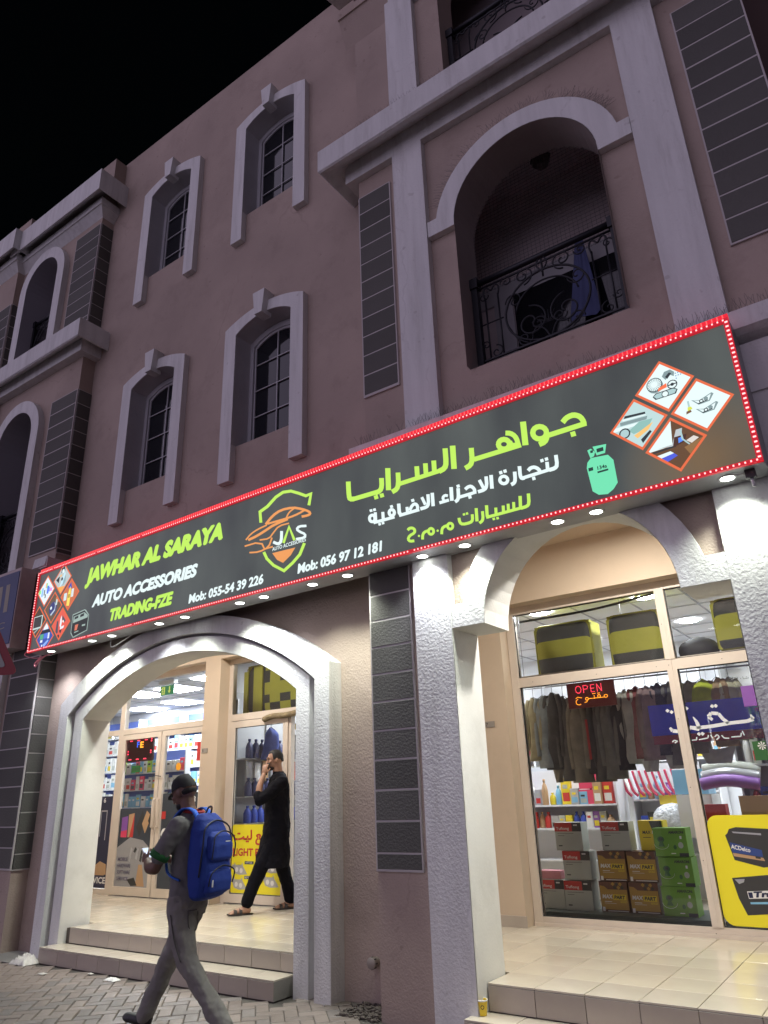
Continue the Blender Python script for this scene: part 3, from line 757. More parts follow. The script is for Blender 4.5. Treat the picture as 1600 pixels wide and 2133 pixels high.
SDATA = {'lime.a':[([(7.419,4.059),(7.426,4.065),(7.44,4.077),(7.454,4.084),(7.471,4.087),(7.487,4.087),(7.501,4.083),(7.514,4.076),(7.525,4.066),(7.534,4.053),(7.54,4.037),(7.544,4.025),(7.544,4.017),(7.544,4.011)],[(7.39,4.098),(7.398,4.104),(7.414,4.118),(7.436,4.128),(7.46,4.133),(7.485,4.133),(7.509,4.126),(7.531,4.113),(7.552,4.095),(7.568,4.071),(7.578,4.046),(7.583,4.025),(7.584,4.011),(7.584,4.005)]),([(7.578,4.031),(7.28,4.034)],[(7.584,3.989),(7.287,3.991)]),([(7.456,3.938),(7.494,3.937)],[(7.45,3.979),(7.488,3.978)]),([(7.29,4.031),(7.281,4.005),(7.262,3.987),(7.235,3.98),(7.205,3.984),(7.177,3.999),(7.154,4.023),(7.14,4.053),(7.137,4.083),(7.147,4.11),(7.166,4.128),(7.193,4.135),(7.224,4.13),(7.252,4.114),(7.275,4.09),(7.288,4.061),(7.29,4.031)],[(7.248,4.045),(7.244,4.035),(7.236,4.028),(7.224,4.026),(7.211,4.028),(7.198,4.034),(7.188,4.044),(7.182,4.056),(7.181,4.068),(7.185,4.079),(7.193,4.086),(7.205,4.088),(7.218,4.086),(7.231,4.079),(7.241,4.069),(7.247,4.057),(7.248,4.045)]),([(7.251,4.039),(7.25,4.03),(7.249,4.015),(7.245,4.003),(7.238,3.992),(7.227,3.986),(7.206,3.984),(7.193,3.982)],[(7.291,4.029),(7.29,4.02),(7.289,4.0),(7.282,3.978),(7.268,3.957),(7.245,3.944),(7.217,3.941),(7.205,3.94)]),([(7.065,4.203),(7.063,3.998)],[(7.115,4.191),(7.113,3.987)]),([(6.929,4.131),(6.94,4.127),(6.958,4.12),(6.973,4.11),(6.987,4.096),(6.996,4.079),(7.003,4.059),(7.006,4.038),(7.006,4.014),(7.006,4.002)],[(6.935,4.172),(6.946,4.168),(6.97,4.159),(6.995,4.142),(7.017,4.118),(7.033,4.091),(7.043,4.061),(7.047,4.032),(7.047,4.005),(7.047,3.993)]),([(6.978,4.037),(6.97,4.015),(6.953,3.999),(6.929,3.993),(6.902,3.997),(6.876,4.01),(6.855,4.032),(6.842,4.057),(6.839,4.083),(6.847,4.106),(6.864,4.122),(6.888,4.128),(6.916,4.124),(6.942,4.11),(6.963,4.089),(6.975,4.063),(6.978,4.037)],[(6.934,4.052),(6.931,4.045),(6.925,4.041),(6.916,4.039),(6.907,4.041),(6.897,4.046),(6.89,4.052),(6.885,4.06),(6.884,4.068),(6.886,4.075),(6.892,4.08),(6.901,4.081),(6.911,4.079),(6.92,4.075),(6.928,4.068),(6.933,4.06),(6.934,4.052)]),([(6.941,4.063),(6.961,4.012),(7.006,4.002)],[(6.978,4.071),(6.987,4.046),(7.006,4.042)]),([(7.048,4.028),(6.628,4.037)],[(7.055,3.987),(6.637,3.994)]),([(6.594,4.13),(6.594,4.102),(6.594,4.049),(6.59,4.016),(6.583,4.003),(6.572,3.994),(6.55,3.989),(6.537,3.985)],[(6.641,4.118),(6.64,4.091),(6.64,4.035),(6.634,3.994),(6.622,3.968),(6.599,3.951),(6.57,3.944),(6.557,3.941)]),([(6.419,4.208),(6.417,3.996)],[(6.472,4.194),(6.469,3.983)]),([(6.347,4.207),(6.347,4.172),(6.347,4.105),(6.344,4.065),(6.338,4.052),(6.327,4.043),(6.301,4.038),(6.286,4.035)],[(6.397,4.194),(6.397,4.16),(6.397,4.091),(6.393,4.043),(6.382,4.016),(6.356,3.997),(6.323,3.99),(6.308,3.987)]),([(6.33,4.034),(5.892,4.037)],[(6.34,3.995),(5.903,3.996)]),([(6.23,4.131),(6.23,4.03)],[(6.277,4.119),(6.276,4.019)]),([(6.145,4.132),(6.146,4.032)],[(6.192,4.12),(6.192,4.021)]),([(6.056,4.132),(6.057,4.035)],[(6.104,4.12),(6.105,4.024)]),([(5.858,4.133),(5.858,4.106),(5.858,4.052),(5.853,4.018),(5.847,4.003),(5.835,3.994),(5.813,3.989),(5.8,3.986)],[(5.907,4.12),(5.907,4.093),(5.907,4.037),(5.902,3.996),(5.89,3.969),(5.866,3.951),(5.836,3.944),(5.823,3.941)]),([(5.747,4.21),(5.747,3.998)],[(5.803,4.194),(5.802,3.984)]),([(5.677,4.135),(5.677,4.114),(5.678,4.074),(5.674,4.049),(5.667,4.038),(5.655,4.032),(5.631,4.029),(5.617,4.028)],[(5.729,4.121),(5.729,4.1),(5.729,4.058),(5.723,4.024),(5.71,4.001),(5.684,3.987),(5.652,3.983),(5.638,3.981)]),([(5.65,4.031),(5.358,4.039)],[(5.662,3.987),(5.372,3.994)]),([(5.297,4.212),(5.298,4.176),(5.301,4.104),(5.306,4.055),(5.316,4.025),(5.348,4.001),(5.38,3.995),(5.391,3.993)],[(5.352,4.198),(5.353,4.162),(5.356,4.091),(5.36,4.05),(5.362,4.044),(5.361,4.045),(5.375,4.042),(5.387,4.04)]),([(5.621,3.944),(5.664,3.944)],[(5.61,3.983),(5.653,3.982)]),([(5.685,3.943),(5.727,3.943)],[(5.674,3.982),(5.717,3.981)])],'white.b':[([(7.304,3.838),(7.304,3.817),(7.304,3.776),(7.3,3.757),(7.295,3.752),(7.283,3.749),(7.261,3.749),(7.249,3.748)],[(7.333,3.833),(7.333,3.812),(7.333,3.768),(7.327,3.737),(7.313,3.723),(7.291,3.717),(7.266,3.717),(7.254,3.717)]),([(7.281,3.749),(7.026,3.746)],[(7.286,3.722),(7.031,3.718)]),([(7.229,3.805),(7.227,3.743)],[(7.257,3.799),(7.255,3.737)]),([(7.194,3.812),(7.22,3.812)],[(7.19,3.838),(7.216,3.838)]),([(7.231,3.813),(7.257,3.813)],[(7.227,3.839),(7.253,3.839)]),([(7.095,3.765),(7.1,3.769),(7.11,3.776),(7.12,3.779),(7.131,3.778),(7.142,3.773),(7.152,3.764),(7.16,3.753),(7.167,3.738),(7.17,3.73)],[(7.075,3.791),(7.081,3.795),(7.094,3.805),(7.112,3.809),(7.133,3.807),(7.153,3.798),(7.171,3.783),(7.185,3.765),(7.192,3.746),(7.196,3.737)]),([(7.112,3.689),(7.138,3.689)],[(7.108,3.716),(7.134,3.716)]),([(7.003,3.84),(7.003,3.819),(7.001,3.777),(7.004,3.747),(7.012,3.728),(7.029,3.716),(7.045,3.714),(7.051,3.713)],[(7.033,3.833),(7.033,3.812),(7.031,3.772),(7.033,3.75),(7.035,3.746),(7.036,3.745),(7.044,3.744),(7.05,3.743)]),([(6.959,3.807),(6.958,3.789),(6.957,3.755),(6.954,3.736),(6.951,3.729),(6.945,3.725),(6.934,3.723),(6.928,3.721)],[(6.989,3.8),(6.989,3.783),(6.987,3.747),(6.983,3.721),(6.975,3.706),(6.961,3.696),(6.946,3.693),(6.939,3.691)]),([(6.923,3.749),(6.917,3.734),(6.906,3.722),(6.89,3.717),(6.871,3.719),(6.853,3.728),(6.839,3.742),(6.83,3.759),(6.828,3.777),(6.834,3.793),(6.845,3.804),(6.862,3.809),(6.88,3.807),(6.898,3.798),(6.912,3.784),(6.921,3.767),(6.923,3.749)],[(6.895,3.757),(6.893,3.751),(6.888,3.747),(6.882,3.745),(6.874,3.746),(6.867,3.75),(6.861,3.755),(6.857,3.762),(6.856,3.769),(6.858,3.775),(6.863,3.779),(6.87,3.781),(6.878,3.78),(6.885,3.776),(6.891,3.771),(6.894,3.764),(6.895,3.757)]),([(6.846,3.817),(6.873,3.817)],[(6.841,3.845),(6.868,3.845)]),([(6.883,3.819),(6.91,3.818)],[(6.878,3.846),(6.905,3.846)]),([(6.755,3.84),(6.752,3.724)],[(6.787,3.833),(6.784,3.717)]),([(6.712,3.841),(6.711,3.82),(6.711,3.78),(6.706,3.758),(6.7,3.75),(6.684,3.745),(6.655,3.744),(6.64,3.744)],[(6.742,3.834),(6.742,3.813),(6.741,3.771),(6.734,3.74),(6.72,3.723),(6.695,3.715),(6.662,3.714),(6.647,3.714)]),([(6.651,3.823),(6.681,3.745)],[(6.678,3.828),(6.708,3.75)]),([(6.54,3.769),(6.546,3.773),(6.558,3.779),(6.569,3.782),(6.578,3.781),(6.585,3.776),(6.594,3.766),(6.599,3.756),(6.6,3.743),(6.601,3.736)],[(6.521,3.795),(6.528,3.799),(6.543,3.807),(6.561,3.811),(6.582,3.809),(6.602,3.797),(6.618,3.778),(6.628,3.759),(6.63,3.741),(6.631,3.733)]),([(6.625,3.745),(6.469,3.745)],[(6.631,3.719),(6.475,3.718)]),([(6.556,3.692),(6.584,3.692)],[(6.551,3.718),(6.579,3.718)]),([(6.451,3.815),(6.45,3.796),(6.449,3.759),(6.446,3.737),(6.442,3.727),(6.437,3.722),(6.427,3.719),(6.421,3.717)],[(6.483,3.807),(6.482,3.788),(6.481,3.75),(6.477,3.723),(6.471,3.707),(6.458,3.695),(6.443,3.69),(6.437,3.688)]),([(6.457,3.815),(6.486,3.815)],[(6.451,3.842),(6.48,3.842)]),([(6.588,3.745),(6.467,3.745)],[(6.593,3.717),(6.473,3.717)]),([(6.385,3.843),(6.383,3.723)],[(6.419,3.835),(6.417,3.716)]),([(6.369,3.784),(6.362,3.787),(6.345,3.795),(6.326,3.794),(6.31,3.784),(6.304,3.767),(6.31,3.75),(6.312,3.743)],[(6.363,3.762),(6.356,3.765),(6.345,3.77),(6.339,3.77),(6.333,3.766),(6.331,3.761),(6.334,3.751),(6.337,3.744)]),([(6.37,3.747),(6.278,3.747)],[(6.376,3.72),(6.285,3.72)]),([(6.202,3.844),(6.203,3.724)],[(6.235,3.837),(6.236,3.718)]),([(6.159,3.843),(6.16,3.821),(6.16,3.778),(6.156,3.755),(6.151,3.749),(6.136,3.745),(6.105,3.746),(6.089,3.746)],[(6.192,3.836),(6.192,3.814),(6.193,3.769),(6.187,3.738),(6.173,3.722),(6.147,3.715),(6.112,3.715),(6.096,3.715)]),([(6.1,3.829),(6.131,3.752)],[(6.127,3.833),(6.158,3.756)]),([(6.078,3.742),(5.87,3.743)],[(6.085,3.713),(5.878,3.714)]),([(5.997,3.736),(6.005,3.746),(6.02,3.766),(6.032,3.774),(6.041,3.775),(6.044,3.773),(6.049,3.766),(6.051,3.757),(6.05,3.743),(6.049,3.735)],[(5.97,3.755),(5.978,3.766),(5.995,3.788),(6.016,3.802),(6.04,3.804),(6.063,3.792),(6.077,3.772),(6.082,3.752),(6.079,3.734),(6.078,3.726)]),([(6.01,3.813),(6.04,3.813)],[(6.003,3.84),(6.033,3.84)]),([(5.944,3.787),(5.947,3.734)],[(5.975,3.782),(5.977,3.729)]),([(5.857,3.841),(5.86,3.753),(5.879,3.721)],[(5.893,3.834),(5.896,3.754),(5.91,3.73)]),([(5.843,3.763),(5.839,3.748),(5.829,3.737),(5.814,3.731),(5.797,3.733),(5.78,3.74),(5.767,3.753),(5.758,3.769),(5.755,3.786),(5.759,3.801),(5.769,3.812),(5.784,3.818),(5.801,3.816),(5.818,3.809),(5.831,3.796),(5.84,3.78),(5.843,3.763)],[(5.81,3.772),(5.809,3.767),(5.806,3.763),(5.803,3.761),(5.798,3.761),(5.794,3.763),(5.791,3.767),(5.789,3.772),(5.788,3.777),(5.79,3.782),(5.792,3.786),(5.796,3.788),(5.8,3.788),(5.804,3.786),(5.807,3.782),(5.809,3.777),(5.81,3.772)]),([(5.788,3.818),(5.818,3.818)],[(5.781,3.844),(5.81,3.844)]),([(5.822,3.742),(5.596,3.747)],[(5.829,3.714),(5.604,3.718)]),([(5.688,3.81),(5.69,3.742)],[(5.72,3.803),(5.723,3.736)]),([(5.656,3.691),(5.683,3.691)],[(5.649,3.714),(5.676,3.714)]),([(5.693,3.692),(5.719,3.692)],[(5.686,3.715),(5.713,3.715)]),([(5.634,3.764),(5.63,3.748),(5.619,3.736),(5.604,3.73),(5.586,3.732),(5.568,3.739),(5.553,3.753),(5.544,3.77),(5.541,3.788),(5.545,3.805),(5.556,3.816),(5.571,3.822),(5.589,3.821),(5.607,3.813),(5.621,3.799),(5.631,3.782),(5.634,3.764)],[(5.601,3.773),(5.6,3.767),(5.597,3.762),(5.592,3.759),(5.587,3.759),(5.582,3.762),(5.578,3.767),(5.575,3.773),(5.574,3.78),(5.575,3.786),(5.578,3.79),(5.583,3.793),(5.588,3.793),(5.593,3.79),(5.597,3.786),(5.6,3.779),(5.601,3.773)]),([(5.606,3.828),(5.609,3.736)],[(5.639,3.821),(5.642,3.73)]),([(5.566,3.84),(5.595,3.839)],[(5.558,3.865),(5.587,3.865)]),([(5.604,3.838),(5.633,3.837)],[(5.597,3.863),(5.626,3.863)])],'lime.c':[([(7.052,3.598),(7.051,3.578),(7.049,3.539),(7.045,3.519),(7.04,3.514),(7.027,3.51),(7.003,3.51),(6.99,3.51)],[(7.079,3.593),(7.078,3.573),(7.076,3.531),(7.069,3.503),(7.056,3.49),(7.034,3.484),(7.007,3.483),(6.995,3.483)]),([(6.983,3.598),(6.976,3.503)],[(7.01,3.592),(7.003,3.497)]),([(7.034,3.51),(6.692,3.511)],[(7.038,3.486),(6.697,3.486)]),([(6.926,3.564),(6.922,3.499)],[(6.95,3.558),(6.946,3.494)]),([(6.879,3.562),(6.876,3.501)],[(6.903,3.557),(6.9,3.496)]),([(6.836,3.559),(6.833,3.501)],[(6.861,3.554),(6.858,3.496)]),([(6.772,3.559),(6.769,3.497)],[(6.797,3.554),(6.794,3.492)]),([(6.75,3.46),(6.771,3.46)],[(6.746,3.48),(6.767,3.48)]),([(6.783,3.458),(6.804,3.458)],[(6.779,3.478),(6.8,3.478)]),([(6.693,3.6),(6.691,3.507),(6.716,3.484)],[(6.721,3.594),(6.718,3.515),(6.732,3.502)]),([(6.655,3.56),(6.655,3.546),(6.655,3.516),(6.652,3.499),(6.648,3.492),(6.642,3.486),(6.631,3.482),(6.625,3.479)],[(6.681,3.556),(6.68,3.541),(6.68,3.51),(6.677,3.488),(6.67,3.474),(6.658,3.464),(6.645,3.459),(6.639,3.456)]),([(6.601,3.601),(6.598,3.49)],[(6.628,3.595),(6.626,3.485)]),([(6.562,3.559),(6.562,3.547),(6.562,3.524),(6.558,3.512),(6.552,3.508),(6.533,3.505),(6.5,3.506),(6.481,3.511),(6.475,3.517),(6.47,3.527),(6.468,3.546),(6.467,3.556)],[(6.588,3.554),(6.588,3.542),(6.588,3.516),(6.581,3.495),(6.566,3.483),(6.539,3.48),(6.501,3.481),(6.471,3.489),(6.454,3.504),(6.444,3.525),(6.441,3.548),(6.44,3.559)]),([(6.493,3.565),(6.514,3.565)],[(6.489,3.584),(6.509,3.585)]),([(6.521,3.565),(6.542,3.565)],[(6.517,3.584),(6.537,3.585)]),([(6.404,3.5),(6.4,3.486),(6.392,3.477),(6.379,3.472),(6.365,3.472),(6.351,3.479),(6.339,3.49),(6.332,3.503),(6.33,3.518),(6.334,3.531),(6.343,3.541),(6.356,3.546),(6.37,3.545),(6.384,3.539),(6.396,3.528),(6.403,3.514),(6.404,3.5)],[(6.379,3.506),(6.378,3.501),(6.375,3.498),(6.371,3.496),(6.366,3.496),(6.362,3.498),(6.359,3.502),(6.357,3.506),(6.356,3.512),(6.358,3.516),(6.36,3.52),(6.364,3.522),(6.369,3.522),(6.373,3.52),(6.376,3.516),(6.378,3.511),(6.379,3.506)]),([(6.343,3.534),(6.331,3.533),(6.306,3.531),(6.287,3.522),(6.278,3.508),(6.273,3.491),(6.271,3.472),(6.271,3.464)],[(6.35,3.509),(6.339,3.509),(6.318,3.507),(6.307,3.502),(6.302,3.495),(6.299,3.482),(6.297,3.466),(6.297,3.457)]),([(6.222,3.5),(6.218,3.487),(6.209,3.477),(6.196,3.472),(6.182,3.472),(6.167,3.479),(6.155,3.49),(6.148,3.504),(6.146,3.519),(6.15,3.532),(6.159,3.542),(6.172,3.547),(6.187,3.547),(6.201,3.54),(6.213,3.529),(6.22,3.515),(6.222,3.5)],[(6.196,3.507),(6.195,3.502),(6.192,3.498),(6.188,3.496),(6.183,3.496),(6.179,3.498),(6.175,3.502),(6.173,3.507),(6.172,3.512),(6.174,3.517),(6.177,3.521),(6.181,3.523),(6.185,3.523),(6.189,3.521),(6.193,3.517),(6.195,3.512),(6.196,3.507)]),([(6.158,3.535),(6.146,3.534),(6.121,3.532),(6.101,3.523),(6.091,3.508),(6.086,3.491),(6.085,3.472),(6.085,3.463)],[(6.166,3.51),(6.154,3.509),(6.133,3.508),(6.122,3.503),(6.117,3.495),(6.113,3.483),(6.112,3.466),(6.112,3.457)]),([(6.258,3.497),(6.257,3.494),(6.255,3.491),(6.251,3.49),(6.247,3.49),(6.243,3.492),(6.239,3.495),(6.237,3.499),(6.237,3.502),(6.238,3.506),(6.24,3.508),(6.244,3.51),(6.248,3.509),(6.252,3.508),(6.256,3.505),(6.258,3.501),(6.258,3.497)],[(6.248,3.5),(6.248,3.5),(6.248,3.5),(6.248,3.5),(6.248,3.5),(6.248,3.5),(6.248,3.5),(6.248,3.5),(6.248,3.5),(6.248,3.5),(6.248,3.5),(6.248,3.5),(6.248,3.5),(6.248,3.5),(6.248,3.5),(6.248,3.5),(6.248,3.5)]),([(6.075,3.497),(6.074,3.493),(6.072,3.49),(6.068,3.489),(6.064,3.49),(6.059,3.491),(6.056,3.494),(6.054,3.498),(6.053,3.502),(6.054,3.505),(6.057,3.508),(6.061,3.509),(6.065,3.509),(6.069,3.507),(6.073,3.504),(6.075,3.5),(6.075,3.497)],[(6.064,3.499),(6.064,3.499),(6.064,3.499),(6.064,3.499),(6.064,3.499),(6.064,3.499),(6.064,3.499),(6.064,3.499),(6.064,3.499),(6.064,3.499),(6.064,3.499),(6.064,3.499),(6.064,3.499),(6.064,3.499),(6.064,3.499),(6.064,3.499),(6.064,3.499)]),([(5.964,3.566),(5.969,3.569),(5.977,3.574),(5.985,3.575),(5.996,3.573),(6.004,3.569),(6.009,3.564),(6.011,3.558),(6.011,3.551),(6.002,3.544),(5.976,3.538),(5.956,3.527),(5.944,3.509),(5.945,3.489),(5.96,3.47),(5.982,3.46),(6.007,3.457),(6.017,3.456)],[(5.945,3.588),(5.95,3.591),(5.963,3.599),(5.98,3.601),(6.0,3.597),(6.018,3.588),(6.033,3.573),(6.04,3.555),(6.037,3.535),(6.018,3.521),(5.992,3.515),(5.978,3.507),(5.972,3.498),(5.972,3.493),(5.976,3.488),(5.985,3.484),(6.004,3.482),(6.015,3.48)])],'lime.d':[([(4.216,4.086),(4.2,4.197),(4.297,4.225),(4.411,4.294),(4.503,4.317),(4.601,4.301),(4.7,4.251),(4.801,4.194),(4.846,4.199),(4.821,4.11)],[(4.175,4.094),(4.157,4.224),(4.268,4.256),(4.384,4.325),(4.488,4.351),(4.602,4.332),(4.711,4.277),(4.8,4.226),(4.884,4.227),(4.858,4.095)]),([(4.232,3.768),(4.278,3.688),(4.375,3.597),(4.531,3.504),(4.652,3.563),(4.745,3.627),(4.803,3.728)],[(4.268,3.772),(4.31,3.698),(4.397,3.616),(4.524,3.54),(4.625,3.589),(4.713,3.649),(4.769,3.746)]),([(4.53,3.793),(4.586,3.926),(4.642,3.794)],[(4.497,3.809),(4.583,3.971),(4.674,3.796)])],'orange.d':[([(3.996,3.95),(4.013,3.962),(4.045,3.985),(4.086,4.003),(4.136,4.016),(4.192,4.025),(4.255,4.032),(4.286,4.035)],[(3.979,3.963),(3.996,3.975),(4.03,3.999),(4.073,4.018),(4.125,4.032),(4.182,4.042),(4.246,4.048),(4.277,4.051)]),([(4.278,4.043),(4.3,4.059),(4.344,4.091),(4.393,4.115),(4.448,4.131),(4.513,4.136),(4.591,4.128),(4.66,4.112),(4.72,4.088),(4.773,4.064),(4.816,4.041),(4.837,4.025),(4.839,4.021),(4.839,4.02),(4.827,4.018),(4.802,4.018),(4.764,4.022),(4.745,4.024)],[(4.251,4.065),(4.273,4.082),(4.318,4.115),(4.371,4.141),(4.431,4.158),(4.503,4.162),(4.586,4.154),(4.661,4.137),(4.727,4.11),(4.782,4.085),(4.829,4.059),(4.86,4.037),(4.873,4.013),(4.863,3.996),(4.84,3.992),(4.81,3.992),(4.77,3.996),(4.751,3.998)]),([(4.293,4.043),(4.331,4.042),(4.405,4.038),(4.482,4.036),(4.563,4.034),(4.631,4.035),(4.687,4.039),(4.734,4.046),(4.773,4.054),(4.792,4.058)],[(4.285,4.065),(4.323,4.063),(4.397,4.06),(4.474,4.057),(4.555,4.055),(4.621,4.056),(4.676,4.06),(4.722,4.066),(4.76,4.074),(4.779,4.078)]),([(4.552,4.04),(4.56,4.053),(4.578,4.079),(4.602,4.097),(4.634,4.108),(4.651,4.113)],[(4.534,4.051),(4.543,4.064),(4.561,4.091),(4.588,4.111),(4.622,4.123),(4.639,4.128)]),([(4.03,3.935),(4.062,3.938),(4.127,3.945),(4.195,3.958),(4.266,3.975),(4.322,3.99),(4.362,4.001),(4.429,4.01),(4.526,4.017),(4.573,4.02)],[(4.014,3.961),(4.047,3.965),(4.11,3.972),(4.176,3.984),(4.247,4.001),(4.302,4.015),(4.344,4.027),(4.415,4.037),(4.513,4.043),(4.561,4.046)]),([(4.188,3.901),(4.222,3.897),(4.29,3.888),(4.34,3.897),(4.367,3.921),(4.399,3.946),(4.435,3.972),(4.486,3.983),(4.553,3.98),(4.586,3.978)],[(4.184,3.917),(4.218,3.913),(4.283,3.904),(4.326,3.911),(4.351,3.934),(4.383,3.959),(4.422,3.987),(4.478,3.999),(4.547,3.995),(4.581,3.993)]),([(3.977,3.885),(4.129,3.883),(4.214,3.855),(4.252,3.791),(4.375,3.789)],[(3.97,3.902),(4.126,3.9),(4.229,3.867),(4.263,3.808),(4.369,3.806)]),([(4.048,3.802),(4.082,3.795),(4.151,3.783),(4.22,3.782),(4.289,3.792),(4.335,3.82),(4.357,3.866),(4.368,3.888)],[(4.045,3.818),(4.08,3.812),(4.147,3.8),(4.212,3.799),(4.275,3.808),(4.316,3.833),(4.337,3.876),(4.347,3.898)])],'white.d':[([(4.467,3.935),(4.467,3.909),(4.466,3.858),(4.458,3.832),(4.446,3.826),(4.43,3.829),(4.4,3.846),(4.383,3.856)],[(4.505,3.925),(4.505,3.899),(4.505,3.845),(4.493,3.809),(4.464,3.794),(4.424,3.801),(4.385,3.823),(4.368,3.833)]),([(4.809,3.914),(4.787,3.919),(4.738,3.929),(4.7,3.929),(4.675,3.913),(4.679,3.888),(4.707,3.864),(4.737,3.843),(4.77,3.826),(4.779,3.815),(4.778,3.809),(4.758,3.805),(4.704,3.811),(4.675,3.814)],[(4.811,3.89),(4.788,3.894),(4.744,3.904),(4.718,3.903),(4.708,3.897),(4.708,3.893),(4.724,3.88),(4.75,3.862),(4.787,3.841),(4.81,3.815),(4.807,3.787),(4.768,3.78),(4.709,3.786),(4.681,3.79)])],'orange_poly.d':[[(4.366,3.732),(4.67,3.72),(4.614,3.658),(4.513,3.603),(4.433,3.65)]]}
CM = {'lime': LIME, 'white': WHT, 'orange': ORG}
def glyphs(key, label):
    q = MB()
    for L_, R_ in SDATA.get(key, []):
        for i in range(len(L_)-1): q.face([sg(*L_[i], .0022), sg(*L_[i+1], .0022), sg(*R_[i+1], .0022), sg(*R_[i], .0022)])
    for P_ in SDATA.get(key.replace('.', '_poly.'), []):
        for t in tessellate_polygon([[Vector((a, c, 0)) for a, c in P_]]): q.face([sg(*P_[i], .0022) for i in t])
    if q.f: stuff(q.obj('lettering', CM[key.split('.')[0]], SG, fix=False))['label'] = label
for k_, lab in (('lime.a', 'large lime Arabic shop name'), ('white.b', 'white Arabic second line'), ('lime.c', 'lime Arabic third line'), ('lime.d', 'lime shield emblem'), ('white.d', 'white emblem letters'), ('orange.d', 'orange car emblem')): glyphs(k_, lab)
def line(txt, box, m, off, sh, bold, label):
    q = MB(); put_text(q, txt, box, lambda u, v, h=0: sg(u, v, .0026+h), off, sh, bold=bold); stuff(q.obj('lettering', m, SG, fix=False))['label'] = label
line('JAWHAR AL SARAYA', (1.15, 4.005, 3.625, 4.24), LIME, .030, .20, .013, 'lime Latin shop name')
line('TRADING-FZE', (1.75, 3.498, 2.88, 3.635), LIME, .028, .20, .008, 'lime third Latin line')
line('AUTO ACCESSORIES', (1.35, 3.732, 3.258, 3.868), WHT, .028, .20, .007, 'white second Latin line')
line('Mob: 055-54 39 226', (3.155, 3.452, 4.252, 3.548), WHT, .018, .1, .004, 'left telephone number')
line('Mob: 056 97 12 181', (4.706, 3.455, 5.682, 3.549), WHT, .018, .1, .004, 'right telephone number')
line('AUTO ACCESSORIES', (4.366, 3.752, 4.804, 3.789), WHT, .0, 0, .001, 'tiny white line of the emblem')
# picture tiles
PC = {}
def pcol(r, g_, b_, s=1.0):
    k = (r, g_, b_)
    if k not in PC: PC[k] = emi('print_%d' % len(PC), (r, g_, b_), s)
    return PC[k]
def in_dia(u, v, cu, cv, d): return abs(u-cu)+abs(v-cv) <= d
def clip_dia(poly, cu, cv, d):
    """clip polygon to diamond |u-cu|+|v-cv|<=d"""
    for sx_, sy_ in ((1,1),(1,-1),(-1,1),(-1,-1)):
        out = []
        for i in range(len(poly)):
            a, b_ = poly[i], poly[(i+1) % len(poly)]
            fa = d - (sx_*(a[0]-cu)+sy_*(a[1]-cv)); fb = d - (sx_*(b_[0]-cu)+sy_*(b_[1]-cv))
            if fa >= 0: out.append(a)
            if fa*fb < 0: t = fa/(fa-fb); out.append((a[0]+(b_[0]-a[0])*t, a[1]+(b_[1]-a[1])*t))
        poly = out
        if len(poly) < 3: return []
    return poly
def picture(cu, cv, d, base, shapes, label):
    """diamond tile: border, ground, flat coloured shapes given in units of d around the centre"""
    mats = [RIM]; q = MB(); inner = d*.88
    uc0, uc1, vc0, vc1 = .03, SL-.03, Z0+.03, Z1-.03
    def cl(P):
        P = clip_dia(P, cu, cv, d)
        for k, lim, s in ((0, uc0, 1), (0, uc1, -1), (1, vc0, 1), (1, vc1, -1)):
            out = []
            for i in range(len(P)):
                a, b_ = P[i], P[(i+1) % len(P)]; fa = s*(a[k]-lim); fb = s*(b_[k]-lim)
                if fa >= 0: out.append(a)
                if fa*fb < 0: t = fa/(fa-fb); out.append((a[0]+(b_[0]-a[0])*t, a[1]+(b_[1]-a[1])*t))
            P = out
            if len(P) < 3: return []
        return P
    D = lambda s: [(cu, cv+s), (cu+s, cv), (cu, cv-s), (cu-s, cv)]
    def add(P, h, m):
        P = cl(P)
        if len(P) < 3: return
        if m not in mats: mats.append(m)
        for t in tessellate_polygon([[Vector((a, c, 0)) for a, c in P]]): q.face([sg(*P[i], h) for i in t], mats.index(m))
    add(D(d), .0018, RIM); add(D(inner), .0024, pcol(*base))
    h = .0028
    for col, P in shapes:
        P = [(cu+a*d, cv+c*d) for a, c in P]; P = clip_dia(P, cu, cv, inner)
        if P: add(P, h, pcol(*col)); h += .0003
    o = q.obj('picture_tile', mats, SG, fix=False); o['label'] = label
def circ(cx, cy, r, n=14, ry=None): ry = ry or r; return [(cx+r*cos(2*pi*i/n), cy+ry*sin(2*pi*i/n)) for i in range(n)]
def rect(x0, y0, x1, y1): return [(x0,y0),(x1,y0),(x1,y1),(x0,y1)]
WB_, GB, DK, TQ = (.85, 1, 1), (.25, .35, .36), (.03, .04, .045), (.45, .65, .66)
spk = []
for i in range(20):
    a = 2*pi*i/20; spk.append((GB, [(-.30+.09*cos(a), .16+.09*sin(a)), (-.30+.25*cos(a-.06), .16+.25*sin(a-.06)), (-.30+.25*cos(a+.08), .16+.25*sin(a+.08))]))
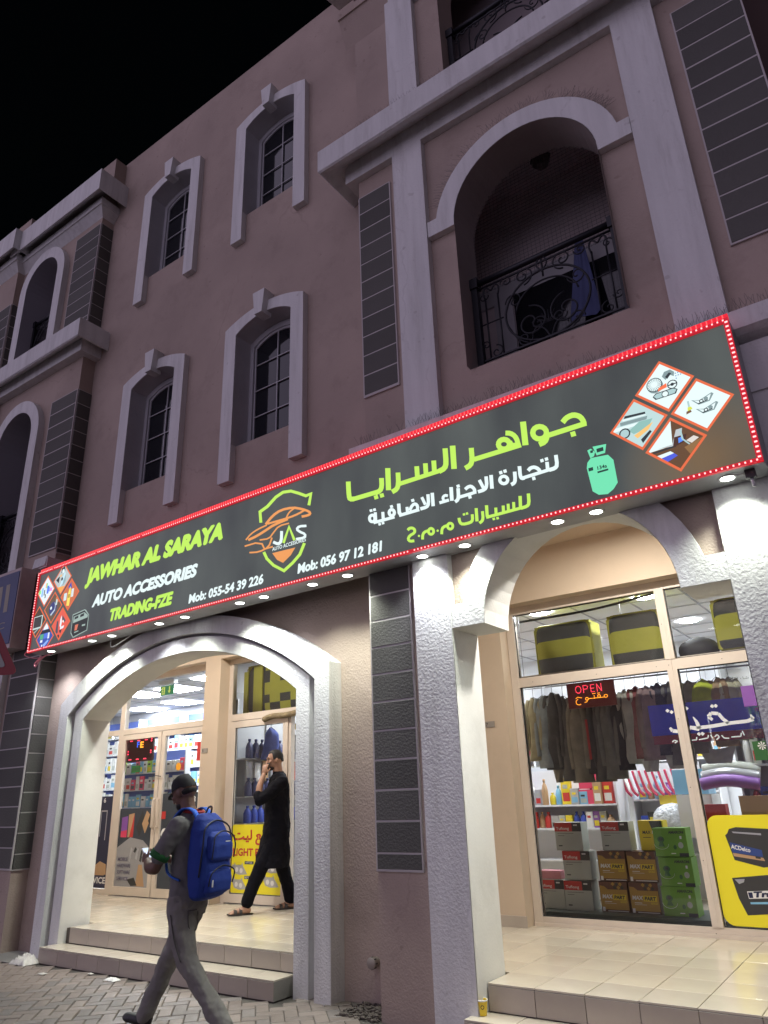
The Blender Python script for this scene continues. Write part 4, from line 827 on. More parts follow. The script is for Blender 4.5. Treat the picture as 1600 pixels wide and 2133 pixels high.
picture(8.158, 4.096, .203, WB_, [(GB, circ(-.28, .10, .27)), (DK, circ(-.30, .16, .27)), (WB_, circ(-.30, .16, .24))] + spk + [(WB_, circ(-.30, .16, .085)),
    (GB, [(.0,.35),(.1,.5),(.3,.52),(.42,.38),(.38,.22),(.25,.34),(.1,.18)]), (DK, [(.1,.3),(.25,.42),(.32,.36),(.16,.2)]), (DK, circ(.28, -.06, .17)), (WB_, circ(.28, -.06, .135)), (DK, circ(.28, -.06, .06)), (DK, rect(.13,-.08,.43,-.04)),
    ((1,.2,.08), [(-.22,-.16),(.1,-.1),(.1,.06),(-.18,-.04)]), (DK, [(-.42,-.30),(-.3,-.2),(.3,-.2),(.42,-.30),(.34,-.44),(-.34,-.44)]), (TQ, [(-.38,-.30),(-.28,-.23),(.28,-.23),(.38,-.30),(.30,-.41),(-.30,-.41)]), (DK, circ(0,-.33,.12)), (WB_, circ(0,-.33,.095))]
    + [((.2,.35,.6), circ(.45+.08*(i % 3), .30-.1*(i//3), .025, 6)) for i in range(7)], 'white diamond picture of brake disc, steering wheel and grille')
def lampshape(x, y): return [(GB, [(x-.35,y+.10),(x-.1,y+.02),(x+.3,y+.16),(x+.36,y+.1),(x+.2,y-.12),(x-.15,y-.14)]), (WB_, [(x-.28,y+.07),(x-.1,y-.01),(x+.28,y+.12),(x+.18,y-.08),(x-.13,y-.11)]), (DK, circ(x-.05,y-.04,.07)), (GB, circ(x+.1,y+.0,.07)), (WB_, circ(x-.05,y-.04,.04)), (DK, [(x-.2,y-.09),(x+.15,y-.05),(x+.15,y-.08),(x-.15,y-.12)])]
picture(8.368, 3.872, .203, WB_, lampshape(.06, .16) + lampshape(.14, -.20) + [((.75,.8,.1), [(-.46,-.1),(-.3,-.06),(-.33,.04),(-.44,.04)]), (TQ, rect(-.42,.04,-.36,.26)), ((.2,.1,.05), [(-.52,-.2),(-.34,-.16),(-.36,-.08),(-.5,-.1)])], 'white diamond picture of two headlights and a bulb')
picture(7.942, 3.874, .203, (.55,.75,.75), [(DK, [(-.4,.45),(.3,.38),(.3,.3),(-.45,.36)]), (WB_, [(-.5,.34),(.3,.28),(.3,.24),(-.5,.28)]), (GB, [(-.6,.25),(.35,.2),(.3,.08),(-.6,.12)]), (WB_, [(-.9,.1),(.1,.06),(.1,-.02),(-.9,-.05)]), ((.3,.55,.5), [(-.35,-.15),(.05,.08),(.5,.05),(.3,-.25),(-.2,-.32)]), ((1,.6,.2), [(-.2,-.38),(.35,-.14),(.5,-.08),(.3,-.32),(-.1,-.52)]), (DK, circ(-.5,-.2,.2)), (TQ, circ(-.5,-.2,.15)), (DK, [(0,-.6),(.35,-.35),(.4,-.42),(.05,-.75)])], 'diamond picture of window film and car seats')
picture(8.157, 3.647, .203, (.14,.07,.03), [(WB_, [(-.9,-.05),(-.1,-.02),(.0,1),(-.9,.9)]), ((.55,.6,.62), [(-.6,0),(-.1,.02),(.1,.5),(.3,.5),(.2,.1),(-.1,-.05)]), (DK, [(-.75,-.08),(0,-.04),(0,-.1),(-.75,-.13)]), ((.07,.03,.02), [(-.1,-.1),(.3,0),(.4,.25),(0,.25)]), ((.1,.3,1), [(.1,.0),(.25,.04),(.27,.2),(.12,.18)]), (WB_, [(-.7,-.25),(-.2,-.2),(-.1,-.3),(-.55,-.38)]), ((.08,.12,.75), [(-.6,-.38),(-.1,-.3),(.0,-.42),(-.35,-.55)]), ((.8,.75,.7), [(.35,.02),(.6,.12),(.75,.0),(.5,-.12)]), (TQ, [(.2,.45),(.26,.45),(.28,.1),(.5,-.2),(.46,-.22),(.22,.1)]), ((.3,.16,.06), [(.25,-.2),(.9,0),(.4,-.5)])], 'brown diamond picture of a car dashboard')
LD = .212
picture(.234, 4.145, LD, (.85,.95,1), [((.1,.2,.9), rect(.1,-.2,.3,.3)), ((.3,.6,1), rect(-.5,-.3,-.3,.25)), (DK, rect(-.22,-.25,-.12,.1)), ((1,.4,.2), rect(-.1,.2,.0,.5)), ((.2,.8,.3), rect(.02,.15,.12,.5)), ((.2,.4,.9), rect(.32,-.1,.45,.2)), (DK, rect(-.05,-.45,.05,-.2)), ((.6,.8,1), rect(-.02,-.15,.07,.15)), ((.3,.9,.3), rect(-.8,-.1,-.55,.15)), ((.9,.3,.7), rect(.45,-.1,.7,.1))], 'left diamond picture of spray cans and bottles')
picture(.597, 4.235, LD, (.55,.62,.62), [(DK, [(-.2,.7),(.1,.8),(.2,.5),(-.2,.4)]), (WB_, circ(.0,.5,.13)), ((.6,.85,.95), [(-.25,-.5),(.0,.1),(.15,.45),(.3,.3),(.1,-.3)]), (DK, [(-.7,.05),(-.3,.25),(-.35,-.2)]), ((.3,.45,.5), [(.1,-.5),(.4,-.2),(.35,.2),(.15,-.1)]), ((1,.55,.15), [(-.3,.25),(-.1,.32),(-.1,.2),(-.35,.18)]), (DK, circ(-.02,.0,.1)), ((1,.45,.1), [(-.5,-.45),(.45,-.5),(.0,-1),(-.5,-.8)])], 'diamond picture of engine parts')
picture(.818, 3.992, LD, (.65,.18,.08), [((.06,.1,.5), [(-.25,.5),(.0,.75),(.15,.4),(-.1,.3)]), ((1,.8,.15), [(-.22,-.65),(-.2,.05),(-.1,.35),(.05,.35),(.1,.05),(.08,-.7)]), ((.5,.35,.05), rect(-.16,-.2,.04,.02)), ((.75,.85,.85), rect(.15,-.2,.4,.3)), ((.7,.85,.9), rect(-.6,-.3,-.3,.15)), ((.2,.02,.02), [(-.2,-.85),(.1,-.85),(0,-1)]), ((1,.85,.3), [(-.1,.35),(-.02,.5),(.04,.35)])], 'diamond picture of a yellow oil bottle')
picture(.462, 3.885, LD, (.16,.11,.07), [((.06,.07,.22), circ(.0,-.05,.42)), ((.5,.6,.7), circ(.08,.0,.2, ry=.3)), ((.05,.06,.2), circ(.03,-.0,.18, ry=.3)), (WB_, circ(-.2,-.0,.1)), ((.7,.25,.1), [(.3,.8),(.6,.3),(.35,.2),(.2,.5)]), ((.6,.75,.75), rect(.25,.1,.42,.45)), ((.55,.65,.75), [(-.2,-.4),(.25,-.1),(.3,-.2),(-.1,-.5)])], 'diamond picture of a dark blue steering wheel')
picture(.128, 3.755, LD, (.08,.06,.04), [((.6,.75,.72), rect(-.5,-.45,.55,.35)), ((.05,.05,.05), rect(-.4,-.35,.45,.3)), ((.4,.5,.5), [(-.5,-.7),(.3,-.4),(.3,-.45),(-.4,-.8)])], 'diamond picture of a car screen cut off by the sign edge')
picture(.698, 3.64, LD, (.85,.13,.09), [((.08,.09,.12), [(-.45,.2),(-.3,.25),(-.2,-.5),(-.5,-.6)]), ((.9,.95,1), [(-.1,.3),(.0,.5),(.1,.1),(.05,-.3),(-.1,-.1)]), ((.08,.1,.12), [(.1,.5),(.5,.1),(.3,.0),(.1,.25)]), ((.9,.95,1), [(0,-.2),(.4,-.15),(.35,-.3),(.0,-.35)]), (DK, [(-.1,-.4),(.2,-.35),(.1,-.6)]), ((1,.9,.85), [(.2,.2),(.35,.1),(.3,0),(.15,.1)]), (DK, circ(-.1,-.75,.12))], 'diamond picture of red dashboard trims')
picture(.362, 3.515, LD, (.05,.10,.45), [((.85,.95,1), [(-.1,.9),(.1,.9),(.3,.5),(-.3,.5)]), ((.02,.03,.04), rect(-.6,.28,.6,.48)), ((.1,.45,.25), rect(-.55,-.05,-.15,.25)), ((.1,.2,.8), rect(-.1,-.05,.3,.25)), ((.8,.9,1), rect(.32,-.1,.5,.25)), ((.9,.95,1), rect(-.45,-.25,-.2,-.1)), ((.3,.5,1), [(-.1,-.4),(.4,-.15),(.5,-.25),(0,-.6)]), ((.9,.95,1), circ(-.2,-.45,.07))], 'diamond picture of a coloured display screen')
# refrigerant cylinder and battery pictures
q = MB(); TE = emi('sign_aqua', (.22, 1.0, .58), .8); TD = emi('sign_dark_print', (.02, .06, .05), .8)
T_ = [(7.575, 3.728), (7.70, 3.715), (7.732, 3.665), (7.736, 3.49), (7.70, 3.45), (7.655, 3.425), (7.592, 3.437), (7.552, 3.475), (7.535, 3.66), (7.545, 3.70)]
for P_ in (T_, [(7.558, 3.794), (7.585, 3.80), (7.612, 3.765), (7.60, 3.735), (7.572, 3.728)], [(7.60, 3.811), (7.70, 3.80), (7.682, 3.735), (7.62, 3.735)], ):
    for t in tessellate_polygon([[Vector((a, c, 0)) for a, c in P_]]): q.face([sg(*P_[i], .0024) for i in t], 0)
def rq(u0, v0, u1, v1, mi, h=.0032): q.face([sg(u0, v0, h), sg(u1, v0, h), sg(u1, v1, h), sg(u0, v1, h)], mi)
for a in ((7.625,3.755,7.675,3.785),(7.578,3.765,7.598,3.785),(7.607,3.598,7.686,3.612),(7.546,3.63,7.58,3.656)): rq(*a, 1)
put_text(q, '134a', (7.612, 3.622, 7.680, 3.650), lambda u, v, h=0: sg(u, v, .0035+h), .01, mi=1, bold=.001)
o = q.obj('cylinder_picture', [TE, TD], SG, fix=False)
q = MB(); BE = emi('sign_battery_edge', (.42, .55, .50), .9); BD = emi('sign_battery_black', (.035, .04, .04), .9); BR = emi('sign_battery_red', (.9, .25, .15), .8)
Bp = [(.947,3.713),(1.20,3.735),(1.23,3.722),(1.306,3.652),(1.304,3.462),(1.014,3.415),(.95,3.48)]
for k, (P_, mi, h) in enumerate(((Bp, 0, .0024), ([(.96,3.70),(1.2,3.722),(1.295,3.648),(1.292,3.47),(1.015,3.428),(.962,3.49)], 1, .0028), ([(.978,3.60),(1.28,3.622),(1.285,3.65),(1.2,3.70),(.975,3.68)], 0, .0031), ([(1.0,3.64),(1.08,3.65),(1.08,3.68),(1.0,3.67)], 1, .0034), ([(1.12,3.65),(1.2,3.655),(1.2,3.69),(1.12,3.68)], 1, .0034), ([(1.03,3.50),(1.08,3.50),(1.10,3.57),(1.03,3.57)], 2, .0034), ([(1.03,3.47),(1.12,3.48),(1.12,3.49),(1.03,3.485)], 0, .0034), ([(1.18,3.53),(1.25,3.53),(1.25,3.55),(1.18,3.55)], 0, .0034))):
    for t in tessellate_polygon([[Vector((a, c, 0)) for a, c in P_]]): q.face([sg(*P_[i], h) for i in t], mi)
q.obj('battery_picture', [BE, BD, BR], SG, fix=False)
# red light strips: channel and diodes
LEDC = mat('red_led_channel', (.25, .01, .015), .4, (1.0, .01, .03), .50)
LEDB = emi('led_diode', (1.0, .36, .36), 2.6)
LEDT = mat('red_led_fins', (.30, .01, .015), .4, (1.0, .01, .03), .80)
q = MB(); w = .034
sbox(q, 0, SL, Z0, Z0+w*.8, -.01, .016); sbox(q, 0, SL, Z1-w, Z1-.004, -.01, .016); sbox(q, 0, w, Z0, Z1, -.01, .017); sbox(q, SL-w, SL, Z0, Z1, -.01, .017)
q.obj('led_channel', LEDC, SG)
q = MB(); sbox(q, 0, SL, Z1, Z1+.046, -.04, -.012); q.obj('led_channel', LEDT, SG)['label'] = 'second red strip along the top'
q = MB(); u = .02
while u < SL:
    if random.random() < .03: u += .0345; continue
    sbox(q, u-.0045, u+.0045, Z1-.020, Z1-.010, .016, .020); sbox(q, u-.0045, u+.0045, Z0+.008, Z0+.019, .016, .020); u += .0345
v = Z0+.03
while v < Z1:
    sbox(q, .008, .024, v-.006, v+.006, .017, .021); sbox(q, SL-.024, SL-.006, v-.005, v+.005, .017, .021); v += .0345
stuff(q.obj('led_diodes', LEDB, SG, fix=False))
q = MB(); u = .02
while u < SL: sbox(q, u-.004, u+.004, Z1+.006, Z1+.040, -.012, -.006); u += .0345
stuff(q.obj('led_fins', emi('led_fin', (1, .10, .10), 1.4), SG, fix=False))
# downlights on the underside
LENS = emi('downlight_lens', (.95, 1.0, .93), 14.0)
for i, u in enumerate((.32, 1.22, 1.62, 2.50, 2.94, 3.79, 4.13, 4.77, 5.19, 6.00, 6.41, 7.21, 7.51, 8.40)):
    c = sg(u, Z0, -.13)
    dl = MB(); dl.lathe([(.036, -.002), (.056, -.007), (.062, -.004), (.064, .0)], tuple(c), 20); d = dl.obj('downlight', mat('downlight_ring', (.6,.6,.6), .3, metal=.6), SG, True)
    le = MB(); le.lathe([(.0, -.009), (.030, -.008), (.048, -.003)], tuple(c), 20); le.obj('lens', LENS, d)
    L_ = bpy.data.lights.new('downlight_lamp', 'SPOT'); L_.energy = 58; L_.spot_size = radians(122); L_.spot_blend = .75; L_.shadow_soft_size = .05
    L_.color = (.93, 1.0, .86) if i % 3 else (.90, .93, 1.0)
    lo = bpy.data.objects.new('downlight_lamp', L_); COL.objects.link(lo); lo.location = c + Vector((0, 0, -.03)); lo.parent = d
# loose wires at both ends and the plug
q = MB(); q.tube(bez([(-9.0,4.92,3.40),(-8.97,4.88,3.33),(-8.75,4.90,3.27),(-8.6,4.95,3.29),(-8.52,5.0,3.33)], 6), .006, 6); q.tube(bez([(-8.62,4.96,3.30),(-8.66,4.9,3.22),(-8.72,4.9,3.16),(-8.75,4.9,3.20),(-8.66,4.92,3.28)], 6), .009, 6)
q.obj('loose_cable', mat('red_lit_cable', (.7,.25,.28), .4), SG, True)
q = MB(); q.tube(bez([(-7.2,5.18,3.39),(-7.35,5.16,3.33),(-7.5,5.14,3.275),(-7.56,5.14,3.29),(-7.57,5.14,3.36)], 6), .007, 6); q.obj('loose_cable', M_WHITEP, SG, True)
c = sg(SL-.10, Z0, -.10)
q = MB(); q.box(c.x-.03, c.x+.03, c.y-.03, c.y+.02, c.z-.055, c.z); q.obj('plug', M_BLACK, SG)
q = MB(); q.tube([(c.x+.0, c.y, c.z-.05), (c.x+.004, c.y, c.z-.11)], .011, 8); q.tube(bez([(c.x-.03, c.y, c.z-.01), (c.x-.09, c.y-.02, c.z-.012), (c.x-.14, c.y-.03, c.z-.004)], 5), .005, 6); q.obj('loose_cable', M_WHITEP, SG, True)

# ================================================================== NEIGHBOUR'S SIGN
NS = thing('neighbour_sign', 'unlit blue shop sign box with pale Arabic letters beside the lit sign', 'sign')
bx('cabinet', mat('dusty_white_metal', (.60,.50,.48), .6, var=.15, vscale=6, stains=.4), NS, -14, -9.43, 4.905, 5.12, 3.50, 4.60)
bx('face', mat('blue_sign_face', (.05,.075,.20), .5, var=.3, vscale=1.5), NS, -13.95, -9.45, 4.895, 4.906, 3.56, 4.555)
LT = mat('dull_beige_letters', (.36,.33,.27), .6)
q = MB(); fy = plane_y(4.893)
put_text(q, 'ﺍ ﻤﻟﺍ'.replace(' ', ''), (-10.6, 4.0, -9.62, 4.40), fy, .02)
put_text(q, 'L.L.C', (-10.25, 3.78, -9.62, 3.87), fy, .0)
q.obj('lettering', LT, NS, fix=False)
# road warning sign at the left edge
t = thing('warning_sign', 'red bordered triangular road sign cut off by the left picture edge', 'road sign', (-5.20, 2.36, 0), radians(33))
def tri(s, zc): return [(-s/2, zc-s*.29), (s/2, zc-s*.29), (0, zc+s*.577)]
def rtri(s, zc, r):
    P = tri(s, zc); out = []
    for i in range(3):
        p, a, b_ = Vector(P[i]), Vector(P[i-1]), Vector(P[(i+1) % 3])
        d1 = (a-p).normalized()*r; d2 = (b_-p).normalized()*r
        for k in range(5): u = k/4; out.append(tuple(p + d1*(1-u)**2 + d2*u*u))
    return out
q = MB(); q.plate(rtri(.88, 2.62, .06), [], 0, .004); q.obj('plate', mat('road_sign_red', (.30,.012,.02), .45), t)
q = MB(); q.plate(rtri(.70, 2.62, .03), [], -.004, -.001); q.obj('sign_field', mat('road_sign_white', (.42,.42,.40), .45), t)
q = MB(); q.tube([(0, .04, 0), (0, .04, 3.1)], .03, 12); q.obj('post', mat('galvanised_post', (.4,.4,.41), .4, metal=.6), t, True)
ORD = 'first second third fourth fifth sixth seventh eighth ninth tenth eleventh twelfth thirteenth fourteenth fifteenth sixteenth seventeenth eighteenth nineteenth twentieth'.split() + ['twenty-'+w for w in 'first second third fourth fifth sixth seventh eighth ninth'.split()] + ['thirtieth'] + ['thirty-'+w for w in 'first second third fourth fifth sixth seventh eighth ninth'.split()]
# ================================================================== ARCADE BEHIND THE ARCHES
GY = 7.35
aw = MB()
aw.plate([(-8.165, PZ), (-7.85, PZ), (-7.85, 3.43), (-6.3, 3.43), (-6.3, PZ), (-3.45, PZ), (-3.45, 3.43), (3.0, 3.43), (3.0, 4.0), (-13.5, 4.0), (-13.5, 3.43), (-8.165, 3.43)], [], 7.15, 7.42)
arcade = aw.obj('arcade_wall', M_BEIGE, BL)
q = MB(); q.face([(-13.5, 5.6, 4.0), (3, 5.4, 4.0), (3, 7.42, 4.0), (-13.5, 7.42, 4.0)]); q.obj('arcade_ceiling', M_BEIGE, BL, fix=False)
bx('arcade_end_wall', M_BEIGE, BL, -13.6, -13.5, 5.5, 7.4, PZ, 4)
bx('arcade_end_wall', M_BEIGE, BL, 1.4, 1.5, 5.4, 7.4, PZ, 4)
bx('skirting', M_RISER, BL, -6.3, -3.44, 7.138, 7.15, PZ, PZ+.10)
bx('skirting', M_RISER, BL, -8.17, -7.84, 7.138, 7.15, PZ, PZ+.10)
for x, n_ in ((-8.03, 2), (-3.60, 1)):
    t = thing('number_plate', 'small grey number plate on the beige column between the shop doors' if n_ == 2 else 'small grey plate on the beige wall left of the clothes window', 'plate', (x-.06, 7.149, 2.19))
    bx('plate', mat('grey_plate', (.28,.25,.22), .5), t, -.055, .055, -.006, 0, -.03, .03)
    q = MB(); put_text(q, '7' if n_ == 1 else '5', (-.045, -.015, -.02, .015), plane_y(-.0065), .01); q.obj('number', M_BLACK, t, fix=False)
for k, (x, y, lab) in enumerate(((-6.9, 6.0, 'round lamp on the arcade ceiling over the left shop door'), (-1.8, 5.85, 'round lamp on the arcade ceiling inside the right arch'), (-9.6, 6.2, 'round lamp on the arcade ceiling at the far left end'))):
    t = thing('ceiling_lamp', lab, 'lamp', (x, y, 3.99), group='arcade ceiling lamps')
    q = MB(); q.lathe([(.0, -.03), (.07, -.028), (.09, -.02)], sides=20); q.obj('lens', emi('arcade_lens', (1, .93, .80), 12), t)
    q = MB(); q.lathe([(.09, -.025), (.11, -.02), (.115, 0)], sides=20); q.obj('lamp_ring', M_WHITEP, t, True)
    L_ = bpy.data.lights.new('arcade_lamp', 'AREA'); L_.shape = 'DISK'; L_.size = .18; L_.energy = 98 if k == 1 else 68; L_.color = (1, .95, .86)
    lo = bpy.data.objects.new('arcade_lamp', L_); COL.objects.link(lo); lo.parent = t; lo.location = (0, 0, -.05)

# ================================================================== SHOP ROOMS
M_CEIL = mat('ceiling_board', (.72,.72,.74), .9)
M_CEILG = mat('ceiling_grid', (.30,.30,.32), .6)
M_WALLW = mat('shop_white_wall', (.72,.73,.76), .8)
M_WALLB = mat('shop_blue_panel', (.10,.16,.50), .6)
def room(name, label_, x0, x1, y0, y1, z0, z1, wm, grid):
    q = MB()
    q.face([(x0, y1, z0), (x1, y1, z0), (x1, y1, z1), (x0, y1, z1)]); q.face([(x0, y0, z0), (x0, y1, z0), (x0, y1, z1), (x0, y0, z1)]); q.face([(x1, y0, z0), (x1, y1, z0), (x1, y1, z1), (x1, y0, z1)])
    r = struct(q.obj(name, wm, None, fix=False))
    q = MB(); q.face([(x0, y0, z0), (x1, y0, z0), (x1, y1, z0), (x0, y1, z0)]); q.obj('shop_floor', M_TILE, r, fix=False)
    q = MB(); q.face([(x0, y0, z1), (x1, y0, z1), (x1, y1, z1), (x0, y1, z1)]); c = q.obj('shop_ceiling', M_CEIL, r, fix=False)
    if grid:
        q = MB(); x = x0 + .3
        while x < x1: q.box(x-.012, x+.012, y0, y1, z1-.006, z1-.001); x += .6
        y = y0 + .1
        while y < y1: q.box(x0, x1, y-.012, y+.012, z1-.0075, z1-.0065); y += .6
        q.obj('ceiling_grid', M_CEILG, c, fix=False)
    return r
room('phone_shop_room', '', -15.2, -8.02, 7.42, 10.6, PZ, 3.43, M_WALLW, True)
room('accessories_shop_room', '', -7.98, 3.2, 7.43, 11.0, PZ, 3.46, M_WALLW, True)
PANEL = emi('ceiling_panel_light', (.88, .94, 1.0), 56.0); TUBE = emi('tube_light', (.85, .92, 1.0), 20.0)
for (x, y) in ((-10.55, 8.62), (-11.95, 9.9), (-11.55, 8.65), (-9.2, 8.3), (-13.4, 8.9), (-13.3, 10.1)):
    o = bx('panel_light', PANEL, None, x-.29, x+.29, y-.29, y+.29, 3.412, 3.424)
    tag(o, 'square ceiling light of the phone shop '+{(-10.55,8.62):'right behind the exit sign',(-11.95,9.9):'deep behind the exit sign',(-11.55,8.65):'left of the exit sign near the glass',(-9.2,8.3):'at the right edge of the left transom',(-13.4,8.9):'far left near the glass',(-13.3,10.1):'far left by the back wall'}[(x,y)], 'ceiling light', 'square ceiling lights of the phone shop')
for kk, (x, y) in enumerate(((-3.25, 7.85), (-2.05, 7.95), (-3.4, 9.9), (-2.0, 9.6), (-.6, 8.6), (-.7, 10.1), (-5.3, 8.3), (-5.5, 9.9), (-7.0, 8.6), (-7.0, 10.2), (.8, 9))):
    t = thing('round_ceiling_light', 'round shop ceiling light '+['near the glass above the left striped bag','near the glass above the transom mullion','deeper, behind the left striped bag','deeper, right of the mullion','right of the mullion near the middle','deep at the right end','behind the wall left of the window, near','behind the wall left of the window, far','inside the glass door, near','inside the glass door, far','at the far right end'][kk], 'ceiling light', (x, y, 3.455), group='round ceiling lights of the accessories shop')
    q = MB(); q.lathe([(0, -.012), (.10, -.011), (.115, -.006)], sides=20); q.obj('lens', emi('round_lens', (.92, .96, 1.0), 330), t)
    q = MB(); q.lathe([(.115, -.012), (.13, -.008), (.135, 0)], sides=20); q.obj('lamp_ring', M_WHITEP, t)

# ------------------------------------------------------------------ generic pieces
def carton(name, x0, x1, y0, y1, z0, z1, mats, prt, label, cat='box', group=None, rz=0):
    """cardboard carton; prt(b) adds the flat print of its front face"""
    cx, cy = (x0+x1)/2, (y0+y1)/2
    t = thing(name, label, cat, (cx, cy, z0), rz, group)
    q = MB(); q.bevbox(x0-cx, x1-cx, y0-cy, y1-cy, 0, z1-z0, .003); q.obj('box_body', mats[0], t)
    q = MB(); prt(q, x0-cx, x1-cx, y0-cy, z1-z0)
    if q.f: q.obj('printed_front', mats[1:], t, fix=False)
    return t
def frect(q, x0, x1, z0, z1, y, mi): q.face([(x0, y, z0), (x1, y, z0), (x1, y, z1), (x0, y, z1)], mi)
P_RED = mat('print_red', (.50,.035,.03), .5); P_GREY = mat('print_grey', (.42,.44,.39), .5); P_DARK = mat('print_dark', (.035,.035,.035), .5)
P_WHITE = mat('print_white', (.75,.75,.73), .5); P_GOLD = mat('print_gold', (.42,.25,.045), .45); P_BROWN = mat('print_brown', (.12,.045,.025), .5)
P_YEL = mat('print_yellow', (.75,.58,.03), .5); P_GREEN = mat('print_green', (.14,.32,.025), .45); P_DGREEN = mat('print_dark_green', (.03,.12,.03), .45)
P_BLUE = mat('print_blue', (.03,.07,.40), .45); P_SKY = mat('print_sky', (.20,.45,.65), .45); P_PINKR = mat('print_pink_red', (.65,.05,.12), .5)
P_TAN = mat('print_tan', (.45,.28,.15), .6); P_PURPLE = mat('print_purple', (.22,.08,.35), .5); P_SILVER = mat('print_silver', (.45,.46,.48), .3, metal=.5); P_LGREEN = mat('print_lime', (.35,.62,.08), .5)
def tuf(q, x0, x1, y, h):
    y -= .0008; w = x1-x0
    frect(q, x0, x0+w*.66, h*.68, h*.995, y, 0); frect(q, x0+w*.66, x1, h*.68, h*.995, y, 1)
    put_text(q, 'Tuflong', (x0+w*.06, h*.71, x0+w*.55, h*.84), plane_y(y-.0006), .015, mi=2)
    frect(q, x0+w*.1, x0+w*.7, h*.60, h*.612, y, 1); frect(q, x0+w*.1, x0+w*.35, h*.52, h*.535, y, 1); frect(q, x0+w*.1, x0+w*.24, h*.15, h*.19, y, 1)
    frect(q, x0+w*.72, x0+w*.86, h*.88, h*.93, y-.0005, 2)
def maxp(q, x0, x1, y, h):
    y -= .0008; w = x1-x0
    frect(q, x0, x1, h*.80, h*.995, y, 0)
    q.face([(x0+w*.02, y-.0004, h*.16), (x0+w*.14, y-.0004, h*.08), (x1-w*.02, y-.0004, h*.08), (x1-w*.02, y-.0004, h*.74), (x0+w*.3, y-.0004, h*.74), (x0+w*.18, y-.0004, h*.84), (x0+w*.02, y-.0004, h*.86)], 1)
    for i in range(3):
        for j in range(2):
            cx, cz = x0+w*(.5+.13*i+.06*j), h*(.92-.11*j); s = h*.07; q.face([(cx-s, y-.0007-.0001*(i+3*j), cz), (cx, y-.0007-.0001*(i+3*j), cz-s), (cx+s, y-.0007-.0001*(i+3*j), cz), (cx, y-.0007-.0001*(i+3*j), cz+s)], 1 if (i+j) % 2 == 0 else 4)
    frect(q, x0+w*.46, x0+w*.92, h*.40, h*.58, y-.0008, 2)
    put_text(q, 'MAX', (x0+w*.08, h*.44, x0+w*.45, h*.57), plane_y(y-.001), .03, .15, mi=3, bold=.001); put_text(q, 'PART', (x0+w*.50, h*.43, x0+w*.89, h*.55), plane_y(y-.0014), .03, .15, mi=4, bold=.001)
    put_text(q, 'GOLD', (x0+w*.70, h*.31, x0+w*.93, h*.38), plane_y(y-.001), .02, .15, mi=2)
    frect(q, x0+w*.14, x0+w*.4, h*.33, h*.35, y-.0008, 3); frect(q, x0+w*.14, x0+w*.55, h*.28, h*.29, y-.0008, 3); frect(q, x0+w*.22, x0+w*.95, h*.025, h*.05, y-.0008, 3); frect(q, x0+w*.04, x0+w*.13, h*.02, h*.16, y-.0009, 3)
def amaron(q, x0, x1, y, h):
    y -= .0008; w = x1-x0
    put_text(q, 'AMARON', (x0+w*.48, h*.80, x0+w*.93, h*.90), plane_y(y), .025, mi=0, bold=.0008)
    q.face([(x0+w*.22+w*.11*cos(a), y, h*.60+h*.11*sin(a)) for a in [2*pi*i/12 for i in range(12)]], 1)
    q.face([(x0+w*.22+w*.06*cos(a), y-.0003, h*.61+h*.06*sin(a)) for a in [2*pi*i/12 for i in range(12)]], 0)
    q.face([(x0+w*.12, y, h*.35), (x0+w*.32, y, h*.35), (x0+w*.27, y, h*.50), (x0+w*.17, y, h*.50)], 1)
    pts = [(x0+w*(.22+.22*cos(a)), y-.0006, h*(.44+.18*sin(a))) for a in [pi+pi*i/10 for i in range(11)]]
    q.tube(pts, .0016, 4, 2)
    q.face([(x0+w*.80+w*.08*cos(a), y, h*.40+h*.11*sin(a)) for a in [2*pi*i/12 for i in range(12)]], 3); q.face([(x0+w*.62+w*.05*cos(a), y, h*.33+h*.08*sin(a)) for a in [2*pi*i/12 for i in range(12)]], 1)
    frect(q, x0+w*.72, x1-.001, 0.002, h*.13, y, 4); frect(q, x0+w*.48, x0+w*.62, h*.10, h*.13, y, 2); frect(q, x0+w*.8, x0+w*.86, h*.62, h*.72, y, 2)
BY = 7.62
ledge = bx('display_ledge', mat('dark_green_board', (.02,.035,.03), .5), None, -3.60, .9, 7.46, 8.05, PZ, .412); tag(ledge, 'low dark shelf board under the stacked boxes inside the shop window', 'shelf')
tufm = [P_GREY, P_RED, P_DARK, P_WHITE]
for (x0, z, lab, dy) in ((-3.23, .412, 'grey and red battery box at the bottom of the left front stack', 0), (-3.215, .68, 'grey and red battery box in the middle of the left front stack', .01),
        (-3.265, .945, 'grey and red battery box on top of the left front stack', .0), (-3.53, .412, 'grey and red battery box in the window corner, left of the others', .03), (-2.80, .945, 'grey and red battery box standing on the brown boxes, left of the green ones', .05)):
    carton('battery_box', x0, x0+.285, BY+dy, BY+dy+.18, z, z+.26, tufm, tuf, lab, group='grey and red battery boxes')
o = bx('bag', mat('pink_bag', (.55,.22,.26), .5), None, -3.52, -3.28, 7.68, 7.82, .676, .75); tag(o, 'pinkish plastic wrap lying on the corner battery box', 'bag')
maxm = [P_GOLD, P_BROWN, P_GOLD, P_YEL, P_WHITE, P_DARK]
for (x0, z, lab) in ((-2.875, .412, 'brown and gold battery box, bottom left of the four'), (-2.585, .412, 'brown and gold battery box, bottom right of the four'), (-2.855, .68, 'brown and gold battery box, top left of the four'), (-2.565, .68, 'brown and gold battery box, top right of the four')):
    carton('battery_box', x0, x0+.275, BY+.02, BY+.20, z, z+.262, [P_BROWN]+maxm[1:], maxp, lab, group='brown and gold battery boxes')
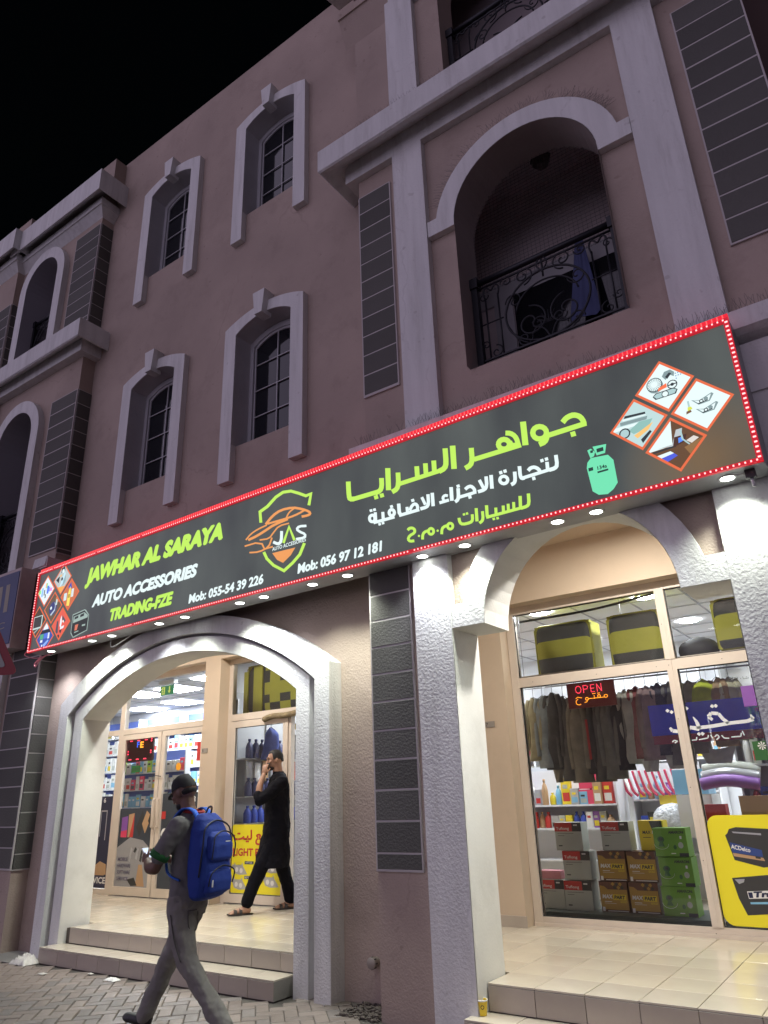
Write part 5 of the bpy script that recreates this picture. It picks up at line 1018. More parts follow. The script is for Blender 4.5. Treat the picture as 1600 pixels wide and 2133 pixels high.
def maxy(q, x0, x1, y, h):
    y -= .0008; w = x1-x0
    q.face([(x0+w*.45, y, h*.99), (x0+w*.95, y, h*.99), (x1, y, h*.1), (x0+w*.75, y, h*.02)], 2)
    put_text(q, 'MAX', (x0+w*.14, h*.55, x0+w*.48, h*.66), plane_y(y-.001), .03, .15, mi=2); put_text(q, 'PART', (x0+w*.52, h*.55, x0+w*.92, h*.66), plane_y(y-.001), .03, .15, mi=1)
    frect(q, x0+w*.14, x0+w*.45, h*.42, h*.44, y-.0004, 2)
carton('battery_box', -2.44, -2.20, 7.74, 7.9, .945, 1.21, [P_YEL, P_YEL, P_WHITE, P_DARK], maxy, 'yellow and black battery box half hidden behind the top green box')
grm = [P_GREEN, P_DARK, P_DGREEN, P_WHITE, P_GREY, P_DARK]
for (x0, z, lab, s) in ((-2.27, .412, 'green battery box at the bottom of the green stack', 0), (-2.255, .655, 'green battery box in the middle of the green stack', .01), (-2.26, .905, 'green battery box on top of the green stack', -.01)):
    carton('battery_box', x0, x0+.30, BY-.03+s, BY+.17+s, z, z+.245, grm, amaron, lab, group='green battery boxes')

# ------------------------------------------------------------------ clothes rail in the window
t = thing('clothes_rail', 'thin metal rail carrying jackets and vests behind the right shop window', 'clothes rail', (-2.3, 7.78, 2.585))
q = MB(); q.tube([(-1.25, 0, .01), (1.6, 0, -.01)], .009, 8); q.obj('rail', P_SILVER, t, True)
q = MB()
for x in (-1.2, 0, 1.5): q.tube([(x, 0, 0), (x, 0, .87)], .003, 5)
q.obj('hanger_wire', M_BLACK, t)
def garment(x, y, zt, zb, w, m, name, label, grp, rz=0, sleeves=True, m2=None, hang=2.59):
    """jacket seen nearly edge-on on its hanger: shoulders, body, sleeve; w = depth of the fold"""
    t = thing(name, label, 'clothing', (x, y, zt), rz, grp); H = zt-zb; q = MB(); n = 18; ph = random.random()*6
    rows_ = 15
    for j in range(rows_+1):
        s = j/rows_; z = -H*s
        hw = 1.15*w*(.22 + .78*min(1, (s*5))**.6)*(1+.10*s); th = .072*(.35+.65*min(1, s*4))*(1+.35*s)
        for k in range(n):
            a = 2*pi*k/n; rr = 1+.10*sin(3*a+ph+s*3)+.05*sin(7*a+s*6+ph)
            q.v.append((hw*cos(a)*rr + .015*sin(s*5+ph), th*sin(a)*rr, z - .02*abs(cos(a))*(1-s)))
    for j in range(rows_):
        for k in range(n):
            k2 = (k+1) % n; q.f.append((j*n+k, j*n+k2, (j+1)*n+k2, (j+1)*n+k)); q.mi.append(0)
    q.f.append(tuple(range(n))); q.mi.append(0); q.f.append(tuple(reversed(range(rows_*n, rows_*n+n)))); q.mi.append(0)
    q.obj('body', m, t, True)
    if sleeves:
        for s in (-1, 1):
            q = MB(); q.tube(bez([(s*w*.6, -.01, -.035), (s*w*.98, -.03, -H*.22), (s*w*1.02, -.045, -H*.55), (s*w*.95, -.04, -H*.84)], 5), [.030+.014*i/15 for i in range(16)], 10)
            q.obj('sleeve', m2 or m, t, True)
    q = MB(); q.tube([(0, 0, -.02), (0, 0, hang-zt-.01), (.012, 0, hang-zt+.012), (.0, 0, hang-zt+.018)], .0028, 5); q.tube([(-w*.7, 0, -.04), (0, 0, .0), (w*.7, 0, -.04)], .004, 5); q.obj('hanger', M_BLACK, t)
    return t
G1 = 'clothes hanging on the window rail'
C = lambda n_, c: mat(n_, c, .95, var=.25, vscale=9, bump=.4, bscale=25, bdist=.01)
OLIVE = C('cloth_olive', (0.374,0.340,0.221)); GREYB = C('cloth_grey_blue', (0.323,0.374,0.391)); CHAR = C('cloth_charcoal', (0.085,0.085,0.088)); DGR = C('cloth_dark_grey', (0.136,0.136,0.128)); TAUPE = C('cloth_taupe', (0.289,0.264,0.204)); MAR = C('cloth_maroon', (0.272,0.076,0.085)); MAUV = C('cloth_mauve_grey', (0.289,0.204,0.204)); NAVY = C('cloth_black_navy', (0.034,0.034,0.051)); LGR = C('cloth_light_grey', (0.510,0.510,0.459)); YG = C('cloth_yellow_green', (0.510,0.600,0.051)); TANC = C('cloth_brown_satin', (0.408,0.289,0.170)); CREAM = C('cloth_cream', (0.600,0.600,0.425)); REDC = C('cloth_red', (0.600,0.085,0.085))
gl = [(-3.42, 2.50, 1.82, .085, OLIVE, 'jacket', 'olive jacket at the left end of the window rail'),
      (-3.31, 2.51, 1.74, .09, GREYB, 'jacket', 'blue-grey jacket, second from the left end of the rail'),
      (-3.19, 2.53, 1.72, .10, CHAR, 'jacket', 'charcoal jacket, third from the left end of the rail'),
      (-3.07, 2.48, 1.60, .09, DGR, 'jacket', 'dark grey jacket with a pale cuff, left of the OPEN sign'),
      (-2.93, 2.42, 1.58, .09, TAUPE, 'jacket', 'taupe jacket hanging just under the left edge of the OPEN sign'),
      (-2.83, 2.40, 1.66, .07, CHAR, 'jacket', 'black jacket with a red strip under the OPEN sign'),
      (-2.72, 2.40, 1.58, .085, DGR, 'jacket', 'dark grey vest under the middle of the OPEN sign'),
      (-2.60, 2.42, 1.60, .09, C('cloth_grey', (0.204,0.204,0.187)), 'jacket', 'mid grey jacket under the right half of the OPEN sign'),
      (-2.49, 2.44, 1.68, .08, NAVY, 'jacket', 'black padded jacket right of the OPEN sign'),
      (-2.38, 2.48, 1.74, .085, LGR, 'jacket', 'grey jacket between the black and the maroon ones'),
      (-2.27, 2.50, 1.78, .09, MAR, 'jacket', 'maroon jacket on the window rail'),
      (-2.16, 2.49, 1.76, .085, MAUV, 'jacket', 'mauve grey jacket right of the maroon one'),
      (-2.03, 2.51, 1.80, .085, NAVY, 'jacket', 'black jacket behind the blue window stripe'),
      (-1.91, 2.51, 1.70, .09, DGR, 'jacket', 'grey jacket against the window mullion'),
      (-1.74, 2.50, 1.80, .08, TAUPE, 'jacket', 'brown-grey jacket right of the window mullion'),
      (-1.61, 2.50, 2.16, .09, YG, 'vest', 'yellow-green vest in the right window pane'),
      (-1.47, 2.50, 1.85, .085, TANC, 'jacket', 'brown satin jacket in the right window pane'),
      (-1.36, 2.49, 1.90, .08, CREAM, 'jacket', 'cream jacket near the right end of the rail')]
for i, (x, zt, zb, w, m, nm, lab) in enumerate(gl):
    garment(x, 7.78 + random.uniform(-.01, .02), zt, zb, w, m, nm, lab, G1, radians(random.uniform(-8, 12)), sleeves=nm != 'vest', m2={3: DGR, 8: C('cloth_trim', (0.170,0.170,0.170))}.get(i))
q = MB(); q.box(-.012, .012, -.075, -.07, -.62, -.22); o = q.obj('scarf', REDC, None); o.location = (-2.80, 7.745, 2.42); tag(o, 'red strip of cloth between the dark jackets', 'cloth')
for x, w_, z0, z1, m, lab in ((-2.98, .09, 1.585, 1.80, TAUPE, 'khaki cloth hem hanging under the taupe jacket'), (-3.20, .08, 1.59, 1.76, TAUPE, 'short khaki cloth hanging under the charcoal jacket'), (-2.22, .13, 1.655, 1.82, LGR, 'pale grey seat cover hem under the maroon jacket'), (-1.98, .13, 1.67, 1.83, LGR, 'pale grey folded seat cover near the mullion'), (-1.58, .22, 1.70, 1.86, LGR, 'pale grey seat cover across the right window pane')):
    o = cloth_sheet('seat_cover', m, (-w_/2*1.6, w_/2*1.6, z1, -w_/2, w_/2, z0), None, 0, 8, 8, .02, 6); o.location = (x, 7.73, 0); tag(o, lab, 'cloth', 'cloths below the window rail')
# bags on the transom shelf
bs = bx('display_shelf', M_ALU, None, -3.40, .5, 7.46, 8.15, 2.665, 2.69); tag(bs, 'narrow shelf behind the transom carrying the striped bags', 'shelf')
P_BAGY = mat('bag_yellow', (.27,.26,.035), .75, var=.1, bump=.3, bscale=18); P_BAGB = mat('bag_black', (.022,.022,.024), .7, bump=.3, bscale=18)
def stripebag(x0, x1, z0, z1, y, bands, label, d=.34, yaw=0, check=False):
    cx = (x0+x1)/2; t = thing('striped_bag', label, 'bag', (cx, y+d/2, z0), yaw, 'black and yellow bags behind the transoms')
    w = (x1-x0)/2; q = MB(); nu, nv = 14, 12; H = z1-z0
    def P(u, v, dep):   # rounded soft box
        r = .07; uu = u*w; vv = v*H; e = .02*sin(pi*v)
        fx = max(0, abs(uu)-(w-r)); fz = max(0, vv-(H-r)) - 0; fz2 = max(0, r*.6-vv)
        inset = (sqrt(fx*fx+max(fz, fz2)**2)/r)**2*.035
        return (uu*(1+.03*sin(pi*v)), -d/2+inset - .012*cos(u*1.5)*sin(pi*v), vv - (fx*fx/r)*.5*(v > .5))
    for j in range(nv+1):
        for i in range(nu+1): q.v.append(P(-1+2*i/nu, j/nv, 0))
    for j in range(nv):
        v = (j+.5)/nv; mi = 0
        for (a, b_) in bands:
            if a <= v <= b_: mi = 1
        for i in range(nu):
            m_ = mi
            if check:
                u = (i+.5)/nu; m_ = 1 if (.25 < u < .9 and ((int(u*8)+int(v*5)) % 2 == 0 or .35 < v < .6)) else 0
            k = j*(nu+1)+i; q.f.append((k, k+1, k+nu+2, k+nu+1)); q.mi.append(m_)
    q.obj('front', [P_BAGB, P_BAGY], t, True, fix=False)
    q = MB(); q.box(-w*.99, w*.99, -d/2+.02, d/2, 0, H-.012); q.obj('bag_body', P_BAGY, t)
    q = MB(); q.tube([(-w, -d/2+.022, .01), (-w*1.01, -d/2+.022, H-.05), (-w+.05, -d/2+.025, H-.01), (w-.05, -d/2+.025, H-.01), (w*1.01, -d/2+.022, H-.05), (w, -d/2+.022, .01)], .006, 6); q.obj('piping', P_BAGY, t, True)
stripebag(-3.27, -2.62, 2.69, 3.26, 7.66, [(.30, .66)], 'boxy black bag with one yellow band, leftmost behind the transom')
stripebag(-2.43, -1.88, 2.69, 3.25, 7.66, [(.22, .66)], 'boxy black bag with a yellow band and flap beside the transom mullion')
stripebag(-1.37, -.80, 2.74, 3.24, 7.66, [(.18, .66)], 'black bag with a yellow band behind the right arch pier', d=.3)
q = MB(); q.ellip((0, 0, .09), (.20, .16, .13), 16, 10); o = q.obj('duffel_bag', P_BAGB, None, True); o.location = (-1.58, 7.80, 2.69); tag(o, 'soft black bag lying between two striped bags', 'bag')
# LED open sign in the window
LEDR = emi('open_led_red', (1.0, .05, .10), 2.6); LEDO = emi('open_led_orange', (1.0, .33, .02), 2.6)
def dotted(q, lines, fn, step, r, mi=0):
    for ln in lines:
        for a, b_ in zip(ln[:-1], ln[1:]):
            a = Vector(a); b_ = Vector(b_); L = (b_-a).length; n = max(1, round(L/step))
            for i in range(n+1):
                p = a.lerp(b_, i/n); q.face([fn(p.x+r*cos(w), p.y+r*sin(w), 0) for w in [2*pi*k/6 for k in range(6)]], mi)
t = thing('open_sign', 'LED OPEN sign with red Latin and orange Arabic dots in the right window', 'sign', (-2.625, 7.43, 2.425))
bx('sign_board', mat('led_board', (.035,.006,.008), .4, (1, .03, .04), .03), t, -.25, .25, 0, .03, -.13, .125)
def oc(c, rx, rz, a0=0, a1=2*pi, n=10): return [(c[0]+rx*cos(a0+(a1-a0)*i/n), c[1]+rz*sin(a0+(a1-a0)*i/n)) for i in range(n+1)]
q = MB(); fn = plane_y(-.002)
dotted(q, [oc((-.125, .055), .03, .036), [(-.07, .02), (-.07, .09), (-.04, .09), (-.02, .078), (-.03, .055), (-.07, .052)], [(.045, .02), (.01, .02), (.01, .09), (.045, .09)], [(.01, .055), (.04, .055)], [(.075, .02), (.075, .09), (.12, .02), (.12, .09)]], fn, .0105, .0042)
q.obj('latin_letters', LEDR, t, fix=False)
q = MB()
dotted(q, [oc((.155, -.035), .018, .014), [(.137, -.045), (.06, -.045), (-.03, -.045)], oc((.085, -.030), .014, .014), [(.075, .0), (.095, .0)], [(.035, -.045), (.035, -.02)], [(.02, .0), (.048, .0)], oc((-.045, -.045), .015, .014), [(-.032, -.05), (-.05, -.075), (-.07, -.078)], [(-.16, -.03), (-.14, -.02), (-.10, -.03)], oc((-.135, -.07), .03, .028, pi*.6, pi*1.7)], fn, .0105, .0042)
q.obj('arabic_letters', LEDO, t, fix=False)
q = MB()
for x in (-.15, .15): q.tube([(x, .015, .12), (x, .015, .24)], .0015, 4)
q.obj('hanging_wire', M_BLACK, t)

# ------------------------------------------------------------------ goods deeper in the accessories shop
def shelf_unit(x0, x1, y0, y1, levels, label, m=None, back=True, top=None):
    t = thing('shelf_unit', label, 'shelf', ((x0+x1)/2, (y0+y1)/2, PZ)); X = (x1-x0)/2; Y = (y1-y0)/2; m = m or M_WALLW
    top = top or levels[-1]+.4
    for z in levels: bx('shelf_board', m, t, -X, X, -Y, Y, z-PZ-.02, z-PZ)
    for s in (-1, 1): bx('side_panel', m, t, s*X-.01, s*X+.01, -Y, Y, 0, top-PZ)
    if back: bx('back_panel', m, t, -X, X, Y-.01, Y+.005, 0, top-PZ) if Y > .01 else None
    return t
GC = [P_RED, P_BLUE, P_WHITE, P_YEL, P_SKY, P_DARK, P_GREY, P_PINKR, P_GREEN, P_TAN, P_PURPLE, P_SILVER]
def bottle(h=.22, w=.055):
    q = MB(); q.lathe([(0, 0), (w*.92, 0), (w, .01), (w, h*.55), (w*.7, h*.75), (w*.32, h*.84), (w*.32, h*.9), (w*.4, h*.9), (w*.4, h), (0, h)], sides=10); return q
BM = {}
def product(kind, m, x, y, z, sx=.08, sz=.14, sy=.05, label='', cat='product', grp=None, rz=0):
    key = (kind, m.name, round(sx, 3), round(sz, 3), round(sy, 3))
    if key not in BM:
        if kind == 'bottle': me = bottle(sz, sx/2).mesh('bottle'); me.polygons.foreach_set('use_smooth', [True]*len(me.polygons))
        else:
            q = MB(); q.bevbox(-sx/2, sx/2, -sy/2, sy/2, 0, sz, .004)
            frect(q, -sx*.36, sx*.36, sz*.12, sz*.45, -sy/2-.001, 1); frect(q, -sx*.3, sx*.2, sz*.6, sz*.75, -sy/2-.001, 2); me = q.mesh('packet')
        me.materials.append(m)
        if kind != 'bottle':
            o1, o2 = random.sample([P_WHITE, P_DARK, P_SKY, P_YEL, P_GREY, P_RED], 2); me.materials.append(o1); me.materials.append(o2)
        BM[key] = me
    o = link(kind if kind != 'box' else 'packet', BM[key]); o.location = (x, y, z); o.rotation_euler = (0, 0, rz)
    return tag(o, label, cat, grp)
shelf_unit(-4.6, -3.0, 8.9, 9.25, [.75, 1.09, 1.35], 'white shelf unit with small goods behind the stacked boxes')
shelf_unit(-2.95, -2.2, 9.3, 9.6, [.8, 1.02, 1.38], 'white shelf rack with polishing goods in the middle of the shop')
random.seed(11)
CN = {}
def cname(m): return {'red':'red','blue':'blue','white':'white','yellow':'yellow','sky':'pale blue','dark':'black','grey':'grey','pink_red':'crimson','green':'green','tan':'tan','purple':'purple','silver':'silver','lime':'lime green','bottle_navy':'navy'}.get(m.name.replace('print_', ''), 'coloured')
def fill(x0, x1, y, z, n_, hmin, hmax, lab, grp, kinds=('box', 'bottle'), cols=None, wmin=.05, wmax=.10):
    x = x0 + .03; k_ = 0
    while x < x1 - .03:
        w = random.uniform(wmin, wmax); h = random.uniform(hmin, hmax); k = random.choice(kinds)
        m_ = random.choice(cols or GC); product(k, m_, round(x+w/2, 3), y + random.uniform(-.03, .03), z, round(w*50)/50 + .02, round(h*25)/25 + .02, .06, cname(m_)+' '+('bottle' if k == 'bottle' else 'packet')+' '+lab+', '+ORD[k_]+' from the left', 'product', grp); k_ += 1; x += w + .025
fill(-4.55, -3.05, 8.98, 1.09, 0, .1, .2, 'on the shelf behind the boxes', 'goods on the middle shelf behind the boxes')
fill(-4.55, -3.05, 8.98, 1.35, 0, .12, .3, 'on top of the shelf behind the boxes', 'goods on the top shelf behind the boxes')
fill(-2.9, -2.25, 9.36, 1.02, 0, .1, .25, 'on the lower rack board', 'goods on the white rack')
fill(-2.9, -2.25, 9.36, 1.38, 0, .1, .25, 'on the top rack board', 'goods on top of the white rack')
# red handled items, red cartons, blue mats
for i in range(9):
    x = -3.02 + i*.075
    t = thing('wiper_blade', 'red and white curved accessory, '+ORD[i]+' from the left in the hanging row', 'accessory', (x, 9.2, 1.70), radians(10), 'red and white accessories hanging in a row')
    q = MB(); q.tube(bez([(0, 0, 0), (.02, 0, -.10), (.05, 0, -.22), (.10, 0, -.28)], 5), .017, 6); q.obj('strip', P_PINKR, t, True)
    q = MB(); q.tube(bez([(.02, -.016, 0), (.04, -.016, -.10), (.07, -.016, -.20), (.11, -.016, -.25)], 5), .007, 5); q.obj('handle', P_WHITE, t, True)
for x, z, w in ((-3.52, 1.35, .24), (-3.46, 1.52, .22)):
    o = bx('carton', P_PINKR, None, x, x+w, 8.95, 9.15, z, z+.16); tag(o, 'crimson carton, %s of the two on the white shelf' % ('lower' if z < 1.4 else 'upper'), 'box', 'crimson cartons')
for i in range(5):
    o = bx('floor_mat', P_BLUE if i % 3 else P_PURPLE, None, -4.52+i*.045, -4.50+i*.045, 8.3, 8.7, 1.22, 1.82); tag(o, ['foremost purple', 'second, blue', 'third, blue', 'fourth, purple', 'rearmost blue'][i]+' packed mat on edge at the left of the window', 'mat', 'blue packed mats')
o = bx('white_board', mat('white_sheet', (.62,.66,.72), .5), None, -4.25, -3.35, 9.3, 9.32, 1.36, 1.80); tag(o, 'pale blue-white sheet standing behind the red cartons', 'board')
o = bx('yellow_strip', P_YEL, None, -2.62, -2.1, 9.25, 9.3, 1.32, 1.42); tag(o, 'bright yellow packaged strip on the rack', 'package')
q = MB(); q.ellip((0, 0, .16), (.24, .15, .18), 14, 8); o = q.obj('wrapped_bundle', mat('crinkled_plastic', (.65,.68,.72), .15, bump=1.0, bscale=22, bdist=.03), None, True); o.location = (-2.42, 9.0, 1.0); tag(o, 'bundle in crinkled clear plastic above the yellow box', 'bundle')
o = bx('appliance', P_WHITE, None, -2.28, -1.92, 8.7, 9.1, 1.0, 1.42); tag(o, 'white box appliance standing above the green boxes', 'appliance')
o = bx('crate', P_SKY, None, -2.30, -1.95, 8.75, 9.1, 1.425, 1.68); tag(o, 'clear blue plastic crate on top of the white appliance', 'crate')
o = bx('bucket', P_TAN, None, -1.60, -1.30, 8.4, 8.6, 1.12, 1.40); tag(o, 'orange-brown packet behind the top of the yellow poster', 'packet')
o = bx('bucket', P_RED, None, -1.92, -1.72, 8.3, 8.45, 1.18, 1.33); tag(o, 'red packet just above the yellow poster beside the mullion', 'packet')
for i in range(3):
    q = MB(); q.tube(bez([(0, 0, 0), (.25, 0, .03), (.55, .05, -.02)], 6), .06, 8); o = q.obj('roll', [P_PURPLE, P_SILVER, P_GREY][i], None, True); o.location = (-1.95, 8.5+.1*i, 1.52+.07*i)
    tag(o, ['purple wrapped roll lying above the red packet', 'silver wrapped roll behind the purple roll', 'grey wrapped roll on top of the silver roll'][i], 'roll')
shelf_unit(-1.6, .6, 8.7, 9.0, [.9, 1.3, 1.7, 2.1, 2.5], 'grey metal rack of goods at the right end of the window', P_SILVER)
for z, wn in ((1.3, 'low'), (1.7, 'middle'), (2.1, 'high')): fill(-1.55, -.4, 8.78, z, 0, .12, .28, 'on the '+wn+' board of the grey rack', 'goods on the grey rack')
M_SILV = P_SILVER
shelf_unit(-6.1, -4.7, 10.5, 10.9, [.8, 1.2, 1.6, 2.0, 2.4], 'tall back shelf behind the clothes on the left')
shelf_unit(-4.6, -2.2, 10.5, 10.9, [1.45, 1.85, 2.25, 2.65], 'tall back shelf in the middle of the accessories shop')
for z, wn in ((1.45, 'lowest'), (1.85, 'second'), (2.25, 'third')): fill(-4.55, -2.25, 10.58, z, 0, .16, .3, 'on the '+wn+' board of the back shelf', 'goods on the tall back shelf', wmin=.08, wmax=.16)
for z, wn in ((1.2, 'low'), (1.6, 'middle'), (2.0, 'high')): fill(-6.05, -4.75, 10.58, z, 0, .16, .3, 'on the '+wn+' board of the left back shelf', 'goods on the left back shelf', wmin=.08, wmax=.16)
for z, wn in ((.9, 'floor-level'),): fill(-1.55, .5, 8.78, z, 0, .15, .3, 'on the '+wn+' board of the grey rack', 'goods on the grey rack', wmin=.08, wmax=.14)
# goods seen through the portal door (left part of the shop)
shelf_unit(-7.97, -6.2, 8.95, 9.3, [.7, 1.06, 1.42, 1.80, 2.22], 'shelf wall of car fluids seen through the glass door', M_WALLW, top=2.9)
t = thing('shelf_unit', 'side shelf of oil bottles and hanging packs inside the glass door', 'shelf', (-7.83, 8.2, PZ))
for z in (.9, 1.24, 1.58, 2.08): bx('shelf_board', M_SILV, t, -.13, .12, -.62, 1.6, z-PZ-.015, z-PZ)
for y in (-.6, 0, .6, 1.2): bx('upright', M_SILV, t, -.13, -.10, y-.012, y+.012, 0, 2.6)
bx('back_panel', mat('grey_pegboard', (.45,.46,.48), .5), t, -.135, -.13, -.62, 1.6, 0, 2.7)
for i in range(7):
    y = 7.66 + i*.16; zc = 1.90 if i % 2 else 1.93
    o = bx('hanging_pack', [P_SILVER, P_WHITE, P_TAN, P_SILVER, P_WHITE, P_GREY, P_RED][i], None, -7.80, -7.78, y, y+.11, zc-.14, zc+.12); tag(o, ['silver', 'white', 'tan', 'large silver', 'thin white', 'grey', 'red'][i]+' flat pack hanging above the oil bottles, '+ORD[i]+' from the glass', 'pack', 'flat packs on the side shelf')
for z, col, h, wn in ((1.24, P_BLUE, .22, 'lower'), (1.58, mat('bottle_navy', (.04,.05,.14), .4), .24, 'middle'), (2.08, mat('bottle_navy', (.04,.05,.14)), .26, 'upper')):
    for k in range(9): product('bottle', col, -7.74, 7.66+.125*k, z, .11, h, .05, 'oil bottle on the '+wn+' side shelf inside the door, '+ORD[k]+' from the glass', 'bottle', 'blue oil bottles inside the door')
for z, wn in ((1.06, 'lowest'), (1.42, 'second'), (1.80, 'third'), (2.22, 'top')): fill(-7.6, -6.25, 9.02, z, 0, .16, .27, 'on the '+wn+' board behind the door', 'car fluids on the shelf wall', cols=[P_BLUE, P_BLUE, P_GREY, P_RED, P_WHITE, P_YEL, P_DARK], wmin=.08, wmax=.13)
o = bx('hanging_box', mat('grey_green_panel', (.16,.17,.15), .5), None, -7.35, -6.98, 7.95, 7.98, 2.13, 2.36); tag(o, 'grey-green boxed item hanging behind the top of the glass door', 'box')
for x, lab in ((-7.56, 'blue seat cover hanging at the upper left of the glass door'), (-6.86, 'blue seat cover hanging at the upper right of the glass door')):
    garment(x, 7.9, 2.50, 2.06, .10, C('cloth_blue_navy', (0.085,0.119,0.374)), 'seat_cover', lab, 'blue covers hanging inside the door', 0, False, hang=2.62)
o = bx('yellow_tag', P_YEL, None, -7.12, -6.92, 7.80, 7.81, 2.42, 2.50); tag(o, 'yellow price card at the top of the glass door', 'card')

# ------------------------------------------------------------------ phone shop displays
ds = thing('display_wall', 'tall lit blue display wall of white phone packets in the left shop', 'display', (-12.4, 10.35, PZ))
bx('back_panel', M_WALLB, ds, -2.7, 2.6, .1, .12, 0, 2.95)
for z in (.5, .85, 1.2, 1.55, 1.9, 2.25, 2.6): bx('shelf_board', M_WALLW, ds, -2.7, 2.6, -.12, .1, z-.02, z)
q = MB()
for x in (-2.68, -1.35, 0, 1.3, 2.58): q.box(x-.015, x+.015, -.10, .1, 0, 2.95)
q.obj('upright', M_WALLW, ds)
random.seed(5)
bx('light_box', TUBE, ds, -2.6, 2.5, -.10, -.06, 2.62, 2.66)
PCK = [P_WHITE]*10 + [P_SKY, P_SKY, P_LGREEN, P_GREY, P_PINKR]
for z, wn in ((1.2, 'lowest'), (1.55, 'second'), (1.9, 'third'), (2.25, 'fourth')):
    x = -2.5; k_ = 0
    while x < 2.4:
        w = random.choice((.11, .14, .17)); m_ = random.choice(PCK); product('box', m_, -12.4+x+w/2, 10.26, PZ+z, w, random.choice((.22, .25, .29)), .03, cname(m_)+' packet on the '+wn+' board of the display wall, '+ORD[k_]+' from the left', 'packet', 'phone accessory packets'); x += w+.018; k_ += 1
for z in (2.6,):
    x = -2.5; k_ = 0
    while x < 2.4:
        w = random.choice((.2, .26)); product('box', random.choice([P_WHITE, P_GREY]), -12.4+x+w/2, 10.28, PZ+z, w, .18, .10, 'pale carton on top of the blue display wall, '+ORD[k_]+' from the left', 'packet', 'cartons on the display wall'); x += w+.06; k_ += 1
# second, nearer display close behind the door glass
d2 = thing('display_wall', 'nearer glass-backed rack of small white packets just behind the phone shop door', 'display', (-10.6, 8.35, PZ))
bx('back_panel', M_WALLB, d2, -.95, .75, .05, .06, 1.18, 2.05)
for z in (1.18, 1.45, 1.72): bx('shelf_board', M_WALLW, d2, -.95, .75, -.05, .05, z-.012, z)
for x in (-.95, .75): bx('upright', M_WALLW, d2, x-.012, x+.012, -.05, .05, 0, 2.05)
for z, wn in ((1.18, 'low'), (1.45, 'middle'), (1.72, 'high')):
    x = -.9; k_ = 0
    while x < .66:
        w = random.choice((.09, .12)); m_ = random.choice(PCK); product('box', m_, -10.6+x+w/2, 8.32, PZ+z, w, random.choice((.17, .20, .22)), .02, cname(m_)+' packet on the '+wn+' board of the nearer rack, '+ORD[k_]+' from the left', 'packet', 'packets on the nearer rack'); x += w+.012; k_ += 1
bx('shop_counter', mat('counter_dark', (.05,.06,.10), .4), None, -12.4, -9.4, 9.0, 9.4, PZ, 1.25)['category'] = 'counter'
bpy.data.objects['shop_counter']['label'] = 'dark sales counter inside the phone shop'

# ================================================================== SHOPFRONTS
def frame_rect(q, x0, x1, z0, z1, w, y0, y1, wb=None):
    wb = wb or w
    q.box(x0, x1, y0, y1, z1-w, z1); q.box(x0, x1, y0, y1, z0, z0+wb); q.box(x0, x0+w, y0+.001, y1, z0+wb, z1-w); q.box(x1-w, x1, y0+.001, y1, z0+wb, z1-w)
# right window
sf = thing('shop_window', 'large cream framed shop window with hanging clothes inside the right arch', 'shop window')
q = MB(); q.box(-3.445, 1.4, GY-.03, GY+.06, 3.345, 3.43); q.box(-3.445, -3.36, GY-.03, GY+.06, PZ, 3.345)
q.box(-3.36, 1.4, GY-.026, GY+.06, 2.555, 2.655); q.box(-3.36, 1.4, GY-.026, GY+.06, PZ, .385); q.box(-3.44, 1.4, GY-.05, GY-.03, PZ, .335)
q.obj('frame', M_ALU, sf)
for x in (-1.757, .12):
    q = MB(); q.box(x-.046, x+.046, GY-.034, GY+.06, .386, 2.554); q.box(x-.046, x+.046, GY-.034, GY+.06, 2.656, 3.344); q.box(x-.006, x+.006, GY-.038, GY-.033, .386, 3.34); q.obj('mullion', M_ALU, sf)
for a, b_, c, d in ((-3.36, -1.803, .386, 2.554), (-3.36, -1.803, 2.656, 3.344), (-1.711, .074, .386, 2.554), (-1.711, .074, 2.656, 3.344)):
    q = MB(); q.face([(a, GY+.01, c), (b_, GY+.01, c), (b_, GY+.01, d), (a, GY+.01, d)]); q.obj('glass_pane', M_GLASS, sf, fix=False)
    q = MB(); frame_rect(q, a, b_, c, d, .008, GY-.004, GY+.008); q.obj('gasket', M_BLACK, sf)
q = MB()
for z in (.34, .9, 1.5, 2.1, 2.6, 3.0): q.ellip((-1.78, GY-.035, z), (.004, .003, .004), 6, 4)
for x in (-3.2, -2.5, -1.9, -1.3): q.ellip((x, GY-.028, 2.60), (.004, .003, .004), 6, 4)
q.obj('screws', M_BLACK, sf)
q = MB(); q.tube(bez([(-3.36, 7.5, 3.30), (-2.6, 7.5, 3.30), (-2.1, 7.5, 3.335), (-1.85, 7.5, 3.36)], 8), .014, 6); o = q.obj('cable', M_BLACK, None, True); tag(o, 'black cable sagging along the top of the right transom', 'cable')
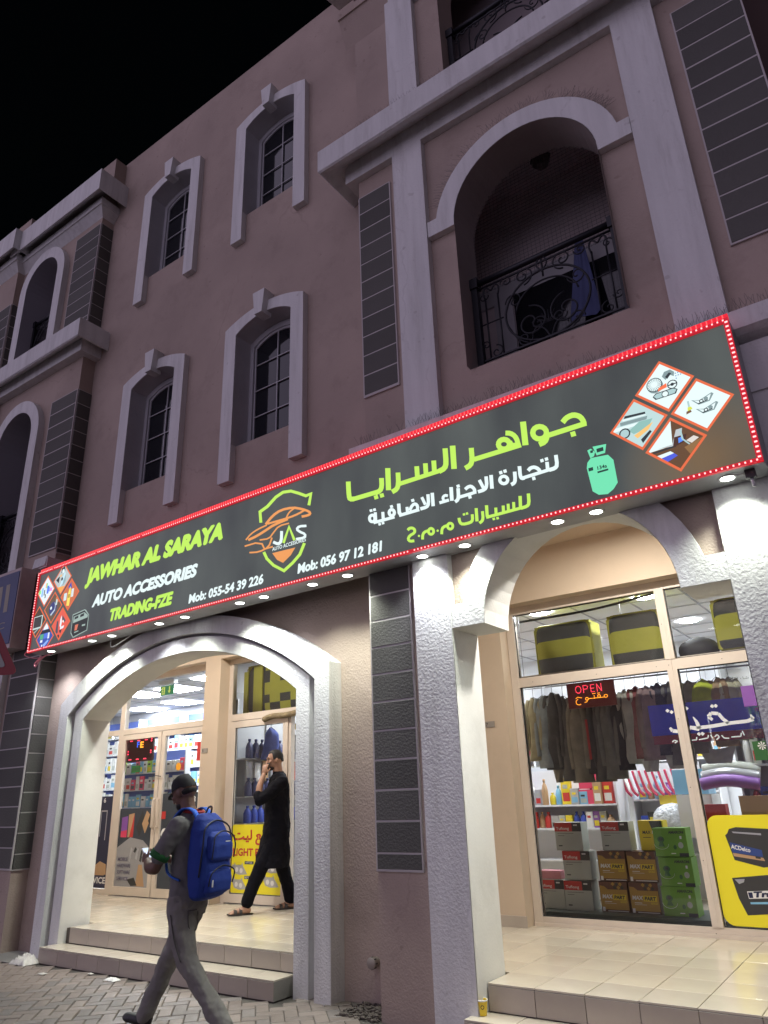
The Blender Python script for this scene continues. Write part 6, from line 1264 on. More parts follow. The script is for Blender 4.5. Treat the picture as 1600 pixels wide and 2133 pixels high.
# stripe stickers
q = MB(); q.face([(-2.055, GY+.0125, 1.965), (.05, GY+.0125, 1.965), (.05, GY+.0125, 2.245), (-2.055, GY+.0125, 2.245)]); o = q.obj('window_stripe', film_mat('blue_film', (.02,.05,1.0), .72), None, fix=False); tag(o, 'broad translucent blue stripe across the window glass', 'sticker')
q = MB(); q.face([(-2.05, GY+.0125, 1.885), (.05, GY+.0125, 1.885), (.05, GY+.0125, 1.963), (-2.05, GY+.0125, 1.963)]); o = q.obj('window_stripe', film_mat('maroon_film', (.35,.008,.03), .70), None, fix=False); tag(o, 'narrow translucent maroon stripe below the blue one', 'sticker')
M_FILMW = film_mat('white_film', (.75,.77,.80), .9)
q = MB(); fy = plane_y(GY+.008)
def fstroke(q, pts, w, fn, mi=0):
    P = [Vector(p) for p in pts]
    for i in range(len(P)-1):
        a, b_ = P[i], P[i+1]; t = (b_-a).normalized(); nn = Vector((-t.y, t.x)); wa = w if not isinstance(w, list) else w[i]; wb = w if not isinstance(w, list) else w[i+1]
        q.face([fn(*(a+nn*wa/2)), fn(*(b_+nn*wb/2)), fn(*(b_-nn*wb/2)), fn(*(a-nn*wa/2))], mi)
fstroke(q, [(-1.88,2.03),(-1.86,2.0),(-1.80,1.99),(-1.70,2.01)], [.02,.035,.03,.03], fy)
fstroke(q, [(-1.70,2.02),(-1.62,2.0),(-1.63,2.06),(-1.655,2.11)], [.03,.04,.03,.008], fy)
fstroke(q, [(-1.62,2.01),(-1.5,2.015),(-1.35,2.03),(-1.2,2.035),(-1.15,2.05),(-1.165,2.09)], [.03,.03,.03,.03,.035,.008], fy)
fstroke(q, [(-1.49,2.07),(-1.52,2.10),(-1.49,2.13),(-1.43,2.12),(-1.40,2.07),(-1.36,2.03)], [.025,.03,.03,.03,.03,.03], fy)
for cx, cz in ((-1.875,2.185),(-1.84,2.17),(-1.70,2.19),(-1.735,2.20),(-1.47,2.19),(-1.44,2.19),(-1.63,1.955),(-1.60,1.955)):
    q.face([fy(cx-.02, cz), fy(cx, cz-.018), fy(cx+.02, cz), fy(cx, cz+.018)])
for P_ in ([(-1.88,1.90),(-1.86,1.915),(-1.83,1.905),(-1.86,1.89)], [(-1.75,1.905),(-1.66,1.905),(-1.655,1.93)], [(-1.64,1.905),(-1.56,1.915),(-1.55,1.94)], [(-1.53,1.94),(-1.52,1.91)], [(-1.50,1.92),(-1.475,1.94),(-1.46,1.915),(-1.49,1.895)], [(-1.44,1.93),(-1.42,1.905),(-1.38,1.90)], [(-1.36,1.91),(-1.28,1.91),(-1.27,1.94)], [(-1.26,1.955),(-1.25,1.915)]):
    fstroke(q, P_, .010, fy)
put_text(q, 'ﷲﺍ ﺀﺎﺷ ﺎﻣ', (-1.28, 2.40, -1.06, 2.435), fy, .005, mi=1)
o = stuff(q.obj('window_lettering', [M_FILMW, M_BLACK], None, fix=False)); tag(o, 'white Arabic calligraphy on the blue stripe of the window', 'sticker')
# yellow battery poster
def poster(name, label, x0, x1, z0, z1, m, y=None, r=.06):
    y = y or GY+.006; t = thing(name, label, 'poster', ((x0+x1)/2, y, z0))
    X = (x1-x0)/2; H = z1-z0; pts = [(-X+r, 0)] if r else [(-X, 0)]
    pl = []
    for cx, cz, a0 in ((X-r, H-r, 0), (-X+r, H-r, pi/2), (-X+r, r, pi), (X-r, r, 1.5*pi)): pl += arc(cx, cz, r, a0, a0+pi/2, 5)
    q = MB(); q.plate(pl, [], -.001, .001); q.obj('sheet', m, t); return t
YP = mat('poster_yellow', (.80,.70,.02), .45)
t = poster('battery_poster', 'yellow poster with two black car batteries on the right window', -1.704, .06, .40, 1.262, YP, r=.09)
ox = (-1.704+.06)/2
q = MB(); Z = lambda z: z-.40; fp = plane_y(-.0018)
def pf(P_, mi, k):
    for tr in tessellate_polygon([[Vector((a, c, 0)) for a, c in P_]]): q.face([(P_[i][0]-ox, -.0016-.0004*k, Z(P_[i][1])) for i in tr], mi)
pf([(-1.57,1.10),(-1.55,1.115),(-1.53,1.15),(-1.47,1.165),(-1.22,1.15),(-1.10,1.13),(-1.12,.90),(-1.28,.855),(-1.31,.85),(-1.53,.905)], 0, 0)
pf([(-1.545,1.045),(-1.30,.985),(-1.30,.93),(-1.535,.965)], 1, 1); pf([(-1.535,.962),(-1.30,.925),(-1.29,.90),(-1.53,.935)], 2, 1); pf([(-1.51,1.13),(-1.28,1.115),(-1.28,1.10),(-1.50,1.118)], 3, 1); pf([(-1.36,.94),(-1.32,.932),(-1.32,.915),(-1.36,.92)], 0, 2)
put_text(q, 'ACDelco', (-1.54-ox, Z(.995), -1.39-ox, Z(1.03)), lambda u, v, h=0: (u, -.003-h, v-(u+1.54+ox)*.2), .02, .1, mi=4)
pf([(-1.58,.765),(-1.30,.795),(-.95,.77),(-.97,.52),(-1.35,.50),(-1.51,.485),(-1.555,.61)], 0, 0)
pf([(-1.48,.665),(-1.0,.70),(-1.0,.64),(-1.475,.61)], 4, 1); pf([(-1.475,.658),(-1.44,.66),(-1.44,.618),(-1.47,.616)], 5, 2); pf([(-1.47,.585),(-1.0,.61),(-1.0,.59),(-1.47,.57)], 6, 1); pf([(-1.56,.755),(-1.48,.76),(-1.49,.735),(-1.53,.72)], 3, 1)
put_text(q, 'Tran', (-1.43-ox, Z(.622), -1.24-ox, Z(.665)), lambda u, v, h=0: (u, -.003-h, v+(u+1.43+ox)*.07), .03, .15, mi=5, bold=.002)
q.obj('printed_front', [P_DARK, mat('poster_blue', (.03,.06,.22), .4), P_TAN, P_SILVER, P_WHITE, mat('poster_navy', (.01,.015,.06), .4), P_SKY], t, fix=False)
# small stickers right of the clothes
o = bx('sticker', P_PURPLE, None, -1.20, -1.06, GY+.004, GY+.006, 2.16, 2.34); tag(o, 'purple and red notice at the right edge of the window', 'sticker')
o = bx('sticker', P_DGREEN, None, -1.20, -1.05, GY+.004, GY+.006, 1.70, 1.86); tag(o, 'dark green framed notice with a white star near the right arch pier', 'sticker')
q = MB()
for i in range(8): q.face([(-1.125, GY+.002, 1.82), (-1.125+.035*cos(i*pi/4-.2), GY+.002, 1.82+.035*sin(i*pi/4-.2)), (-1.125+.035*cos(i*pi/4+.2), GY+.002, 1.82+.035*sin(i*pi/4+.2))])
q.obj('star_print', P_WHITE, o, fix=False)

# portal right door (accessories shop)
rd = thing('glass_door', 'cream framed glass door with a yellow poster behind the man on the phone', 'door')
q = MB(); q.box(-7.85, -7.78, GY-.02, GY+.06, PZ, 3.43); q.box(-7.78, -6.3, GY-.02, GY+.06, 3.36, 3.43); q.box(-7.78, -6.3, GY-.018, GY+.06, 2.565, 2.655); q.box(-6.70, -6.66, GY-.018, GY+.06, PZ, 2.565); q.obj('frame', M_ALU, rd)
q = MB(); frame_rect(q, -7.775, -6.705, PZ+.015, 2.555, .085, GY-.03, GY+.02, .10); q.obj('door_leaf', M_ALU, rd)
q = MB(); q.face([(-7.69, GY, .42), (-6.79, GY, .42), (-6.79, GY, 2.47), (-7.69, GY, 2.47)]); q.face([(-7.78, GY, 2.655), (-6.3, GY, 2.655), (-6.3, GY, 3.36), (-7.78, GY, 3.36)]); q.face([(-6.66, GY, PZ), (-6.3, GY, PZ), (-6.3, GY, 2.565), (-6.66, GY, 2.565)]); q.obj('glass_pane', M_GLASS, rd, fix=False)
q = MB(); frame_rect(q, -7.69, -6.79, .42, 2.47, .008, GY-.012, GY-.004); q.obj('gasket', M_BLACK, rd)
stripebag(-7.68, -6.35, 2.67, 3.34, 7.50, [(.0, .0)], 'black and yellow checked bag pressed behind the transom over the door', d=.3, check=True)
q = MB(); q.box(-7.70, -7.62, 7.47, 7.49, 2.67, 3.25); q.box(-7.50, -7.33, 7.46, 7.48, 2.67, 3.3); o = q.obj('yellow_strap', P_BAGY, None); tag(o, 'yellow bands of the bag at the left end of the door transom', 'strap')
t = poster('light_poster', 'yellow poster of polished headlights on the lower half of the glass door', -7.685, -6.80, .43, 1.235, YP, y=GY-.004, r=.03)
ox = (-7.685-6.80)/2; q = MB()
def lampp(x, z, k=0):
    P_ = [(-.14,.06),(-.10,.055),(-.09,.085),(-.075,.055),(.03,.055),(.05,.085),(.06,.045),(.10,.0),(.14,-.05),(.0,-.06),(-.09,-.04)]
    for tr in tessellate_polygon([[Vector((a, c, 0)) for a, c in P_]]): q.face([(x+P_[i][0], -.0016, z+P_[i][1]) for i in tr], 1)
    for a_, c_ in ((-.05, 0), (.03, -.01)): q.face([(x+a_+.03*cos(w), -.002, z+c_+.03*sin(w)) for w in [2*pi*i/10 for i in range(10)]], 2)
put_text(q, 'LIGHT POLISH', (-7.66-ox, .43, -6.84-ox, .52), plane_y(-.0018), .02, mi=0, bold=.002)
put_text(q, 'ﺖﻴﻟ ﻊﻴﻤﻠﺗ', (-7.66-ox, .56, -6.84-ox, .74), plane_y(-.0018), .02, mi=0, bold=.002)
lampp(-7.53-ox, .27); lampp(-7.53-ox, .10); lampp(-6.98-ox, .14); lampp(-6.98-ox, .30)
for z in (.35, .18):
    q.face([(-7.44-ox, -.0016, z-.015), (-7.28-ox, -.0016, z-.015), (-7.28-ox, -.0016, z+.02), (-7.44-ox, -.0016, z+.02)], 3)
    put_text(q, 'AFTER' if z > .3 else 'BEFORE', (-7.43-ox, z-.008, -7.30-ox, z+.014), plane_y(-.0022), .0, mi=2)
q.obj('printed_front', [P_RED, P_SILVER, P_WHITE, mat('poster_navy', (.01,.015,.06))], t, fix=False)
q = MB(); q.tube(bez([(-7.12, 7.30, 2.535), (-6.95, 7.29, 2.565), (-6.7, 7.29, 2.56), (-6.45, 7.29, 2.585)], 5), .038, 10)
me = q.obj('foam_sleeve', mat('brown_foam', (.24,.19,.11), .95, bump=1.0, bscale=30, bdist=.02, var=.3, vscale=12), None, True); tag(me, 'lumpy brown foam wrap fixed over the glass door', 'foam wrap')

# phone shop front
pd = thing('glass_shopfront', 'cream framed glass double door of the phone shop with sidelight', 'shop front')
q = MB(); q.box(-12.0, -8.165, GY-.02, GY+.06, 3.345, 3.43); q.box(-12.0, -8.165, GY-.02, GY+.06, 2.555, 2.635)
q.box(-10.305, -10.20, GY-.022, GY+.06, PZ, 2.555); q.box(-10.305, -10.20, GY-.022, GY+.06, 2.635, 3.345); q.box(-12.0, -10.305, GY-.02, GY+.06, PZ, .38)
q.obj('frame', M_ALU, pd)
for a, b_ in ((-10.195, -9.262), (-9.238, -8.30)):
    q = MB(); frame_rect(q, a, b_, PZ+.012, 2.545, .075, GY-.03, GY+.02, .11); dl = q.obj('door_leaf', M_ALU, pd)
    q = MB(); q.face([(a+.075, GY, .42), (b_-.075, GY, .42), (b_-.075, GY, 2.47), (a+.075, GY, 2.47)]); q.obj('glass_pane', M_GLASS, dl, fix=False)
    hx = b_-.035 if a < -9.5 else a+.035
    q = MB(); q.tube([(hx, GY-.03, 1.20), (hx, GY-.07, 1.22), (hx, GY-.07, 1.58), (hx, GY-.03, 1.60)], .010, 8); q.obj('handle', M_ALU, dl, True)
q = MB(); q.face([(-12, GY, .38), (-10.305, GY, .38), (-10.305, GY, 2.555), (-12, GY, 2.555)]); q.face([(-12, GY, 2.635), (-10.305, GY, 2.635), (-10.305, GY, 3.345), (-12, GY, 3.345)]); q.face([(-10.2, GY, 2.635), (-8.165, GY, 2.635), (-8.165, GY, 3.345), (-10.2, GY, 3.345)]); q.obj('glass_pane', M_GLASS, pd, fix=False)
q = MB(); q.tube([(-9.32, GY-.05, 1.92), (-9.18, GY-.05, 1.90)], .006, 6); q.tube([(-9.36+.018*cos(a), GY-.05, 1.925+.018*sin(a)) for a in [2*pi*i/10 for i in range(10)]], .005, 5, close=True); o = q.obj('lock_chain', M_BLACK, None, True); tag(o, 'small dark lock and chain across the two phone shop door leaves', 'lock')
# LED display in the door
t = thing('led_display', 'dark LED display with red dashes and the letters FE in the phone shop door', 'sign', (-9.83, GY+.03, 2.14))
bx('sign_board', mat('led_board_dark', (.02,.006,.006), .4, (1,.05,.02), .015), t, -.32, .32, 0, .03, 0, .345)
q = MB(); q2 = MB(); q3 = MB()
for x in (-.22, -.04, .14): q.box(x-.03, x+.035, -.003, 0, .305, .318); q.box(x-.03, x+.035, -.003, 0, .03, .043)
for z in (.11, .14, .28, .31): q.box(.26, .285, -.003, 0, z, z+.018); 
for z in (.11, .15): q.box(-.29, -.265, -.003, 0, z, z+.018)
q.obj('red_dashes', LEDR, t)
put_text(q2, 'F', (-.07, .21, -.01, .295), plane_y(-.003), .02); q2.obj('letter', emi('led_blue', (.05,.15,1), 1.5), t, fix=False)
put_text(q3, 'E', (.01, .20, .09, .29), plane_y(-.003), .02); q3.obj('letter', LEDO, t, fix=False)
# dark posters on the lower glass
DKP = mat('poster_dark', (.035,.045,.06), .4); LGP = mat('poster_grey', (.30,.30,.31), .4)
t = poster('service_poster', 'dark poster with phones and MOBILE HARDWARE SOFTWARE SERVICE on the left door leaf', -10.12, -9.337, .42, 1.475, DKP, y=GY-.003, r=.005)
ox = (-10.12-9.337)/2; q = MB()
def pp(P_, mi, k=0):
    for tr in tessellate_polygon([[Vector((a, c, 0)) for a, c in P_]]): q.face([(P_[i][0], -.0016-.0004*k, P_[i][1]) for i in tr], mi)
pp([(-.39,.0),(.39,.0),(.39,.50),(.2,.62),(-.1,.66),(-.39,.52)], 1)
pp([(-.33,.66),(-.19,.66),(-.19,.95),(-.33,.93)], 2, 1); pp([(-.17,.66),(-.04,.66),(-.04,.99),(-.17,.97)], 3, 1); pp([(-.33,.66),(-.19,.66),(-.19,.76),(-.33,.74)], 4, 2); pp([(-.13,.66),(-.04,.66),(-.04,.99),(-.09,.8)], 5, 2)
for k in range(3): pp([(.02+.13*k,.80+.04*k),(.10+.13*k,.66+.05*k),(.22+.13*k,.90+.04*k),(.14+.1*k,1.02)], [6, 7, 6][k], 2+k)
for k in range(9): pp([(-.1+.05*k, .35+.03*((k*7) % 5)), (-.06+.05*k, .33+.03*((k*7) % 5)), (-.02+.05*k, .5), (-.06+.05*k, .53)], [8, 1, 0][k % 3], 1+k*.2)
pp([(.10,.02),(.30,.02),(.22,.30),(.14,.30)], 9, 2); pp([(.0,.02),(-.1,.1),(.06,.13),(.14,.03)], 0, 3)
for k, s in enumerate(('MOBILE', 'HARDWARE', 'SOFTWARE', 'SERVICE')): put_text(q, s, (-.34, .34-.085*k, -.34+.038*len(s), .39-.085*k), plane_y(-.006), .015, mi=10)
q.obj('printed_front', [P_DARK, LGP, P_PURPLE, P_TAN, P_PINKR, P_RED, P_DARK, P_TAN, P_SILVER, P_TAN, mat('poster_text', (.10,.09,.16), .4)], t, fix=False)
t = poster('service_poster', 'dark blue poster reading SERVICE on the sidelight glass', -11.6, -10.31, .39, 1.66, mat('poster_darkblue', (.015,.018,.05), .4), y=GY-.003, r=.005)
ox = (-11.6-10.31)/2; q = MB()
put_text(q, 'SERVICE', (.10, .06, .62, .145), plane_y(-.0024), .02, mi=0); pp([(.05,.03),(.645,.03),(.645,.16),(.05,.16)], 3)
pp([(.30,.18),(.62,.18),(.60,.32),(.45,.36),(.33,.30)], 1, 1); pp([(.34,.17),(.58,.17),(.57,.22),(.36,.22)], 4, 2); put_text(q, '6', (.40, 1.18, .45, 1.25), plane_y(-.0024), .02, mi=0)
frect(q, .36, .38, .7, 1.05, -.002, 5); frect(q, .5, .52, .65, 1.05, -.002, 5); frect(q, .36, .52, 1.05, 1.07, -.002, 5)
q.obj('printed_front', [P_WHITE, P_TAN, P_DARK, mat('poster_band', (.04,.04,.08), .4), P_TAN, P_SILVER], t, fix=False)
t = poster('service_poster', 'dark poster with the number 03 on the right door leaf behind the walking man', -9.155, -8.375, .42, 1.66, DKP, y=GY-.003, r=.005)
ox = 0; q = MB(); put_text(q, '03', (.20, 1.11, .32, 1.19), plane_y(-.0024), .02, mi=0); pp([(.17,.93),(.38,.93),(.38,1.03),(.17,1.03)], 0, 1); pp([(-.39,.9),(-.30,.9),(-.30,1.0),(-.39,1.0)], 1, 1); pp(circ(-.3, .7, .08, 12), 0, 1)
q.obj('printed_front', [P_WHITE, P_RED], t, fix=False)
def sticker(P_, m, label, txt=None, tm_=None, z=None):
    q = MB(); xs = [p[0] for p in P_]; zs = [p[1] for p in P_]
    q.face([(p[0], GY-.003, p[1]) for p in P_], 0)
    if txt: put_text(q, txt, (min(xs)+.012, min(zs)+.018, max(xs)-.012, max(zs)-.018), plane_y(GY-.004), .01, mi=1)
    o = q.obj('sticker', [m, tm_ or P_WHITE], None, fix=False); tag(o, label, 'sticker')
sticker([(-9.94,1.98),(-9.73,1.98),(-9.73,2.08),(-9.94,2.08)], mat('sticker_green', (.02,.13,.03), .5), 'green sticker with lettering on the left door leaf', 'tabby', P_DARK)
sticker([(-8.48,1.98+.1),(-8.385,1.98+.1),(-8.385,2.34),(-8.48,2.34)], P_RED, 'red upright sticker at the edge of the right door leaf')
sticker([(-8.86+.055*cos(2*pi*i/14), 2.02+.055*sin(2*pi*i/14)) for i in range(14)], mat('sticker_orange', (.8,.35,.02), .5), 'round orange sticker on the right door leaf')
# exit sign
t = thing('exit_sign', 'green emergency exit sign hanging inside the phone shop transom', 'sign', (-9.82, 7.8, 3.175))
bx('sign_board', emi('exit_green', (.02,.22,.08), .8), t, -.165, .165, 0, .02, 0, .15); bx('lamp_housing', M_WHITEP, t, -.19, .19, -.02, .06, .17, .235)
q = MB(); YL = emi('exit_yellow', (.75,.8,.15), .9)
q.box(-.12, -.045, -.003, 0, .015, .13); q.box(.055, .08, -.003, 0, .05, .13)
q.face([(.03, -.003, .065), (.0675, -.003, .02), (.105, -.003, .065)]); q.obj('pictogram', YL, t)
q = MB(); q.ellip((-.08, -.004, .108), (.010, .002, .010), 8, 5); q.tube([(-.083, -.005, .095), (-.08, -.005, .06), (-.10, -.005, .03)], .006, 5); q.tube([(-.08, -.005, .06), (-.06, -.005, .045), (-.058, -.005, .025)], .005, 5); q.tube([(-.105, -.005, .08), (-.083, -.005, .09), (-.062, -.005, .07)], .004, 5); q.obj('running_figure', emi('exit_green', (.02,.22,.08)), t)

# ================================================================== SMALL THINGS ON THE GROUND
t = thing('paper_cup', 'yellow paper cup with a dark logo standing on the lower right step', 'cup', (-2.80, 5.01, .137))
q = MB(); q.lathe([(0, .001), (.027, .001), (.0285, .004), (.037, .088), (.0385, .09), (.036, .092), (.034, .086), (.026, .006), (0, .006)], sides=24); q.obj('cup_body', mat('cup_yellow', (.72,.52,.03), .5), t, True)
q = MB(); q.lathe([(.0372, .083), (.0395, .088), (.0385, .0935), (.0362, .091)], sides=24); q.obj('cup_rim', P_WHITE, t, True)
q = MB()
for i in range(12):
    a0, a1 = 2*pi*i/12, 2*pi*(i+1)/12
    def cp(a, r): 
        th = -1.05 + r*cos(a)/.034; zz = .052 + r*sin(a); rr = .0285+(zz-.004)*.101+.0006; return (rr*cos(th), rr*sin(th), zz)
    q.face([cp(a0, .013), cp(a1, .013), cp(a1, .008), cp(a0, .008)])
q.obj('printed_logo', P_DARK, t, fix=False)
def rag(name, x, y, sx, sy, h, m, label, cat='litter', grp=None, seed=1):
    random.seed(seed); q = MB(); n = 12
    for j in range(n+1):
        for i in range(n+1):
            u, v = i/n-.5, j/n-.5; r = 1-(2*max(abs(u), abs(v)))**3
            q.v.append((x+u*sx*(1+.3*random.random()), y+v*sy*(1+.3*random.random()), .004 + h*max(0, r)*(.4+.6*random.random())))
    for j in range(n):
        for i in range(n): k = j*(n+1)+i; q.f.append((k, k+1, k+n+2, k+n+1)); q.mi.append(0)
    o = q.obj(name, m, None, True, fix=False); return tag(o, label, cat, grp)
PLS = mat('crumpled_plastic', (.55,.53,.50), .35, bump=.8, bscale=40, bdist=.01)
rag('plastic_bag', -8.25, 4.99, .22, .17, .10, PLS, 'crumpled pale plastic bag against the left end of the step', 'bag', seed=2)
rag('litter', -7.58, 4.78, .07, .05, .01, PLS, 'small pale scrap of paper, farthest left on the pavers', seed=3)
rag('litter', -6.68, 4.93, .13, .07, .025, P_WHITE, 'torn white tissue on the pavers in front of the step', seed=5)
rag('litter', -7.12, 5.0, .05, .03, .01, PLS, 'tiny pale scrap close to the riser of the step', seed=6)
t = thing('drain_vent', 'grey plastic drain cap with slots low on the wall beside the bay', 'vent', (-3.93, 5.375, .295))
q = MB(); q.lathe([(0, -.085), (.038, -.085), (.042, -.08), (.042, -.05), (.034, -.05), (.034, 0)], sides=20, ax='y'); q.obj('cap', mat('grey_pvc', (.30,.26,.23), .5), t, True)
for i in range(8):
    a = 2*pi*i/8; bx('slot', M_BLACK, t, .0405*cos(a)-.004, .0405*cos(a)+.004, -.078, -.052, .0405*sin(a)-.004, .0405*sin(a)+.004)
# ================================================================== PEOPLE
def rings(q, R_, seg=24, p=2.0):
    """closed body through elliptical rings (cx,cy,z,rx,ry)"""
    b0 = len(q.v)
    for (cx, cy, z, rx, ry) in R_:
        for k in range(seg):
            w = 2*pi*k/seg; c, s = cos(w), sin(w)
            q.v.append((cx + rx*math.copysign(abs(c)**(2/p), c), cy + ry*math.copysign(abs(s)**(2/p), s), z))
    n = len(R_)
    for i in range(n-1):
        for k in range(seg):
            k2 = (k+1) % seg; q.f.append((b0+i*seg+k, b0+i*seg+k2, b0+(i+1)*seg+k2, b0+(i+1)*seg+k)); q.mi.append(0)
    q.f.append(tuple(b0+k for k in reversed(range(seg)))); q.mi.append(0); q.f.append(tuple(b0+(n-1)*seg+k for k in range(seg))); q.mi.append(0)
def limb(q, pts, rad, n=6, sides=14):
    P = bez(pts, n); m_ = len(P); k = len(rad)-1; rr = []
    for i in range(m_):
        t = i/(m_-1)*k; j = min(int(t), k-1); rr.append(rad[j]+(rad[j+1]-rad[j])*(t-j))
    q.tube(P, rr, sides); q.ellip(P[0], (rr[0],)*3, 12, 8); q.ellip(P[-1], (rr[-1],)*3, 12, 8)
def sculpt(q, name, m, parent=None, voxel=.008, smooth_it=4, disp=0, dscale=.12, seed=0):
    o = q.obj(name, m, parent, True)
    r = o.modifiers.new('remesh', 'REMESH'); r.mode = 'VOXEL'; r.voxel_size = voxel; r.use_smooth_shade = True
    if smooth_it: s = o.modifiers.new('smooth', 'SMOOTH'); s.iterations = smooth_it; s.factor = .5
    if disp:
        tx = bpy.data.textures.new(name+'_folds', 'CLOUDS'); tx.noise_scale = dscale; tx.noise_depth = 2
        d = o.modifiers.new('folds', 'DISPLACE'); d.texture = tx; d.strength = disp; d.mid_level = .5; d.texture_coords = 'LOCAL'
    return o
def hand(q, c, d, n_, up, s=1.0, curl=.6):
    """five-fingered hand: palm centre c, finger direction d, palm normal n_ (fingers curl towards n_), up = thumb side"""
    c = Vector(c); d = Vector(d).normalized(); n_ = Vector(n_).normalized(); up = Vector(up).normalized()
    rot = Matrix((d, up, n_)).transposed()
    q.ellip(c, (.046*s, .040*s, .016*s), 12, 8, rot)
    for i, (off, L) in enumerate(((.030, .068), (.010, .076), (-.010, .070), (-.028, .056))):
        b_ = c + up*off*s + d*.036*s; L *= s
        p1 = b_ + (d*cos(curl*.4)+n_*sin(curl*.4))*L*.42; p2 = p1 + (d*cos(curl*1.3)+n_*sin(curl*1.3))*L*.34; p3 = p2 + (d*cos(curl*2.1)+n_*sin(curl*2.1))*L*.26
        q.tube([b_, p1, p2, p3], [.0092*s, .0088*s, .008*s, .007*s], 8); q.ellip(p3, (.007*s,)*3, 8, 6)
    b_ = c - d*.02*s + up*.030*s; p1 = b_ + (d*.5+up*.7+n_*.3).normalized()*.035*s; p2 = p1 + (d*.85+up*.15+n_*.5).normalized()*.032*s
    q.tube([b_, p1, p2], [.012*s, .010*s, .0085*s], 8); q.ellip(p2, (.0085*s,)*3, 8, 6)
def head(q, c, tilt, s=1.0):
    """head looking along +x, tilted down by tilt"""
    R = Matrix.Rotation(tilt, 3, 'Y'); c = Vector(c)
    P = lambda x, y, z: c + R @ Vector((x*s, y*s, z*s))
    q.ellip(P(-.012, 0, .018), (.098*s, .076*s, .100*s), 20, 14, R)
    q.ellip(P(.022, 0, -.040), (.066*s, .057*s, .076*s), 16, 12, R)
    q.ellip(P(.055, 0, -.092), (.030*s, .030*s, .022*s), 12, 8, R)          # chin
    q.tube([P(.082, 0, .012), P(.100, 0, -.020), P(.108, 0, -.034)], [.009*s, .012*s, .015*s], 8)   # nose
    q.ellip(P(.098, 0, -.038), (.016*s, .018*s, .010*s), 10, 6, R)
    q.ellip(P(.072, 0, .028), (.026*s, .052*s, .011*s), 12, 8, R)            # brow
    for y in (-1, 1):
        q.ellip(P(.062, y*.040, -.018), (.026*s, .020*s, .020*s), 10, 8, R)  # cheek
        q.ellip(P(-.012, y*.078, -.012), (.018*s, .008*s, .031*s), 12, 8, R) # ear
    q.ellip(P(.082, 0, -.066), (.014*s, .024*s, .006*s), 10, 6, R); q.ellip(P(.080, 0, -.075), (.014*s, .022*s, .006*s), 10, 6, R)
    return P, R

# ------------------------------------------------------------------ A: man walking left with a blue backpack
SK1 = mat('skin_dark_brown', (.15,.08,.055), .5, bump=.1, bscale=80, bdist=.002)
q = MB()
P, R = head(q, (.105, 0, 1.600), radians(24), 1.02)
limb(q, [(.01, 0, 1.40), (.05, 0, 1.48), (.075, 0, 1.56)], [.062, .056, .058])
rings(q, [(0,0,.86,.08,.13), (0,0,.95,.09,.14), (.0,0,1.08,.09,.135), (0,0,1.22,.09,.14), (.0,0,1.34,.085,.14), (.0,0,1.41,.06,.09), (.01,0,1.45,.05,.06)])
for s in (1, -1):
    limb(q, [(0, s*.14, 1.345), (.06, s*.21, 1.23), (.135, s*.235, 1.085)], [.040, .043, .041])
    limb(q, [(.135, s*.235, 1.085), (.22, s*.19, 1.085), (.305, s*.12, 1.12)], [.045, .043, .030])
    hand(q, (.350, s*.090, 1.137), (.85, -s*.35, .12), (0, -s*.7, .5), (-.1, -s*.2, 1), .95, .8)
# legs
LEG = {1: [(0, .09, .90), (-.10, .10, .50), (-.44, .09, .13)], -1: [(0, -.09, .90), (.19, -.10, .52), (.42, -.10, .10)]}
for s in (1, -1): limb(q, LEG[s], [.058, .060, .046, .042])
pa = sculpt(q, 'person', SK1, None, .0075, 3)
pa.location = (-4.69, 4.065, .0); pa.rotation_euler = (0, 0, radians(191))
tag(pa, 'man in grey shirt, dark cap and grey trousers walking left while looking at a phone', 'person')
SH1 = mat('shirt_grey', (.17,.165,.165), .9, bump=.3, bscale=30, bdist=.006, var=.12)
q = MB()
rings(q, [(.0,0,.80,.120,.172), (.0,0,.90,.122,.174), (.0,0,1.02,.118,.166), (0,0,1.18,.120,.176), (.0,0,1.31,.118,.190), (.0,0,1.385,.098,.172), (.005,0,1.43,.078,.120), (.012,0,1.455,.066,.075)], 28)
for s in (1, -1): limb(q, [(.0, s*.165, 1.365), (.05, s*.208, 1.27), (.100, s*.228, 1.170)], [.072, .068, .066])
sculpt(q, 'shirt', SH1, pa, .009, 4, .032, .12)
GRN = mat('shirt_green_hem', (.02,.13,.035), .85); RDC = mat('shirt_red_collar', (.38,.035,.035), .85)
for s in (1, -1):
    q = MB(); q.tube([(.093, s*.224, 1.190), (.112, s*.233, 1.150)], [.073, .073], 20); q.obj('sleeve_hem', GRN, pa, True)
q = MB(); q.tube([(.005+.075*cos(a), .082*sin(a), 1.462+.012*cos(a)) for a in [2*pi*i/20 for i in range(20)]], .013, 8, close=True); q.obj('collar', RDC, pa, True)
TR1 = mat('trousers_grey', (.22,.21,.195), .9, bump=.4, bscale=35, bdist=.008, var=.18, vscale=5)
q = MB()
rings(q, [(.0,0,.76,.112,.155), (0,0,.82,.118,.165), (0,0,.92,.105,.155), (0,0,.97,.095,.140)], 24)
TL = {1: [(0, .088, .84), (-.10, .10, .49), (-.43, .09, .115)], -1: [(0, -.088, .84), (.19, -.10, .50), (.41, -.10, .09)]}
for s in (1, -1): limb(q, TL[s], [.098, .094, .076, .066, .066], 8)
sculpt(q, 'trousers', TR1, pa, .008, 3, .034, .10)
q = MB()
for s, pts in ((1, [(.0, .192, .78), (-.05, .195, .62), (-.105, .178, .49)]), (-1, [(.02, -.19, .78), (.10, -.195, .62), (.19, -.178, .50)])): q.tube(bez(pts, 5), .004, 5)
